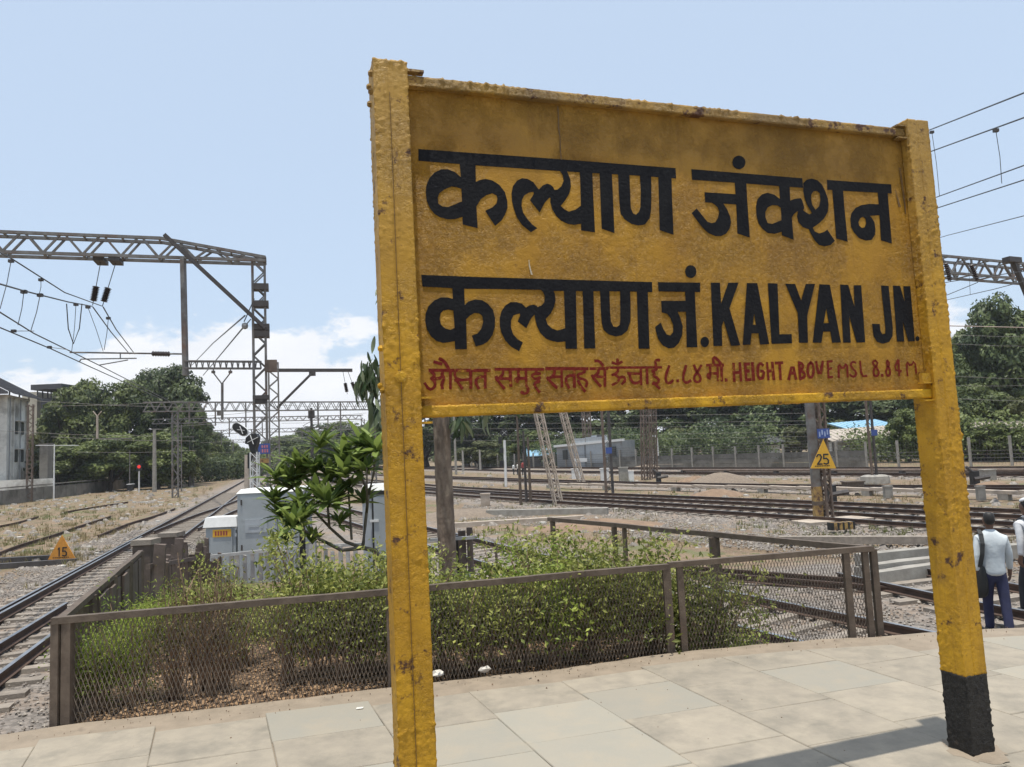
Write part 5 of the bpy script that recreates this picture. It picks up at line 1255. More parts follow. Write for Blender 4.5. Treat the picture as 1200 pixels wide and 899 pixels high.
oldrail([(-40, 664), (20, 640), (60, 628), (95, 616), (130, 605)], 'half buried old rail left of the orange 15 board', -1.42); oldrail([(115, 628), (150, 614), (180, 605), (205, 596)], 'half buried old rail between the 15 board and the near track', -1.42)
oldrail([(0, 616), (20, 612), (45, 605)], 'short old rail in the dry grass near the left frame edge'); oldrail([(75, 600), (110, 594), (150, 588)], 'old rail in front of the rubbish by the left wall')
p = gnd(20, 663, -1.3)
for k, (x_, y_, lb) in enumerate(((15, 655, 'upper'), (22, 661, 'lower'))): p = gnd(x_, y_, -1.3); slab(p.x, p.y, -1.33, 3.4, .25, .17, .1 + .1 * k, lb + ' of two dark old sleepers lying left of the 15 board', 'mast_dark', 'sleeper', name='old_sleeper')
# striped marker, trough, piers, boxes, heaps on the right
p = gnd(986, 620, -1.3); t_ = thing('striped_marker', 'low yellow and black striped block at the foot of the 25 board mast', 'marker', (p.x, p.y, -1.4))
MB().box((p.x, p.y, -1.2), (.75, .25, .22), .2).build('block', MT['mast_yellow'], t_)
m = MB(); [m.box((p.x + .18 * k * math.cos(.2), p.y + .18 * k * math.sin(.2) , -1.2), (.07, .256, .226), .2) for k in (-2, -1, 0, 1, 2)]; m.build('stripe', MT['plain_black'], t_)
tr_ = thing('cable_trough', 'long pale pinkish cable trough on short piers beside the middle right track', 'cable trough', (13.6, 39, -1.3))
path = catmull([(2.5, 55), (9, 46.5), (13.9, 40.5), (20.8, 30.5), (28, 20), (33, 13)], 2)
for a, b in zip(path, path[1:]): MB().beam((a.x, a.y, -1.08), (b.x, b.y, -1.12), .40, .14).build('trough_section', MT['concrete_light'], tr_)
for p, a in along(path, 6.0): MB().box((p.x, p.y, -1.3), (.4, .4, .26), a).build('pier', MT['concrete'], tr_)
tr2 = thing('pipe_line', 'grey pipe on supports in front of the boundary fence at right', 'pipe', (20, 55, -1.3))
path = catmull([(15, 66), (22, 55), (30, 43), (40, 30)], 2.5)
m = MB().tube([(p.x, p.y, -.95) for p in path], .11, 8).build('pipe', MT['mast_steel_brown'], tr2)
for p, a in along(path, 5.0): MB().box((p.x, p.y, -1.2), (.3, .3, .5), a).build('support', MT['mast_dark'], tr2)
def heap(x, y, r, h, label, mat, sx=1.6):
    p = gnd(x, y, -1.38); m = MB(); n = 18; k_ = 6
    for j in range(k_ + 1):
        t = j / k_
        for i in range(n):
            a = 6.283 * i / n; rr = r * (1 - t) * (1 + .25 * noise.noise(Vector((math.cos(a) * 2 + x, math.sin(a) * 2, t)))); m.v.append((p.x + math.cos(a) * rr * sx, p.y + math.sin(a) * rr, -1.46 + h * (1 - (1 - t) ** 1.6) + .06 * noise.noise(Vector((i, j * 1.7, x)))))
    for j in range(k_):
        for i in range(n): a = j * n + i; b = j * n + (i + 1) % n; m.f.append((a, b, b + n, a + n)); m.mi.append(0)
    tag(m.build('heap', MT[mat], smooth=True), label, 'heap')
heap(845, 567, 1.7, .85, 'smooth grey gravel heap beyond the pale cable trough', 'gravel_mound'); heap(775, 548, 2.6, .7, 'sandy heap at the foot of the white lamp post', 'gravel_mound'); heap(840, 581, 1.1, .45, 'small reddish earth heap in front of the trough', 'earth_mound')
heap(815, 566, 1.0, .6, 'low brown earth heap left of the gravel heap', 'earth_mound'); heap(700, 617, 1.3, .35, 'reddish earth bank behind the garden rail', 'earth_mound', 2.2); heap(1110, 577, .9, .4, 'brown heap behind the right board post', 'earth_mound'); heap(1160, 572, .9, .4, 'brown heap right of the right board post', 'earth_mound')
heap(545, 604, 1.6, .4, 'straw coloured heap right of the tree trunk', 'gravel_mound', 2)
for x_, yb, w_, h_, lb, mt_ in ((731, 564, .7, 1.1, 'pale grey box left of the gravel heaps', 'concrete'), (709, 563, .7, 1.0, 'white box at the left of the twin channel mast', 'plain_white'), (676, 561, .9, .9, 'low white box in front of the grey building', 'plain_white'), (740, 564, .4, .8, 'small white box right of the pale grey box', 'plain_white'), (569, 604 - 12, .5, .6, 'small pale block beside the far rails', 'concrete_light'), (1041, 583, .35, .5, 'short grey drum beside the plinth mast', 'concrete'), (1158, 562, .7, .55, 'small grey relay box behind the far right rails', 'concrete'), (1150, 586, .3, .55, 'squat grey pier right of the right board post', 'concrete'), (1000, 576, .9, .5, 'dark brown box hung on the trough', 'rust_steel')):
    p = gnd(x_, yb, -1.38); t_ = thing('trackside_box', lb, 'box', (p.x, p.y, -1.4)); MB().box((p.x, p.y, -1.4 + h_ / 2), (w_, w_ * .7, h_)).build('body', MT[mt_], t_); MB().box((p.x, p.y, -1.4 + h_ + .03), (w_ * 1.12, w_ * .8, .06)).build('lid', MT[mt_], t_)
for x_, yb, lb in ((1143, 570, 'dark point lever beside the far right track'), (772, 566, 'short dark post by the sand heap'), (975, 590, 'dark clamp on the rail by the 25 mast')):
    p = gnd(x_, yb, -1.38); t_ = thing('trackside_device', lb, 'device', (p.x, p.y, -1.4)); MB().box((p.x, p.y, -1.0), (.35, .3, .8)).build('stand', MT['plain_black'], t_); MB().tube([(p.x, p.y, -.7), (p.x - .4, p.y, -.35)], .08, 6).tube([(p.x - .1, p.y - .1, -1.0), (p.x + .7, p.y - .1, -.9)], .12, 6).build('lever', MT['mast_dark'], t_)

def crumple(x, y, z, r, label, px=True, mat='litter_white', parent=None):
    m = MB(); rs = random.Random(int(x * 31 + y)); n = 9
    for j in range(1, 5):
        for i in range(n):
            a = 6.283 * i / n; f = math.sin(math.pi * j / 5); k = r * rs.uniform(.6, 1.25); m.v.append((x + math.cos(a) * f * k * 1.5, y + math.sin(a) * f * k, z + r * .7 * (1 - math.cos(math.pi * j / 5)) * rs.uniform(.7, 1.2)))
    for j in range(3):
        for i in range(n): a = j * n + i; b = j * n + (i + 1) % n; m.f.append((a, b, b + n)); m.f.append((a, b + n, a + n)); m.mi += [0, 0]
    m.f += [tuple(range(n))[::-1], tuple(range(3 * n, 4 * n))]; m.mi += [0, 0]
    return tag(m.build('crumpled_paper', MT[mat]), label, 'litter')
p = gnd(512, 793, 0); crumple(p.x, p.y, .0, .035, 'crumpled white paper at the foot of the fence right of the left post'); p = gnd(568, 788, 0); crumple(p.x, p.y, 0, .03, 'flat white scrap by the fence, second from the left post')
p = gnd(421, 831, 0); m = MB(); m.v = [(p.x - .02, p.y - .012, .004), (p.x + .022, p.y - .008, .006), (p.x + .026, p.y + .012, .010), (p.x - .018, p.y + .014, .007)]; m.f = [(0, 1, 2, 3)]; m.mi = [0]; tag(m.build('paper_scrap', MT['litter_white']), 'tiny pale scrap on the slabs left of the left post', 'litter')
m = MB(); rs = random.Random(6)
for k in range(330):      # rubbish and stones over the left field and between the right tracks
    if k < 220: x_, y_ = rs.uniform(-10, 220), 0; y_ = rs.uniform(572, 592) + (240 - x_) * .03 if k < 180 else rs.uniform(590, 670)
    else: x_ = rs.uniform(540, 1200); y_ = rs.uniform(556, 625)
    p = gnd(x_, y_, -1.38); 
    if near_track(p.x, p.y) < 1.0: continue
    s_ = rs.uniform(.05, .24) * (p.y / 45) ** .5; m.box((p.x, p.y, gz(p.x, p.y) + s_ * .15), (s_ * rs.uniform(.7, 1.8), s_, s_ * rs.uniform(.3, .7)), rs.uniform(0, 3))
m.build('scattered_rubbish', MT['litter_white'], kind='stuff')
m = MB()
for k in range(320):      # grit and crumbs on the slabs, thickest along the concrete edge
    x = rs.uniform(-3.4, 5.2); y = edge_y(x) - (abs(rs.gauss(0, .16)) + .03 if k < 220 else rs.uniform(.1, 2.6)); s_ = rs.uniform(.0012, .0045) * (1 if k % 9 else 1.8); a = rs.uniform(0, 6)
    m.hexa([(x + math.cos(a + q) * s_ * r_, y + math.sin(a + q) * s_ * r_ * .7, z) for z, r_ in ((-.004, 1), (s_ * .7 + .002, .6)) for q in (0, 1.6, 3.1, 4.7)])
m.build('grit', MT['earth_mound'], kind='stuff')
m = MB()
for k in range(900):
    x_ = rs.uniform(-10, 250) if k < 450 else rs.uniform(530, 1200); y_ = rs.uniform(570, 700) if k < 450 else rs.uniform(550, 640)
    p = gnd(x_, y_, -1.38)
    if near_track(p.x, p.y) < 1.4 or garden(p.x, p.y) > .1: continue
    s_ = rs.uniform(.06, .3) * (p.y / 40) ** .5; z = gz(p.x, p.y); b = len(m.v)
    for a_, zz, k_ in ((0, 0, 1), (1.3, 0, .8), (2.5, 0, 1.1), (3.8, 0, .9), (5.1, 0, 1), (0, .55, .4), (2.2, .6, .5), (4.3, .5, .4)): m.v.append((p.x + math.cos(a_ + k) * s_ * k_, p.y + math.sin(a_ + k) * s_ * k_ * .8, z + zz * s_))
    for f in ((0, 1, 6, 5), (1, 2, 6), (2, 3, 7, 6), (3, 4, 7), (4, 0, 5, 7), (5, 6, 7)): m.f.append(tuple(b + i for i in f)); m.mi.append(0)
m.build('scattered_stones', MT['ballast_stone'], kind='stuff')

# grass tufts, dry and green
def grass():
    rs = random.Random(21); vs = []; fs = []; tone = []
    def tuft(x, y, z, n, h, dry):
        for k in range(n):
            a = rs.uniform(0, 6.28); l = h * rs.uniform(.5, 1.1); w = l * .05 + .004; px = x + rs.uniform(-h, h) * .5; py = y + rs.uniform(-h, h) * .5; b = len(vs)
            dx, dy = math.cos(a), math.sin(a); ln = rs.uniform(.1, .8)
            vs.extend([(px - dy * w, py + dx * w, z), (px + dy * w, py - dx * w, z), (px + dx * l * ln, py + dy * l * ln, z + l * (1 - ln * .4))]); fs.append((b, b + 1, b + 2)); tone.extend([dry] * 3)
    for k in range(5200):
        x_ = rs.uniform(-30, 250) if k < 3000 else rs.uniform(530, 1210); y_ = rs.uniform(572, 690) if k < 3000 else rs.uniform(552, 640)
        p = gnd(x_, y_, -1.38)
        if near_track(p.x, p.y) < 1.5 or garden(p.x, p.y) > .1 or p.y < 9: continue
        c = noise.noise(Vector((p.x * .22, p.y * .22, 5)))
        if c < -.12: continue
        tuft(p.x, p.y, gz(p.x, p.y), 9, rs.uniform(.06, .22) * (1 + p.y / 80), rs.uniform(0, .4) if noise.noise(Vector((p.x * .15, p.y * .15, 15))) < .08 else rs.uniform(.6, 1))
    me = bpy.data.meshes.new('grass_tufts'); me.from_pydata(vs, [], fs); a = me.attributes.new('tone', 'FLOAT', 'POINT'); a.data.foreach_set('value', tone)
    o = mesh_obj('grass_tufts', me, MT['grass_dry']); o['kind'] = 'stuff'
grass()

# ---------------------------------------------------------------- left boundary wall, buildings
bw = thing('boundary_wall', 'long weathered grey boundary wall running in front of the left building and trees', 'wall', (-47, 67, -1.4))
wp = [(-46, 52), (-47.1, 67), (-50.5, 84), (-54.5, 102), (-58, 120)]
wz = [.35, .15, .12, .10, .05]
for i in range(4):
    A = Vector((*wp[i], 0)); B = Vector((*wp[i + 1], 0)); n = 6
    for k in range(n):
        a = A.lerp(B, k / n); b = A.lerp(B, (k + .97) / n); z0_ = wz[i] + (wz[i + 1] - wz[i]) * k / n
        MB().beam((a.x, a.y, -.7 + z0_ / 2 - .35), (b.x, b.y, -.7 + z0_ / 2 - .35), .3, z0_ + 1.6 ).build('wall_panel', MT['boundary_concrete'], bw)
    MB().beam((A.x, A.y, wz[i] + .0), (B.x, B.y, wz[i + 1] + .0), .45, .1).build('coping', MT['boundary_concrete'], bw)
def bldg_box(x0, x1, yt, yb, Y, dep, root, name, mat):
    a = at(x0, yt, Y); b = at(x1, yb, Y); MB().box(((a.x + b.x) / 2, Y + dep / 2, (a.z + b.z) / 2), (b.x - a.x, dep, a.z - b.z)).build(name, MT[mat], root); return a, b
Y = 80.6; zl = at(5, 462.5, Y).z
hb_ = thing('old_building', 'stained white two storey building with dark sloping tin roof at the left edge', 'building', (at(5, 541, Y).x, Y, -1.4))
FA_ = at(5, 541, Y); FA_.z = 0; FBd = Vector((-.30, 1, 0)).normalized(); FL = 6.8; FB_ = FA_ + FBd * FL; LFT = Vector((-1, -.3, 0)).normalized(); fang = math.atan2(FBd.y, FBd.x)
def quadbox(o, u, lu, v, lv, z0, z1, name, mat, root):
    P = [o, o + u * lu, o + u * lu + v * lv, o + v * lv]; return MB().hexa([(p.x, p.y, z0) for p in P] + [(p.x, p.y, z1) for p in P]).build(name, MT[mat], root)
quadbox(FA_, FBd, FL, LFT, 14, -1.5, zl, 'wall', 'pale_wall', hb_)
OUT = -LFT
for t in (.02, .34, .97): c = FA_ + FBd * (FL * t) + OUT * .08; MB().box((c.x, c.y, (zl - 1.4) / 2), (.28, .2, zl + 1.4), fang).build('pilaster', MT['pale_wall'], hb_)
c = FA_ + FBd * (FL / 2) + OUT * .1; MB().box((c.x, c.y, zl - .15), (FL + .2, .4, .25), fang).build('cornice', MT['pale_wall'], hb_)
def win(c, ang, z, w_, h_, n):
    fr = MB().box((c.x, c.y, z), (w_ + .16, .14, h_ + .16), ang).build('window', MT['mast_dark'], hb_); o = c + n * .1; MB().box((o.x, o.y, z), (w_, .06, h_), ang).build('pane', MT['dark_glass'], fr)
    o = c + n * .3; MB().box((o.x, o.y, z + h_ / 2 + .15), (w_ + .5, .7, .08), ang).build('sunshade', MT['pale_wall'], fr)
for z in (at(20, 501, 83).z, at(20, 534, 83).z):
    for t in (.47, .75): win(FA_ + FBd * (FL * t) + OUT * .03, fang, z, .85, 1.25, OUT)
    for d_ in (2.5, 6, 9.5): win(FA_ + LFT * d_ - Vector((-.3, 1, 0)).normalized() * .03, math.atan2(LFT.y, LFT.x), z, 1.0, 1.25, -FBd)
for t in (.12, .6, .93): c = FA_ + FBd * (FL * t) + OUT * .22; MB().tube([(c.x, c.y, -1.2), (c.x, c.y, zl)], .07, 6).build('drain_pipe', MT['grey_block'], hb_)
m = MB(); O_ = FA_ + OUT * 1.3 - FBd * 1.5; zr0 = at(42, 464, 84).z; zr1 = zr0 + 7.6; P = [O_, O_ + FBd * (FL + 3), O_ + FBd * (FL + 3) + LFT * 13, O_ + LFT * 13]
m.hexa([(p.x, p.y, z - .12) for p, z in zip(P, (zr0, zr0, zr1, zr1))] + [(p.x, p.y, z) for p, z in zip(P, (zr0, zr0, zr1, zr1))]); m.build('tin_roof', MT['dark_sheet'], hb_)
G = [P[0] + Vector((0, -.05, 0)) + LFT * .6, P[3] + Vector((0, -.05, 0))]; m = MB(); v_ = [(G[0].x, G[0].y, zr0 - .1), (G[1].x, G[1].y, zr0 - .1), (G[1].x, G[1].y, zr1 - .15), (G[0].x, G[0].y, zr0 + .15)]
m.hexa(v_ + [(x, y + .12, z) for x, y, z in v_]); m.build('gable_sheet', MT['dark_sheet'], hb_)
m = MB()
for k in range(24): q = O_ + FBd * ((FL + 3) * (k + .5) / 24); r_ = q + LFT * 13; m.beam((q.x, q.y, zr0 + .03), (r_.x, r_.y, zr1 + .03), .06, .06)
m.build('roof_ribs', MT['dark_sheet'], hb_, kind='stuff')
for t in (0, .33, .66, 1): c = O_ + FBd * ((FL + 2.6) * t + .2) + LFT * 1.5; MB().tube([(c.x, c.y, zl - .3), (c.x, c.y, zr0 + .6)], .08, 6).build('roof_post', MT['concrete'], hb_)
h2 = thing('rear_building', 'cream building with flat dark roof slab on posts behind the white building', 'building', (-60, 110, -1.4)); Y = 104
bldg_box(26, 42, 460, 570, Y, 8, h2, 'wall', 'cream_wall'); bldg_box(36, 72, 451, 455.5, Y - 3, 12, h2, 'roof', 'dark_sheet'); bldg_box(48, 61, 467, 482, Y - 2, 5, h2, 'tank', 'dark_sheet'); bldg_box(48, 60, 482, 572, Y - 2, 5, h2, 'stair_block', 'pale_wall'); bldg_box(62, 74, 459, 461.5, Y, 5, h2, 'lower_roof', 'dark_sheet')
for x_ in (44, 50, 56, 60): p = at(x_, 455, Y - 1); q = at(x_, 468, Y - 1); MB().tube([p, q], .09, 6).build('roof_post', MT['dark_sheet'], h2)
gp = at(54, 545, 80); t_ = thing('gate_pillar', 'square stained concrete pillar behind the wall left of the trees', 'pillar', (gp.x, gp.y, -1.4)); MB().box((gp.x, gp.y, (at(54, 522, 80).z - 1.4) / 2), (.9, .9, at(54, 522, 80).z + 1.4)).build('shaft', MT['boundary_concrete'], t_); MB().box((gp.x, gp.y, at(54, 522, 80).z + .1), (1.1, 1.1, .2)).build('cap', MT['boundary_concrete'], t_)
vl = thing('compound_wall', 'low whitewashed wall with dark stains between the boundary wall and the white building', 'wall', (-55, 80, -1)); a, b = bldg_box(-60, 62, 566, 590, 79, .3, vl, 'wall_panel', 'pale_wall')

# right buildings
g1 = thing('long_grey_building', 'long pale grey trackside building under the middle of the board', 'building', (10, 100, -1.4)); Y = 104
m = MB(); P = [at(652, 523.5, Y), at(728, 516, Y - 12)]; zb_ = -1.4
q0, q1 = P; m.hexa([(q0.x, q0.y, zb_), (q1.x, q1.y, zb_), (q1.x + 3, q1.y + 8, zb_), (q0.x + 3, q0.y + 8, zb_), (q0.x, q0.y, q0.z), (q1.x, q1.y, q1.z), (q1.x + 3, q1.y + 8, q1.z), (q0.x + 3, q0.y + 8, q0.z)]); m.build('wall', MT['grey_block'], g1)
m = MB(); m.beam(q0 + Vector((-.2, -.15, .05)), q1 + Vector((.2, -.15, .05)), .5, .3); m.build('roof_edge', MT['plain_white'], g1)
for x_, y_, w_, h_, mt_, nm in ((663, 533, 1.0, 1.3, 'dark_glass', 'window'), (681, 531, 2.3, 4.0, 'cabinet_light', 'sliding_door'), (701, 527, 4.4, 3.4, 'cabinet_light', 'sliding_door'), (719, 529, 1.0, 1.2, 'dark_glass', 'window'), (682, 539, 2.8, .5, 'plain_white', 'white_panel')):
    t = (x_ - 652) / 76; c = q0.lerp(q1, t); c.z = at(x_, y_, c.y).z; ang = math.atan2(q1.y - q0.y, q1.x - q0.x); MB().box(c + Vector((0, -.12 if nm != 'white_panel' else -.3, 0)), (w_, .2, h_), ang).build(nm, MT[mt_], g1)
for k, x_ in enumerate((701, 707)): c = at(x_, 514, 97); MB().box(c + Vector((0, 2, 0)), (1.4, 1.2, .9)).build('rooftop_unit', MT['cabinet_light'], g1)
def shed(label, pts_front, Y, dep, rise, mat, zb_=-1.4, cat='shed', wallm='pale_wall'):
    (x0, y0), (x1, y1) = pts_front; a = at(x0, y0, Y); b = at(x1, y1, Y); r = thing('shed', label, cat, ((a.x + b.x) / 2, Y, -1.4))
    m = MB(); m.hexa([(a.x, Y, a.z - .12), (b.x, Y, b.z - .12), (b.x, Y + dep, b.z + rise - .12), (a.x, Y + dep, a.z + rise - .12), (a.x, Y, a.z), (b.x, Y, b.z), (b.x, Y + dep, b.z + rise), (a.x, Y + dep, a.z + rise)]); m.build('roof', MT[mat], r)
    n = max(4, int((b.x - a.x) / .6)); m = MB()
    for k in range(n + 1): t = k / n; x_ = a.x + (b.x - a.x) * t; z_ = a.z + (b.z - a.z) * t; m.beam((x_, Y, z_ + .02), (x_, Y + dep, z_ + rise + .02), .10, .06)
    m.build('roof_ribs', MT[mat], r, kind='stuff')
    zl = min(a.z, b.z) - .15; MB().box(((a.x + b.x) / 2, Y + dep / 2 + .4, (zl + zb_) / 2), (b.x - a.x - .8, dep - 1.2, zl - zb_)).build('wall', MT[wallm], r)
    for x_ in (a.x + .2, (a.x + b.x) / 2, b.x - .2): MB().tube([(x_, Y + .1, -1.4), (x_, Y + .1, zl)], .08, 6).build('roof_post', MT['mast_dark'], r)
    return r
shed('shed with sloping sky blue tin roof left of the right board post', ((1004, 506), (1064, 501)), 88, 8, 1.3, 'blue_sheet', wallm='grey_block'); shed('long low shed with pale rusty sheet roof in front of the blue roofed shed', ((974, 517), (1062, 510)), 80, 5, 1.2, 'pale_sheet')
shed('brown tin roofed shed behind the boundary fence, centre', ((716, 536), (766, 531)), 112, 6, 1.4, 'rust_sheet'); shed('pale roofed open shed at the right edge behind the fence', ((1156, 503), (1260, 497)), 66, 8, 1.0, 'pale_sheet', wallm='dark_sheet'); shed('low shed with light blue roof behind the leaning masts', ((618, 535), (660, 531)), 120, 6, 1.6, 'blue_sheet', wallm='dark_sheet'); shed('brown awning among the trees right of the lamp post', ((785, 527), (800, 524)), 120, 4, 2.0, 'rust_sheet')
shed('small dark roof under the trees in the middle distance', ((866, 522), (920, 517)), 98, 6, 1.0, 'dark_sheet')

# low undergrowth behind the fences
def undergrowth(pts, depth, h, n, mat, seed, leaf=.16):
    rs = random.Random(seed); vs = []; fs = []; tone = []; P = [Vector((*p, 0)) for p in pts]; L_ = [(b - a).length for a, b in zip(P, P[1:])]
    for k in range(n):
        i = rs.choices(range(len(L_)), L_)[0]; t = rs.random(); c = P[i].lerp(P[i + 1], t); y_ = c.y + rs.uniform(0, depth)
        hh = h * (.55 + .9 * abs(noise.noise(Vector((c.x * .16, y_ * .1, seed)))) + .35 * noise.noise(Vector((c.x * .7, y_, seed)))); p = Vector((c.x + rs.uniform(-1, 1), y_, -1.4 + hh * rs.random() ** .7))
        nrm = Vector((rs.uniform(-1, 1), rs.uniform(-1, .3), rs.uniform(0, 1.2))).normalized(); u = nrm.cross(Vector((rs.uniform(-1, 1), rs.uniform(-1, 1), rs.uniform(-1, 1)))).normalized(); v = nrm.cross(u); s = leaf * rs.uniform(.5, 1.4); b = len(vs)
        vs += [tuple(p - u * s), tuple(p - v * s * .6), tuple(p + u * s), tuple(p + v * s * .6)]; fs.append((b, b + 1, b + 2, b + 3)); tt = max(0, min(1, .4 + noise.noise(Vector((c.x * .4, y_ * .4, 3))) * .9 + rs.uniform(-.2, .2))); tone += [tt] * 4
    me = bpy.data.meshes.new('undergrowth'); me.from_pydata(vs, [], fs); a = me.attributes.new('tone', 'FLOAT', 'POINT'); a.data.foreach_set('value', tone); mesh_obj('undergrowth', me, MT[mat])['kind'] = 'stuff'
undergrowth([(-8, 142), (2, 124), (16, 103), (30, 82)], 9, 5.0, 36000, 'leaf_far_blue', 1, .19); undergrowth([(36, 74), (46, 60), (58, 46)], 8, 4.5, 15000, 'leaf_far', 2, .17)
undergrowth([(-58, 86), (-55, 100), (-50, 112), (-47, 128)], 8, 5.5, 20000, 'leaf_far_blue', 3, .2); undergrowth([(-50, 130), (-58, 165), (-68, 210)], 12, 6, 9000, 'leaf_far', 4, .35); undergrowth([(-62, 215), (-30, 235), (0, 240)], 14, 7, 11000, 'leaf_far', 5, .45)

# boundary fence on the right
bf = thing('boundary_fence', 'long boundary fence of concrete posts, slabs and mesh in front of the right hand trees', 'fence', (26, 75, -1.4))
FP = catmull([(49, 43), (36.6, 58.9), (25.8, 75), (12.6, 93), (-2, 118), (-10, 135)], 1.0); zf = 2.15
sp = along(FP, 2.9)
for (p, a), (q, a2) in zip(sp, sp[1:]):
    zt_ = .72 + .03 * (p.y % 3)
    MB().box((p.x, p.y, (zt_ - 1.5) / 2 + .1), (.17, .17, zt_ + 1.6), a).build('fence_post', MT['concrete'], bf)
    d_ = (q - p).normalized()
    if p.x > 13 and p.y > 64:
        for k in range(3): z_ = -1.2 + .52 * k; MB().beam((p.x, p.y + .05, z_), (q.x, q.y + .05, z_), .05, .49).build('concrete_plank', MT['boundary_concrete'], bf)
    for k in range(4 if p.x > 13 else 6): z_ = (.30 if (p.x > 13 and p.y > 64) else -1.0) + .28 * k; MB().beam((p.x, p.y - .1, z_), (q.x, q.y - .1, z_), .03, .035).build('fence_wire', MT['mast_steel'], bf)
    m = MB(); n = int((q - p).length / .24)
    for k in range(n): u = p.lerp(q, k / n); m.beam((u.x, u.y - .08, -1.3), (u.x, u.y - .08, zt_ - .05), .009, .009)
    m.build('upright_bars', MT['mast_steel'], bf, kind='stuff')

# ---------------------------------------------------------------- trees
def crown_mesh(name, seed, rx, rz, nl, lr, nleaf, leaf, flat=.75, droop=0):
    """leaf faces scattered over many uneven lobes; z=0 is the crown base, rz its half height"""
    rs = random.Random(seed); vs = []; fs = []; tone = []; lobes = []
    for k in range(nl):
        for _ in range(20):
            p = Vector((rs.uniform(-1, 1), rs.uniform(-1, 1), rs.uniform(-1, 1)))
            if .25 < p.length < 1 and (p.z > -.5 or rs.random() < .4): break
        p = p * (rs.uniform(.75, 1.0) / max(.6, p.length)) if rs.random() < .8 else p
        r = lr * rs.uniform(.55, 1.35)
        lobes.append((Vector((p.x * (rx - r * .5), p.y * (rx - r * .5), (p.z + 1) * rz * .95)), r, rs.uniform(.0, .75)))
    for k in range(nleaf):
        c, r, t = lobes[rs.randrange(nl)]
        d = Vector((rs.gauss(0, 1), rs.gauss(0, 1), rs.gauss(0, 1))); d.normalize()
        if d.z < -.2 and rs.random() < .6: d.z = -d.z
        p = c + Vector((d.x, d.y, d.z * flat)) * (r * (rs.uniform(.25, 1.08) ** .5))
        nrm = (d + Vector((rs.uniform(-.8, .8), rs.uniform(-.8, .8), rs.uniform(-.3, 1.0)))).normalized()
        u = nrm.cross(Vector((rs.uniform(-1, 1), rs.uniform(-1, 1), rs.uniform(-1, 1)))).normalized(); v = nrm.cross(u)
        s = leaf * rs.uniform(.5, 1.4); b = len(vs)
        vs += [p - u * s, p - v * s * .5 - nrm * s * .1, p + u * s * 1.1, p + v * s * .55]
        fs.append((b, b + 1, b + 2, b + 3)); tt = max(0, min(1, t + rs.uniform(-.2, .3))); tone += [tt] * 4
    me = bpy.data.meshes.new(name); me.from_pydata([tuple(v) for v in vs], [], fs); a = me.attributes.new('tone', 'FLOAT', 'POINT'); a.data.foreach_set('value', tone)
    return me, lobes
def trunk_mb(lobes, h0, r0, seed, n=7):
    rs = random.Random(seed); m = MB(); top = Vector((rs.uniform(-.2, .2), rs.uniform(-.2, .2), h0))
    m.tube([(0, 0, -.5), (0, 0, 0), tuple(top * .5 + Vector((.1, 0, 0))), tuple(top)], [r0 * 1.4, r0, r0 * .8, r0 * .7], 8)
    for k in range(n):
        c, r, _ = lobes[k * len(lobes) // n]; e = c + Vector((0, 0, h0)); mid = top.lerp(e, .5) + Vector((rs.uniform(-.3, .3), rs.uniform(-.3, .3), -.2))
        m.tube([top - Vector((0, 0, .3)), mid, e], [r0 * .5, r0 * .3, r0 * .08], 6)
    return m
KINDS = []
for k, (rx, rz, nl, lr, nleaf, lf, mt_) in enumerate(((4.6, 5.0, 60, 1.25, 17000, .23, 'leaf_far'), (4.4, 6.2, 64, 1.2, 17000, .22, 'leaf_far_blue'), (5.2, 4.2, 56, 1.3, 16000, .23, 'leaf_far'), (4.4, 3.6, 40, 1.1, 10000, .24, 'leaf_far_olive'))):
    me, lob = crown_mesh('crown', 100 + k, rx, rz, nl, lr, nleaf, lf); me.materials.append(MT[mt_])
    t = trunk_mb(lob, 1.6, .34, k); tm = bpy.data.meshes.new('trunk'); tm.from_pydata(t.v, [], t.f); tm.materials.append(MT['bark_dark']); KINDS.append((me, tm, rx, rz * 2 * .95 + lr * .7 + 1.6))
def tree(px, ytop, Y, wpx, kind, label, group=None, yground=None):
    me, tm, rx, ht = KINDS[kind]; p = at(px, 541, Y); g = gz(p.x, p.y) if Y < 200 else -1.4
    H = at(px, ytop, Y).z - g; W = wpx * Y / FPX / 2
    r = thing('tree', label, 'tree', (p.x, p.y, g), group); rot = random.uniform(0, 6.28)
    for nm, mm, dz in (('trunk', tm, 0), ('crown', me, 1.6)):
        o = bpy.data.objects.new(nm, mm); COL.objects.link(o); o.parent = r
        sc = (W / rx, W / rx, H / ht); o.scale = sc; o.rotation_euler = (0, 0, rot); o.location = (0, 0, dz * .55 * H / ht)
    return r
G1 = 'trees behind the left boundary wall'; G2 = 'trees lining the far end of the left tracks'; G3 = 'dense trees behind the right boundary fence'
for px, yt, Y, w_, k, lb in ((58, 478, 104, 58, 3, 'low olive tree beside the stair block of the rear building'), (84, 440, 100, 74, 0, 'bushy tree left of the highest left trees'), (108, 431, 108, 62, 2, 'broad tree in the middle of the left clump'), (148, 432, 104, 76, 0, 'full round tree right of the middle of the left clump'),
    (178, 416, 112, 84, 1, 'tall bluish green tree behind the round concrete pole'), (206, 411, 106, 78, 1, 'tall dark tree behind the drop arm of the left portal'), (222, 455, 100, 46, 1, 'narrow dark tree at the right end of the left clump'), (128, 500, 92, 90, 2, 'low spreading tree under the middle of the left clump'), (185, 500, 94, 80, 0, 'low dark tree just behind the wall near the red signal'), (75, 515, 90, 80, 0, 'low tree behind the gate pillar'), (212, 515, 97, 50, 3, 'small olive tree at the foot of the right end of the left clump')):
    tree(px, yt, Y, w_, k, lb, G1)
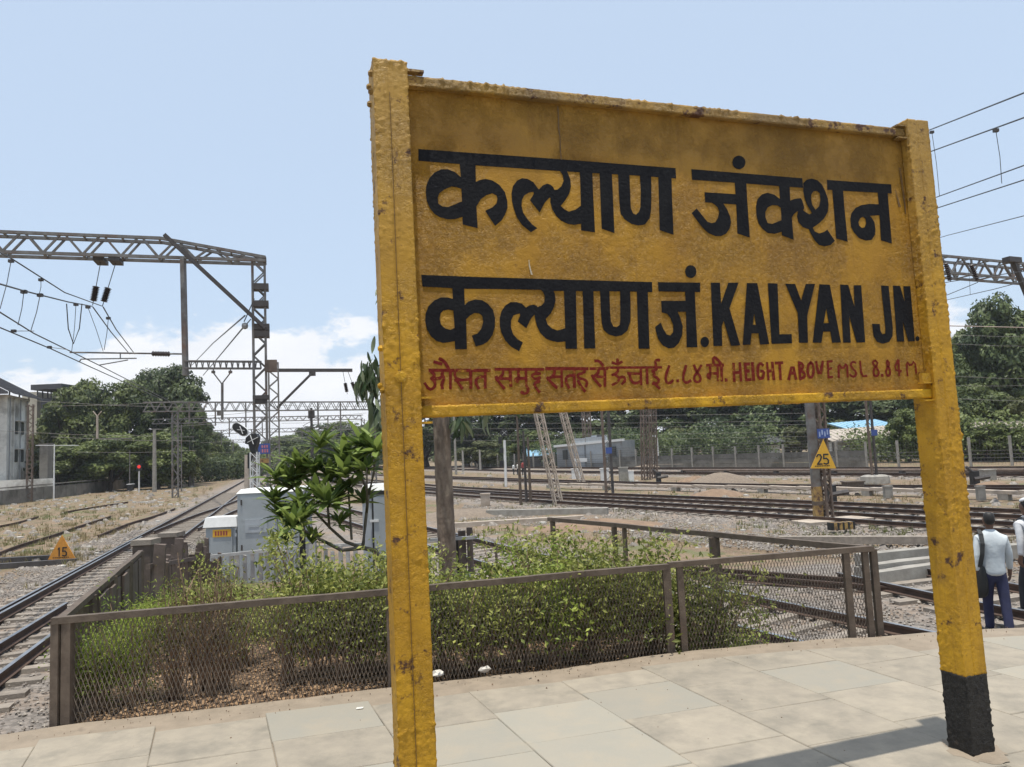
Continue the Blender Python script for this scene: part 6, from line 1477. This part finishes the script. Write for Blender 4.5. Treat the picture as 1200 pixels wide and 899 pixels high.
for px, yt, Y, w_, k, lb in ((240, 494, 135, 40, 0, 'first tree of the avenue right of the left clump'), (253, 500, 160, 36, 1, 'second tree of the avenue down the left track'), (266, 510, 190, 32, 0, 'third tree of the avenue, close to the black signal'), (277, 518, 220, 26, 2, 'smallest and farthest tree of the avenue'), (232, 520, 120, 34, 3, 'low olive tree where the avenue begins')):
    tree(px, yt, Y, w_, k, lb, G2)
for px, yt, Y, w_, k, lb in ((335, 506, 210, 70, 2, 'hazy tree seen between the twin masts and the frangipani'), (356, 495, 230, 40, 1, 'small pointed hazy tree right of the twin masts'), (398, 488, 200, 90, 0, 'broad hazy tree behind the frangipani'), (440, 492, 190, 80, 2, 'hazy tree just left of the left board post'), (375, 510, 180, 70, 2, 'low hazy tree behind the transformer pole'), (300, 522, 240, 50, 2, 'far low tree behind the black signal')):
    tree(px, yt, Y, w_, k, lb, 'hazy trees in the centre distance')
rs = random.Random(33); xs_ = list(range(500, 1110, 47)); i_ = 0
for px in xs_:
    Yb = 150 - (px - 500) * .075; 
    tree(px, 430 + rs.uniform(-25, 20), Yb + rs.uniform(-6, 6), 105, (i_ * 3 + 1) % 3, 'tall dark tree of the back row, %s' % ('seen just right of the tree trunk', 'left of the white signal', 'behind the white signal', 'behind the leaning masts', 'left of the long grey building', 'over the long grey building', 'behind the twin channel mast', 'over the brown tin roof', 'behind the gravel heap', 'right of the gravel heap', 'left of the thin lamp post', 'behind the 25 board', 'behind the blue roof', 'hidden partly by the right post')[i_ % 14], G3); i_ += 1
for px, yt, Y, w_, k, lb in ((562, 512, 122, 62, 3, 'yellow green tree left of the white signal'), (628, 500, 128, 60, 0, 'tree behind the light blue roof'), (800, 496, 118, 66, 3, 'lighter tree right of the brown tin roof'), (838, 500, 112, 60, 0, 'tree in front row above the gravel heap'), (772, 504, 120, 46, 0, 'leafy tree right of the twin lattice masts'), (890, 492, 108, 66, 1, 'dark tree left of the thin lamp post'), (938, 494, 104, 50, 3, 'olive tree right of the thin lamp post'), (984, 486, 100, 50, 3, 'yellowish tree right of the 25 board'),
    (1066, 472, 72, 44, 0, 'narrow bright drooping tree touching the right board post'), (1102, 384, 84, 84, 1, 'tree rising behind the right board post'), (1134, 376, 88, 84, 2, 'rounded tree right of the right board post'), (1180, 326, 84, 84, 1, 'tallest tree at the right edge'), (1218, 345, 84, 110, 0, 'tree cut by the right edge of the frame'), (1150, 440, 74, 80, 0, 'mid height tree below the tallest right tree'), (1198, 452, 72, 66, 3, 'light green tree near the right edge'), (1118, 478, 70, 56, 2, 'low tree behind the fence at right'), (1165, 492, 66, 50, 0, 'low leafy tree beside the pale open shed'), (1290, 400, 90, 120, 1, 'tree outside the right edge of the frame')):
    tree(px, yt, Y, w_, k, lb, G3)

# tree with the rough pale trunk behind the board, long hanging leaves
tb = gnd(526, 684, -.62); tr = thing('hanging_leaf_tree', 'straight rough trunk right of the left post, with long drooping leaves above', 'tree', (tb.x, tb.y, -.62))
Y = tb.y; m = MB(); pts = []; rr = []
for k in range(60):
    t = k / 59; z = -.75 + 5.2 * t; c = at(525 - 6 * t, 684 - 190 * t * 1, Y); x_ = tb.x - .06 * t + noise.noise(Vector((0, 0, z * 1.3))) * .02; pts.append((x_, Y, z)); rr.append((.155 - .028 * t) * (1 + .10 * noise.noise(Vector((3, 0, z * 9))) + (.05 if k % 2 else 0)) + (.06 if k < 2 else 0))
m.tube(pts, rr, 12); m.build('trunk', MT['bark'], tr, smooth=True)
def leaf_mesh(L_, w, fold=.25, bend=.3, name='leaf', n=5):
    m = MB()
    for k in range(n + 1):
        t = k / n; ww = w * math.sin(math.pi * min(1, (t * .92 + .06))) ** .8; z = -bend * L_ * t * t; x = L_ * t * (1 - .1 * bend * t)
        m.v += [(x, -ww, z + ww * fold), (x, 0, z), (x, ww, z + ww * fold)]
    for k in range(n):
        a = k * 3; m.f += [(a, a + 3, a + 4, a + 1), (a + 1, a + 4, a + 5, a + 2)]
    me = bpy.data.meshes.new(name); me.from_pydata(m.v, [], m.f); a = me.attributes.new('tone', 'FLOAT', 'POINT'); a.data.foreach_set('value', [min(1, .35 + .1 * (i % 3 == 1)) for i in range(len(m.v))])
    me.polygons.foreach_set('use_smooth', [True] * len(m.f)); return me
def with_tone(me, v):
    c = me.copy(); c.attributes['tone'].data.foreach_set('value', [v] * len(c.vertices)); return c
HL = leaf_mesh(.33, .040, .3, .25); HL.materials.append(MT['leaf_hanging']); HLs = [with_tone(HL, v) for v in (0., .15, .4, .75, 1.)]
rs = random.Random(77); made = 0
clumps = [((438, 446), 18, 28), ((432, 434), 12, 14), ((444, 480), 10, 36), ((454, 510), 16, 30), ((424, 446), 6, 12), ((541, 492), 8, 8), ((470, 430), 30, 60), ((560, 470), 40, 40), ((500, 400), 40, 60), ((600, 440), 40, 50)]
m = MB()
for (cx_, cy_), rx_, ry_ in clumps:
    q = at(cx_, cy_, Y); m.tube([(tb.x, Y, 2.4 + rs.uniform(0, 1.2)), ((tb.x + q.x) / 2, Y + .1, q.z + .35), (q.x, Y + rs.uniform(-.2, .2), q.z)], [.05, .03, .012], 5)
m.build('branches', MT['bark_green'], tr)
for i, ((cx_, cy_), rx_, ry_) in enumerate(clumps):
    for k in range(42 if i < 4 else (26 if i < 6 else 20)):
        p = at(cx_ + rs.gauss(0, .45) * rx_, cy_ + rs.gauss(0, .45) * ry_, Y + rs.uniform(-.35, .35)); o = bpy.data.objects.new('leaf', HLs[rs.choice((0, 0, 1, 1, 2, 3, 4))]); COL.objects.link(o); o.parent = tr; o.location = p - Vector(tr.location)
        o.rotation_euler = (rs.uniform(-1.2, 1.2), R(rs.uniform(45, 88)), rs.uniform(0, 6.28)); s_ = rs.uniform(.7, 1.15); o.scale = (s_, s_, s_)
        made += 1

fm = MB(); br = MB(); tones = []; tp = Vector((tb.x + .32, Y, 4.35))
for c_ in range(22):
    d_ = Vector((rs.uniform(-1, 1), rs.uniform(-1, 1), rs.uniform(-.6, 1))); d_.normalize(); e_ = tp + Vector((d_.x * 1.05, d_.y * 1.3, d_.z * .95)) + Vector((.12, 0, 0)); br.tube([tp - Vector((0, 0, rs.uniform(0, 1.0))), tp.lerp(e_, .55) + Vector((0, 0, .15)), e_], [.05, .028, .01], 5)
    for k in range(44):
        p = e_ + Vector((rs.gauss(0, .2), rs.gauss(0, .2), rs.gauss(0, .2))); mt_x = Matrix.Translation(p) @ Matrix.Rotation(rs.uniform(0, 6.28), 4, 'Z') @ Matrix.Rotation(R(rs.uniform(25, 88)), 4, 'Y') @ Matrix.Scale(rs.uniform(.7, 1.1), 4)
        fm.add([mt_x @ v.co for v in HL.vertices], [tuple(q.vertices) for q in HL.polygons]); tones += [rs.random()] * len(HL.vertices)
o = fm.build('foliage', MT['leaf_hanging'], tr, kind='stuff'); a = o.data.attributes.new('tone', 'FLOAT', 'POINT'); a.data.foreach_set('value', tones)
br.build('branches', MT['bark_green'], tr)

# frangipani with rosettes of long leaves, rooted behind the left post
fy = 7.6; fb = at(462, 690, fy); fr_ = thing('frangipani', 'frangipani with curved bare stems and rosettes of long leaves left of the left post', 'shrub', (fb.x, fy, gz(fb.x, fy)))
PL = leaf_mesh(.255, .030, .18, .25); PL.materials.append(MT['leaf_plumeria']); PLs = [with_tone(PL, v) for v in (.0, .2, .45, .7, 1.)]
def A_(x, y, d=0): return at(x, y, fy + d)
stems = [([(468, 720, 0), (450, 662, 0), (440, 645, 0), (425, 642, .0)], [.035, .03, .026, .022]), ([(425, 642, 0), (400, 645, -.1), (375, 632, -.2), (345, 616, -.3)], [.022, .018, .016, .013]), ([(425, 642, 0), (405, 635, .1), (386, 618, .1), (384, 592, .05)], [.02, .017, .015, .012]),
    ([(425, 642, 0), (428, 615, .1), (432, 580, .15), (425, 562, .2), (408, 545, .25)], [.022, .018, .016, .014, .012]), ([(432, 580, .15), (438, 555, .1), (441, 530, .1)], [.016, .013, .011]), ([(386, 618, .1), (360, 590, .3), (340, 570, .35)], [.014, .012, .01]), ([(384, 592, .05), (376, 570, .2), (370, 552, .3)], [.013, .011, .01]), ([(408, 545, .25), (402, 538, .3)], [.012, .01]), ([(412, 632, .05), (410, 600, .25), (408, 570, .3)], [.014, .012, .01]), ([(430, 600, .1), (430, 570, -.1), (430, 548, -.15)], [.012, .010, .009])]
m = MB()
for P, r_ in stems: m.tube([A_(*p) for p in P], r_, 7)
m.build('stems', MT['bark_green'], fr_, smooth=True)
rs = random.Random(12)
for (x_, y_, d_, sc_, n_) in ((345, 616, -.3, 1.0, 17), (384, 590, -.1, 1.05, 18), (340, 568, .35, 1.15, 15), (368, 552, .3, 1.1, 14), (404, 538, .25, 1.15, 17), (441, 528, .1, 1.25, 15), (352, 590, .1, 1.0, 13), (408, 570, .3, .95, 12), (430, 550, -.1, .85, 9), (372, 580, .1, 1.0, 15), (330, 604, .2, .9, 13), (388, 560, .3, 1.1, 16), (356, 606, -.1, 1.0, 15), (420, 548, .2, 1.1, 14), (352, 560, .4, 1.1, 14), (395, 585, .2, .9, 13), (322, 585, .2, .9, 13), (334, 632, -.1, .8, 12), (366, 632, -.2, .8, 12), (398, 612, .1, .8, 12), (425, 585, .3, .9, 12), (376, 520, .3, 1.0, 13), (424, 520, .2, 1.1, 14), (350, 545, .3, 1.0, 13), (322, 558, .3, 1.0, 12), (405, 555, .0, 1.0, 13)):
    c = A_(x_, y_, d_) - Vector(fr_.location); a0 = rs.uniform(0, 6.28)
    for k in range(int(n_ * 1.9)):
        o = bpy.data.objects.new('leaf', PLs[rs.randrange(5)]); COL.objects.link(o); o.parent = fr_; el = rs.uniform(-.15, 1.15) if k % 3 else rs.uniform(.6, 1.35)
        o.rotation_euler = (rs.uniform(-.5, .5), -el, a0 + k * 2.4 + rs.uniform(-.2, .2)); s_ = sc_ * rs.uniform(.8, 1.25); o.scale = (s_, s_, s_); o.location = c + Vector((0, 0, -rs.uniform(0, .05)))

# ---------------------------------------------------------------- shrubs of the garden
def bush_proto(seed, rx, h, nleaf, leaf, mat, nst=14, bare=.25, narrow=.45, lobes_n=16):
    rs = random.Random(seed); vs = []; fs = []; tone = []; m = MB(); tips = []
    for k in range(nst):
        a = rs.uniform(0, 6.28); rr = rs.uniform(.15, 1) * rx; hh = h * (rs.uniform(.6, 1.0) if k % 5 else rs.uniform(1.0, 1.3)); b0 = (rs.uniform(-.08, .08), rs.uniform(-.08, .08), -.05)
        mid = (math.cos(a) * rr * .45, math.sin(a) * rr * .45, hh * .5); e = (math.cos(a) * rr, math.sin(a) * rr, hh); m.tube([b0, mid, e], [.010, .007, .003], 4); tips += [Vector(e), Vector(mid).lerp(Vector(e), .5)]
        for j in range(3): t = rs.uniform(.3, .9); p = Vector(b0).lerp(Vector(e), t); q = p + Vector((rs.uniform(-.12, .12), rs.uniform(-.12, .12), rs.uniform(.05, .2))); m.tube([p, q], [.004, .002], 3); tips.append(q)
    lob = [(Vector((rs.gauss(0, .42) * rx, rs.gauss(0, .42) * rx, h * (bare + (1 - bare) * rs.uniform(.1, .95)))), rs.uniform(.07, .17), rs.uniform(0, .8)) for _ in range(lobes_n)] + [(t, rs.uniform(.05, .12), rs.uniform(0, .8)) for t in tips if t.z > h * bare]
    for k in range(nleaf):
        c, r, t = lob[rs.randrange(len(lob))]; p = c + Vector((rs.gauss(0, .55), rs.gauss(0, .55), rs.gauss(0, .5))) * r * 1.3
        if p.z < .02: continue
        nrm = Vector((rs.uniform(-1, 1), rs.uniform(-1, 1), rs.uniform(-.2, 1.2))).normalized(); u = nrm.cross(Vector((rs.uniform(-1, 1), rs.uniform(-1, 1), rs.uniform(-1, 1)))).normalized(); v = nrm.cross(u); s = leaf * rs.uniform(.6, 1.3); b = len(vs)
        vs += [p, p + u * s * .5 + v * s * narrow * .5 + nrm * s * .08, p + u * s, p + u * s * .5 - v * s * narrow * .5 + nrm * s * .08]; fs.append((b, b + 1, b + 2, b + 3)); tone += [max(0, min(1, t + rs.uniform(-.25, .35)))] * 4
    me = bpy.data.meshes.new('foliage'); me.from_pydata([tuple(v) for v in vs], [], fs); a = me.attributes.new('tone', 'FLOAT', 'POINT'); a.data.foreach_set('value', tone); me.materials.append(MT[mat])
    sm = bpy.data.meshes.new('stems'); sm.from_pydata(m.v, [], m.f); sm.materials.append(MT['twig']); return me, sm, rx, h
BP = [bush_proto(1, .42, .72, 3300, .043, 'leaf_bush', bare=.25, lobes_n=12), bush_proto(2, .40, .70, 2700, .040, 'leaf_bush', bare=.32), bush_proto(3, .36, .66, 4200, .040, 'leaf_bush_bright', bare=.05, narrow=.22), bush_proto(4, .34, .62, 900, .035, 'leaf_bush_dry', nst=26, bare=.5), bush_proto(5, .34, .60, 3800, .036, 'leaf_bush_bright', bare=.15, lobes_n=24), bush_proto(6, .3, .66, 320, .03, 'leaf_bush_dry', nst=22, bare=.7)]
def bush(x, y, k, w=1, h=1, label='', group='garden shrubs behind the platform fence'):
    me, sm, rx, hh = BP[k]; r = thing('shrub', label, 'shrub', (x, y, gz(x, y)), group); rot = random.uniform(0, 6.28)
    for nm, mm in (('stems', sm), ('foliage', me)):
        o = bpy.data.objects.new(nm, mm); COL.objects.link(o); o.parent = r; o.scale = (w, w, h); o.rotation_euler = (0, 0, rot)
def bpx(px, Y, k, w, h, label):
    p = at(px, 700, Y)
    if Y >= 6.25 and px < 500: h = {True: .76 if px < 280 else .64, False: .56 if px < 280 else .46}[Y < 7] * h; w *= .95
    elif Y >= 6.6 and px >= 500: h *= .80
    if Y > 9 and px < 500: h *= .5
    if px > 780: h *= 1.1; w *= 1.3
    h *= random.uniform(.85, 1.16); w *= random.uniform(.85, 1.1)
    if 225 < px < 345 and Y < 7.3 and k in (0, 1): h *= .92; w *= .85
    if px < 200 and Y < 7: h *= .92
    bush(p.x, Y, k, w * (.86 if 195 < px < 350 and Y < 7 else 1), h, label)
bl = [(118, 5.45, 4, 1.0, .95, 'bright feathery shrub beside the left corner post of the fence'), (158, 5.5, 2, 1.0, 1.0, 'bright fine leaved shrub, second from the left corner post'), (140, 6.3, 4, 1.2, 1.0, 'green shrub behind the two leftmost shrubs'),
 (205, 5.6, 3, 1.0, 1.1, 'dry stemmy shrub left of the bare gap in the hedge'), (238, 5.65, 5, 1.1, 1.1, 'bundle of bare brown stems in the left half of the fence'), (262, 5.75, 3, 1.0, 1.1, 'sparse brown shrub right of the bare stem bundle'), (232, 6.5, 0, 1.2, 1.15, 'leafy shrub behind the bare stem bundle'),
 (285, 6.4, 1, 1.2, 1.15, 'leafy shrub behind the gap where leaf litter shows'), (330, 6.8, 3, 1.1, 1.2, 'thin twiggy shrub in the middle of the left fence bay'), (335, 5.9, 5, .9, 1.0, 'slanting dry twigs right of the leaf litter gap'), (372, 6.0, 0, 1.0, 1.1, 'dark leafy shrub left of the left post'), (405, 5.95, 1, 1.05, 1.05, 'loose green shrub next to the left post'), (432, 6.1, 0, 1.0, .95, 'small leafed shrub hidden partly by the left post'), (395, 6.8, 0, 1.3, 1.15, 'tall green shrub behind the frangipani stem'),
 (170, 7.6, 4, 1.6, .95, 'sprawling bright shrub by the side fence panels'), (215, 8.2, 2, 1.6, 1.05, 'bright shrub in front of the small cabinet'), (250, 7.6, 4, 1.5, 1.15, 'yellow green shrub rising above the fence rail at left'), (300, 8.2, 4, 1.7, 1.0, 'wide bright shrub in front of the large cabinet'), (345, 7.8, 0, 1.5, 1.1, 'leafy shrub below the marker post'), (385, 8.4, 2, 1.6, 1.0, 'fine leaved shrub under the frangipani'), (430, 8.0, 4, 1.4, 1.0, 'shrub behind the fence at the left post'), (275, 10.2, 1, 2.0, 1.1, 'far shrub in front of the pale pickets'), (345, 10.6, 4, 2.1, 1.0, 'far shrub beneath the cabinet door'), (415, 10.4, 2, 2.0, 1.0, 'far shrub in front of the right pickets'), (200, 9.6, 1, 1.7, 1.0, 'shrub by the broken brown pickets'), (475, 7.2, 0, 1.4, 1.0, 'shrub behind the left post'), (470, 5.9, 0, 1.1, .95, 'hedge shrub directly behind the left post'),
 (520, 5.85, 0, 1.1, .98, 'hedge shrub just right of the left post'), (560, 5.9, 1, 1.15, 1.0, 'hedge shrub above the flat white scrap'), (602, 6.0, 0, 1.15, .98, 'hedge shrub third from the left post'), (645, 6.0, 4, 1.1, 1.05, 'hedge shrub with brighter top in the middle of the fence'), (690, 6.15, 1, 1.1, 1.05, 'hedge shrub with reddish dry patch'), (735, 6.2, 0, 1.1, 1.1, 'hedge shrub left of the double fence post'), (770, 6.3, 1, 1.0, 1.05, 'last hedge shrub before the double fence post'), (540, 6.9, 1, 1.3, .95, 'second row shrub near the trunk foot'), (590, 7.0, 4, 1.3, .98, 'second row shrub right of the trunk'), (640, 7.0, 0, 1.4, 1.12, 'second row shrub below the low garden rail'), (690, 7.0, 4, 1.3, 1.12, 'second row bright shrub in front of the garden rail posts'), (740, 7.0, 1, 1.2, 1.1, 'second row shrub left of the double fence post'),
 (655, 8.3, 2, 1.7, 1.05, 'bright grassy shrub at the left end of the low rail'), (700, 8.0, 4, 1.6, 1.1, 'bright low shrub under the low rail posts'), (745, 8.0, 0, 1.3, 1.0, 'green shrub behind the hedge, under the low rail'), (620, 9.5, 4, 1.8, .95, 'ground hugging green shrub by the near right track'),
 (822, 6.35, 0, .95, 1.05, 'dark shrub just right of the double fence post'), (855, 6.45, 4, 1.0, 1.12, 'bright feathery shrub in the right fence bay'), (885, 6.5, 2, 1.0, 1.1, 'fine leaved shrub in the middle of the right bay'), (912, 6.5, 3, .85, .9, 'thin dry shrub at the right end of the planting'), (850, 6.9, 2, 1.1, 1.1, 'green shrub behind the right bay shrubs'), (800, 6.9, 1, 1.0, 1.05, 'shrub behind the double fence post')]
for t in bl: bpx(*t)
m = MB(); rs = random.Random(9)
for k in range(9000):      # fallen leaves under the shrubs
    x = rs.uniform(-3.2, 2.6); y = edge_y(x) + abs(rs.gauss(0, 1.1)) + .09
    if garden(x, y) < .4: continue
    z = gz(x, y) + rs.uniform(0, .035); s = rs.uniform(.012, .035); a = rs.uniform(0, 6.28); u = Vector((math.cos(a), math.sin(a), rs.uniform(-.4, .4))) * s; v = Vector((-math.sin(a), math.cos(a), rs.uniform(-.5, .5))) * s * .5; p = Vector((x, y, z)); m.add([p - u, p - v, p + u, p + v], [(0, 1, 2, 3)])
m.build('leaf_litter', MT['dry_leaf'], kind='stuff')

# ---------------------------------------------------------------- people
def skin(name, V, E_, mat, parent=None, sub=2, root=0):
    """V: list of (x,y,z,r) or (x,y,z,rx,ry)"""
    me = bpy.data.meshes.new(name); me.from_pydata([v[:3] for v in V], E_, []); o = bpy.data.objects.new(name, me); COL.objects.link(o)
    md = o.modifiers.new('s', 'SKIN'); md.use_smooth_shade = True; sv = me.skin_vertices[0].data
    for i, v in enumerate(V): sv[i].radius = (v[3], v[4] if len(v) > 4 else v[3]); sv[i].use_root = (i == root)
    sb = o.modifiers.new('b', 'SUBSURF'); sb.levels = sub; sb.render_levels = sub
    dg = bpy.context.evaluated_depsgraph_get(); m2 = bpy.data.meshes.new_from_object(o.evaluated_get(dg)); bpy.data.objects.remove(o)
    m2.materials.clear(); m2.materials.append(MT[mat]); m2.name = name
    q = bpy.data.objects.new(name, m2); COL.objects.link(q)
    if parent: q.parent = parent
    return q
def hand(V, E_, w, dr, s=1, side=1):
    """palm, four unequal curled fingers and a thumb from wrist index w"""
    x, y, z = V[w][:3]; V.append((x + dr[0] * .05, y + dr[1] * .05, z - .055 * s, .022, .036)); pi2 = len(V) - 1; E_.append((w, pi2)); px, py, pz = V[pi2][:3]
    for k, l in enumerate((.062, .070, .066, .052)):
        oy = -.030 + .020 * k
        V.append((px, py + oy, pz - .032, .0085)); V.append((px + .012 * side * -1, py + oy * 1.1, pz - .032 - l * .55, .008)); V.append((px + .030 * side * -1, py + oy, pz - .032 - l * .9, .0065)); n = len(V); E_ += [(pi2, n - 3), (n - 3, n - 2), (n - 2, n - 1)]
    V.append((px, py + .038, pz + .008, .010)); V.append((px - .01 * side, py + .058, pz - .03, .0085)); n = len(V); E_ += [(pi2, n - 2), (n - 2, n - 1)]
def person(loc, rz, label, H=1.0, pose='walk', shirt='shirt_white', trouser='trouser_navy', hair='hair_black', scarf=None, small=False):
    """figure facing +y, feet at z=0; rz turns it"""
    st = .13 if pose == 'walk' else .03
    V = [(0, 0, .93, .125, .095), (0, .0, 1.08, .125, .085), (0, 0, 1.25, .14, .09), (0, 0, 1.37, .115, .07), (0, .012, 1.46, .05), (0, .022, 1.535, .052), (0, .02, 1.60, .066, .082), (0, .022, 1.665, .064, .08), (0, .018, 1.71, .036, .046)]
    E_ = [(i, i + 1) for i in range(8)]
    for s, f in ((-1, 1), (1, -1)):
        b = len(V); V += [(s * .08, 0, .88, .08), (s * .085, f * st * .55 + .03, .50, .055), (s * .08, f * st, .10, .040), (s * .08, f * st + .02, .045, .036), (s * .085, f * st + .17, .03, .032)]
        E_ += [(0, b), (b, b + 1), (b + 1, b + 2), (b + 2, b + 3), (b + 3, b + 4)]
        b = len(V); a = -f * .10; V += [(s * .16, 0, 1.37, .05), (s * .21, -.02 + a * .4, 1.13, .040), (s * .235, a + .04, .88, .030)]; E_ += [(3, b), (b, b + 1), (b + 1, b + 2)]; hand(V, E_, b + 2, (0, .3), 1, s)
    # nose, ears as small bumps
    if not small:
        b = len(V); V += [(0, .115, 1.60, .012), (-.078, .015, 1.60, .012, .018), (.078, .015, 1.60, .012, .018)]; E_ += [(6, b), (6, b + 1), (6, b + 2)]
    o = skin('person', V, E_, 'skin_brown', sub=1 if small else 2); o.location = loc; o.rotation_euler = (0, 0, rz); o.scale = (H, H, H); tag(o, label, 'person')
    # shirt: torso and long sleeves
    SV = [(0, 0, .82, .15, .13), (0, 0, .90, .165, .135), (0, 0, 1.05, .155, .122), (0, 0, 1.22, .175, .135), (0, 0, 1.355, .165, .122), (0, .005, 1.435, .115, .098), (0, .01, 1.50, .072, .068)]; SE = [(i, i + 1) for i in range(6)]
    for s, f in ((-1, 1), (1, -1)):
        a = -f * .10; b = len(SV); SV += [(s * .165, 0, 1.355, .066), (s * .212, -.02 + a * .4, 1.13, .054), (s * .235, a + .035, .90, .042)]; SE += [(4, b), (b, b + 1), (b + 1, b + 2)]
    skin('shirt', SV, SE, shirt, o, 1 if small else 2)
    TV = [(0, 0, .99, .13, .105), (0, 0, .90, .14, .115)]; TE = [(0, 1)]
    for s, f in ((-1, 1), (1, -1)):
        b = len(TV); TV += [(s * .078, 0, .80, .092), (s * .088, f * st * .55 + .03, .50, .074), (s * .085, f * st, .14, .064), (s * .085, f * st, .05, .066)]; TE += [(1, b), (b, b + 1), (b + 1, b + 2), (b + 2, b + 3)]
        skin('shoe', [(s * .085, f * st - .05, .04, .042), (s * .085, f * st + .05, .045, .044), (s * .09, f * st + .19, .03, .033)], [(0, 1), (1, 2)], 'bag_black', o, 1)
    skin('trousers', TV, TE, trouser, o, 1 if small else 2)
    if scarf: skin('head_cloth', [(0, .0, 1.74, .06, .08), (0, -.01, 1.67, .098, .112), (0, -.01, 1.58, .10, .105), (0, -.03, 1.46, .11, .085), (0, -.05, 1.36, .14, .08)], [(0, 1), (1, 2), (2, 3), (3, 4)], scarf, o)
    else: skin('hair', [(0, .0, 1.74, .05, .06), (0, -.005, 1.69, .078, .092), (0, -.022, 1.62, .078, .085), (0, -.035, 1.55, .060, .05)], [(0, 1), (1, 2), (2, 3)], hair, o)
    return o
man = at(1168, 700, 10.9); mz = -1.40
p1 = person((man.x, man.y, mz), R(-18), 'man in white shirt and navy trousers walking away just right of the right post', 1.02)
bag = thing('shoulder_bag', 'black shoulder bag with wide strap on the back of the man in the white shirt', 'bag', (man.x, man.y, mz))
bag.rotation_euler = (0, 0, R(-18)); bag.scale = (1.02,) * 3
def kid(o, parent): o.parent = parent; return o
kid(skin('pouch', [(-.20, -.04, 1.02, .05, .10), (-.235, -.03, .86, .065, .15), (-.24, -.02, .66, .065, .16), (-.23, -.02, .50, .05, .13)], [(0, 1), (1, 2), (2, 3)], 'bag_black'), bag)
def ribbon(pts, w, th=.012):
    m = MB(); P = [Vector(p) for p in pts]
    for a, b in zip(P, P[1:]): m.beam(a - (b - a) * .06, b + (b - a) * .06, w, th, up=(0, -1, .2))
    return m
rb = ribbon([(-.13, .10, 1.44), (-.135, .02, 1.475), (-.14, -.09, 1.43), (-.145, -.145, 1.30), (-.165, -.15, 1.15), (-.20, -.13, .98)], .055).build('strap', MT['bag_black']); kid(rb, bag)
w2 = at(1213, 690, 11.9); wz2 = -1.40
p2_ = person((w2.x, w2.y, wz2), R(8), 'person with a white cap, pale shirt and big backpack, cut by the right edge', 1.06, shirt='scarf_white', trouser='cloth_dark')
skin('cap', [(0, .01, 1.76, .06, .07), (0, 0, 1.72, .092, .106), (0, -.01, 1.69, .094, .108)], [(0, 1), (1, 2)], 'scarf_white', p2_)
bp = thing('backpack', 'grey and blue backpack worn by the person at the right edge', 'backpack', (w2.x, w2.y, wz2)); bp.rotation_euler = (0, 0, R(8)); bp.scale = (1.06,) * 3
kid(skin('main_pack', [(-.02, -.22, 1.44, .15, .08), (-.02, -.26, 1.30, .20, .13), (-.02, -.27, 1.12, .21, .14), (-.02, -.25, .95, .18, .11)], [(0, 1), (1, 2), (2, 3)], 'bag_grey'), bp)
kid(skin('front_pocket', [(-.02, -.38, 1.20, .13, .05), (-.02, -.39, 1.06, .14, .06)], [(0, 1)], 'bag_black'), bp); kid(skin('top_flap', [(-.02, -.22, 1.50, .16, .10), (-.02, -.28, 1.45, .17, .10)], [(0, 1)], 'bag_blue'), bp)
for s in (-1, 1): kid(ribbon([(s * .10, .10, 1.30), (s * .11, .07, 1.42), (s * .11, -.03, 1.47), (s * .10, -.14, 1.42)], .05).build('strap', MT['bag_grey']), bp); kid(ribbon([(s * .13 - .02, -.30, 1.50), (s * .15 - .02, -.41, 1.34), (s * .15 - .02, -.42, 1.12), (s * .13 - .02, -.37, .96)], .03).build('side_strap', MT['bag_grey']), bp)
for x_, yb, lb, sh, hz in ((602, 556, 'distant figure in white standing left of the leaning masts', 'plain_white', .78), (607, 556, 'distant figure in pale clothes beside the other one in white', 'litter_white', .82), (613.5, 557, 'distant figure in red left of the leaning mast', 'cloth_red', 1.0)):
    p = gnd(x_, yb, -1.38); person((p.x, p.y, -1.42), R(random.uniform(-60, 60)), lb, hz, 'stand', sh, 'cloth_dark', small=True)

# ---------------------------------------------------------------- the air: light haze
hz = bpy.data.materials.new('haze'); hz.use_nodes = True; t = hz.node_tree; t.nodes.clear()
o_ = N(t, 'ShaderNodeOutputMaterial'); pv = N(t, 'ShaderNodeVolumePrincipled'); t.links.new(pv.outputs[0], o_.inputs['Volume'])
pv.inputs['Color'].default_value = (.92, .95, 1, 1); pv.inputs['Density'].default_value = .0003; pv.inputs['Anisotropy'].default_value = .3
h = MB().box((0, 620, 14.7), (1820, 1880, 34.6)).build('haze', hz); h['kind'] = 'stuff'
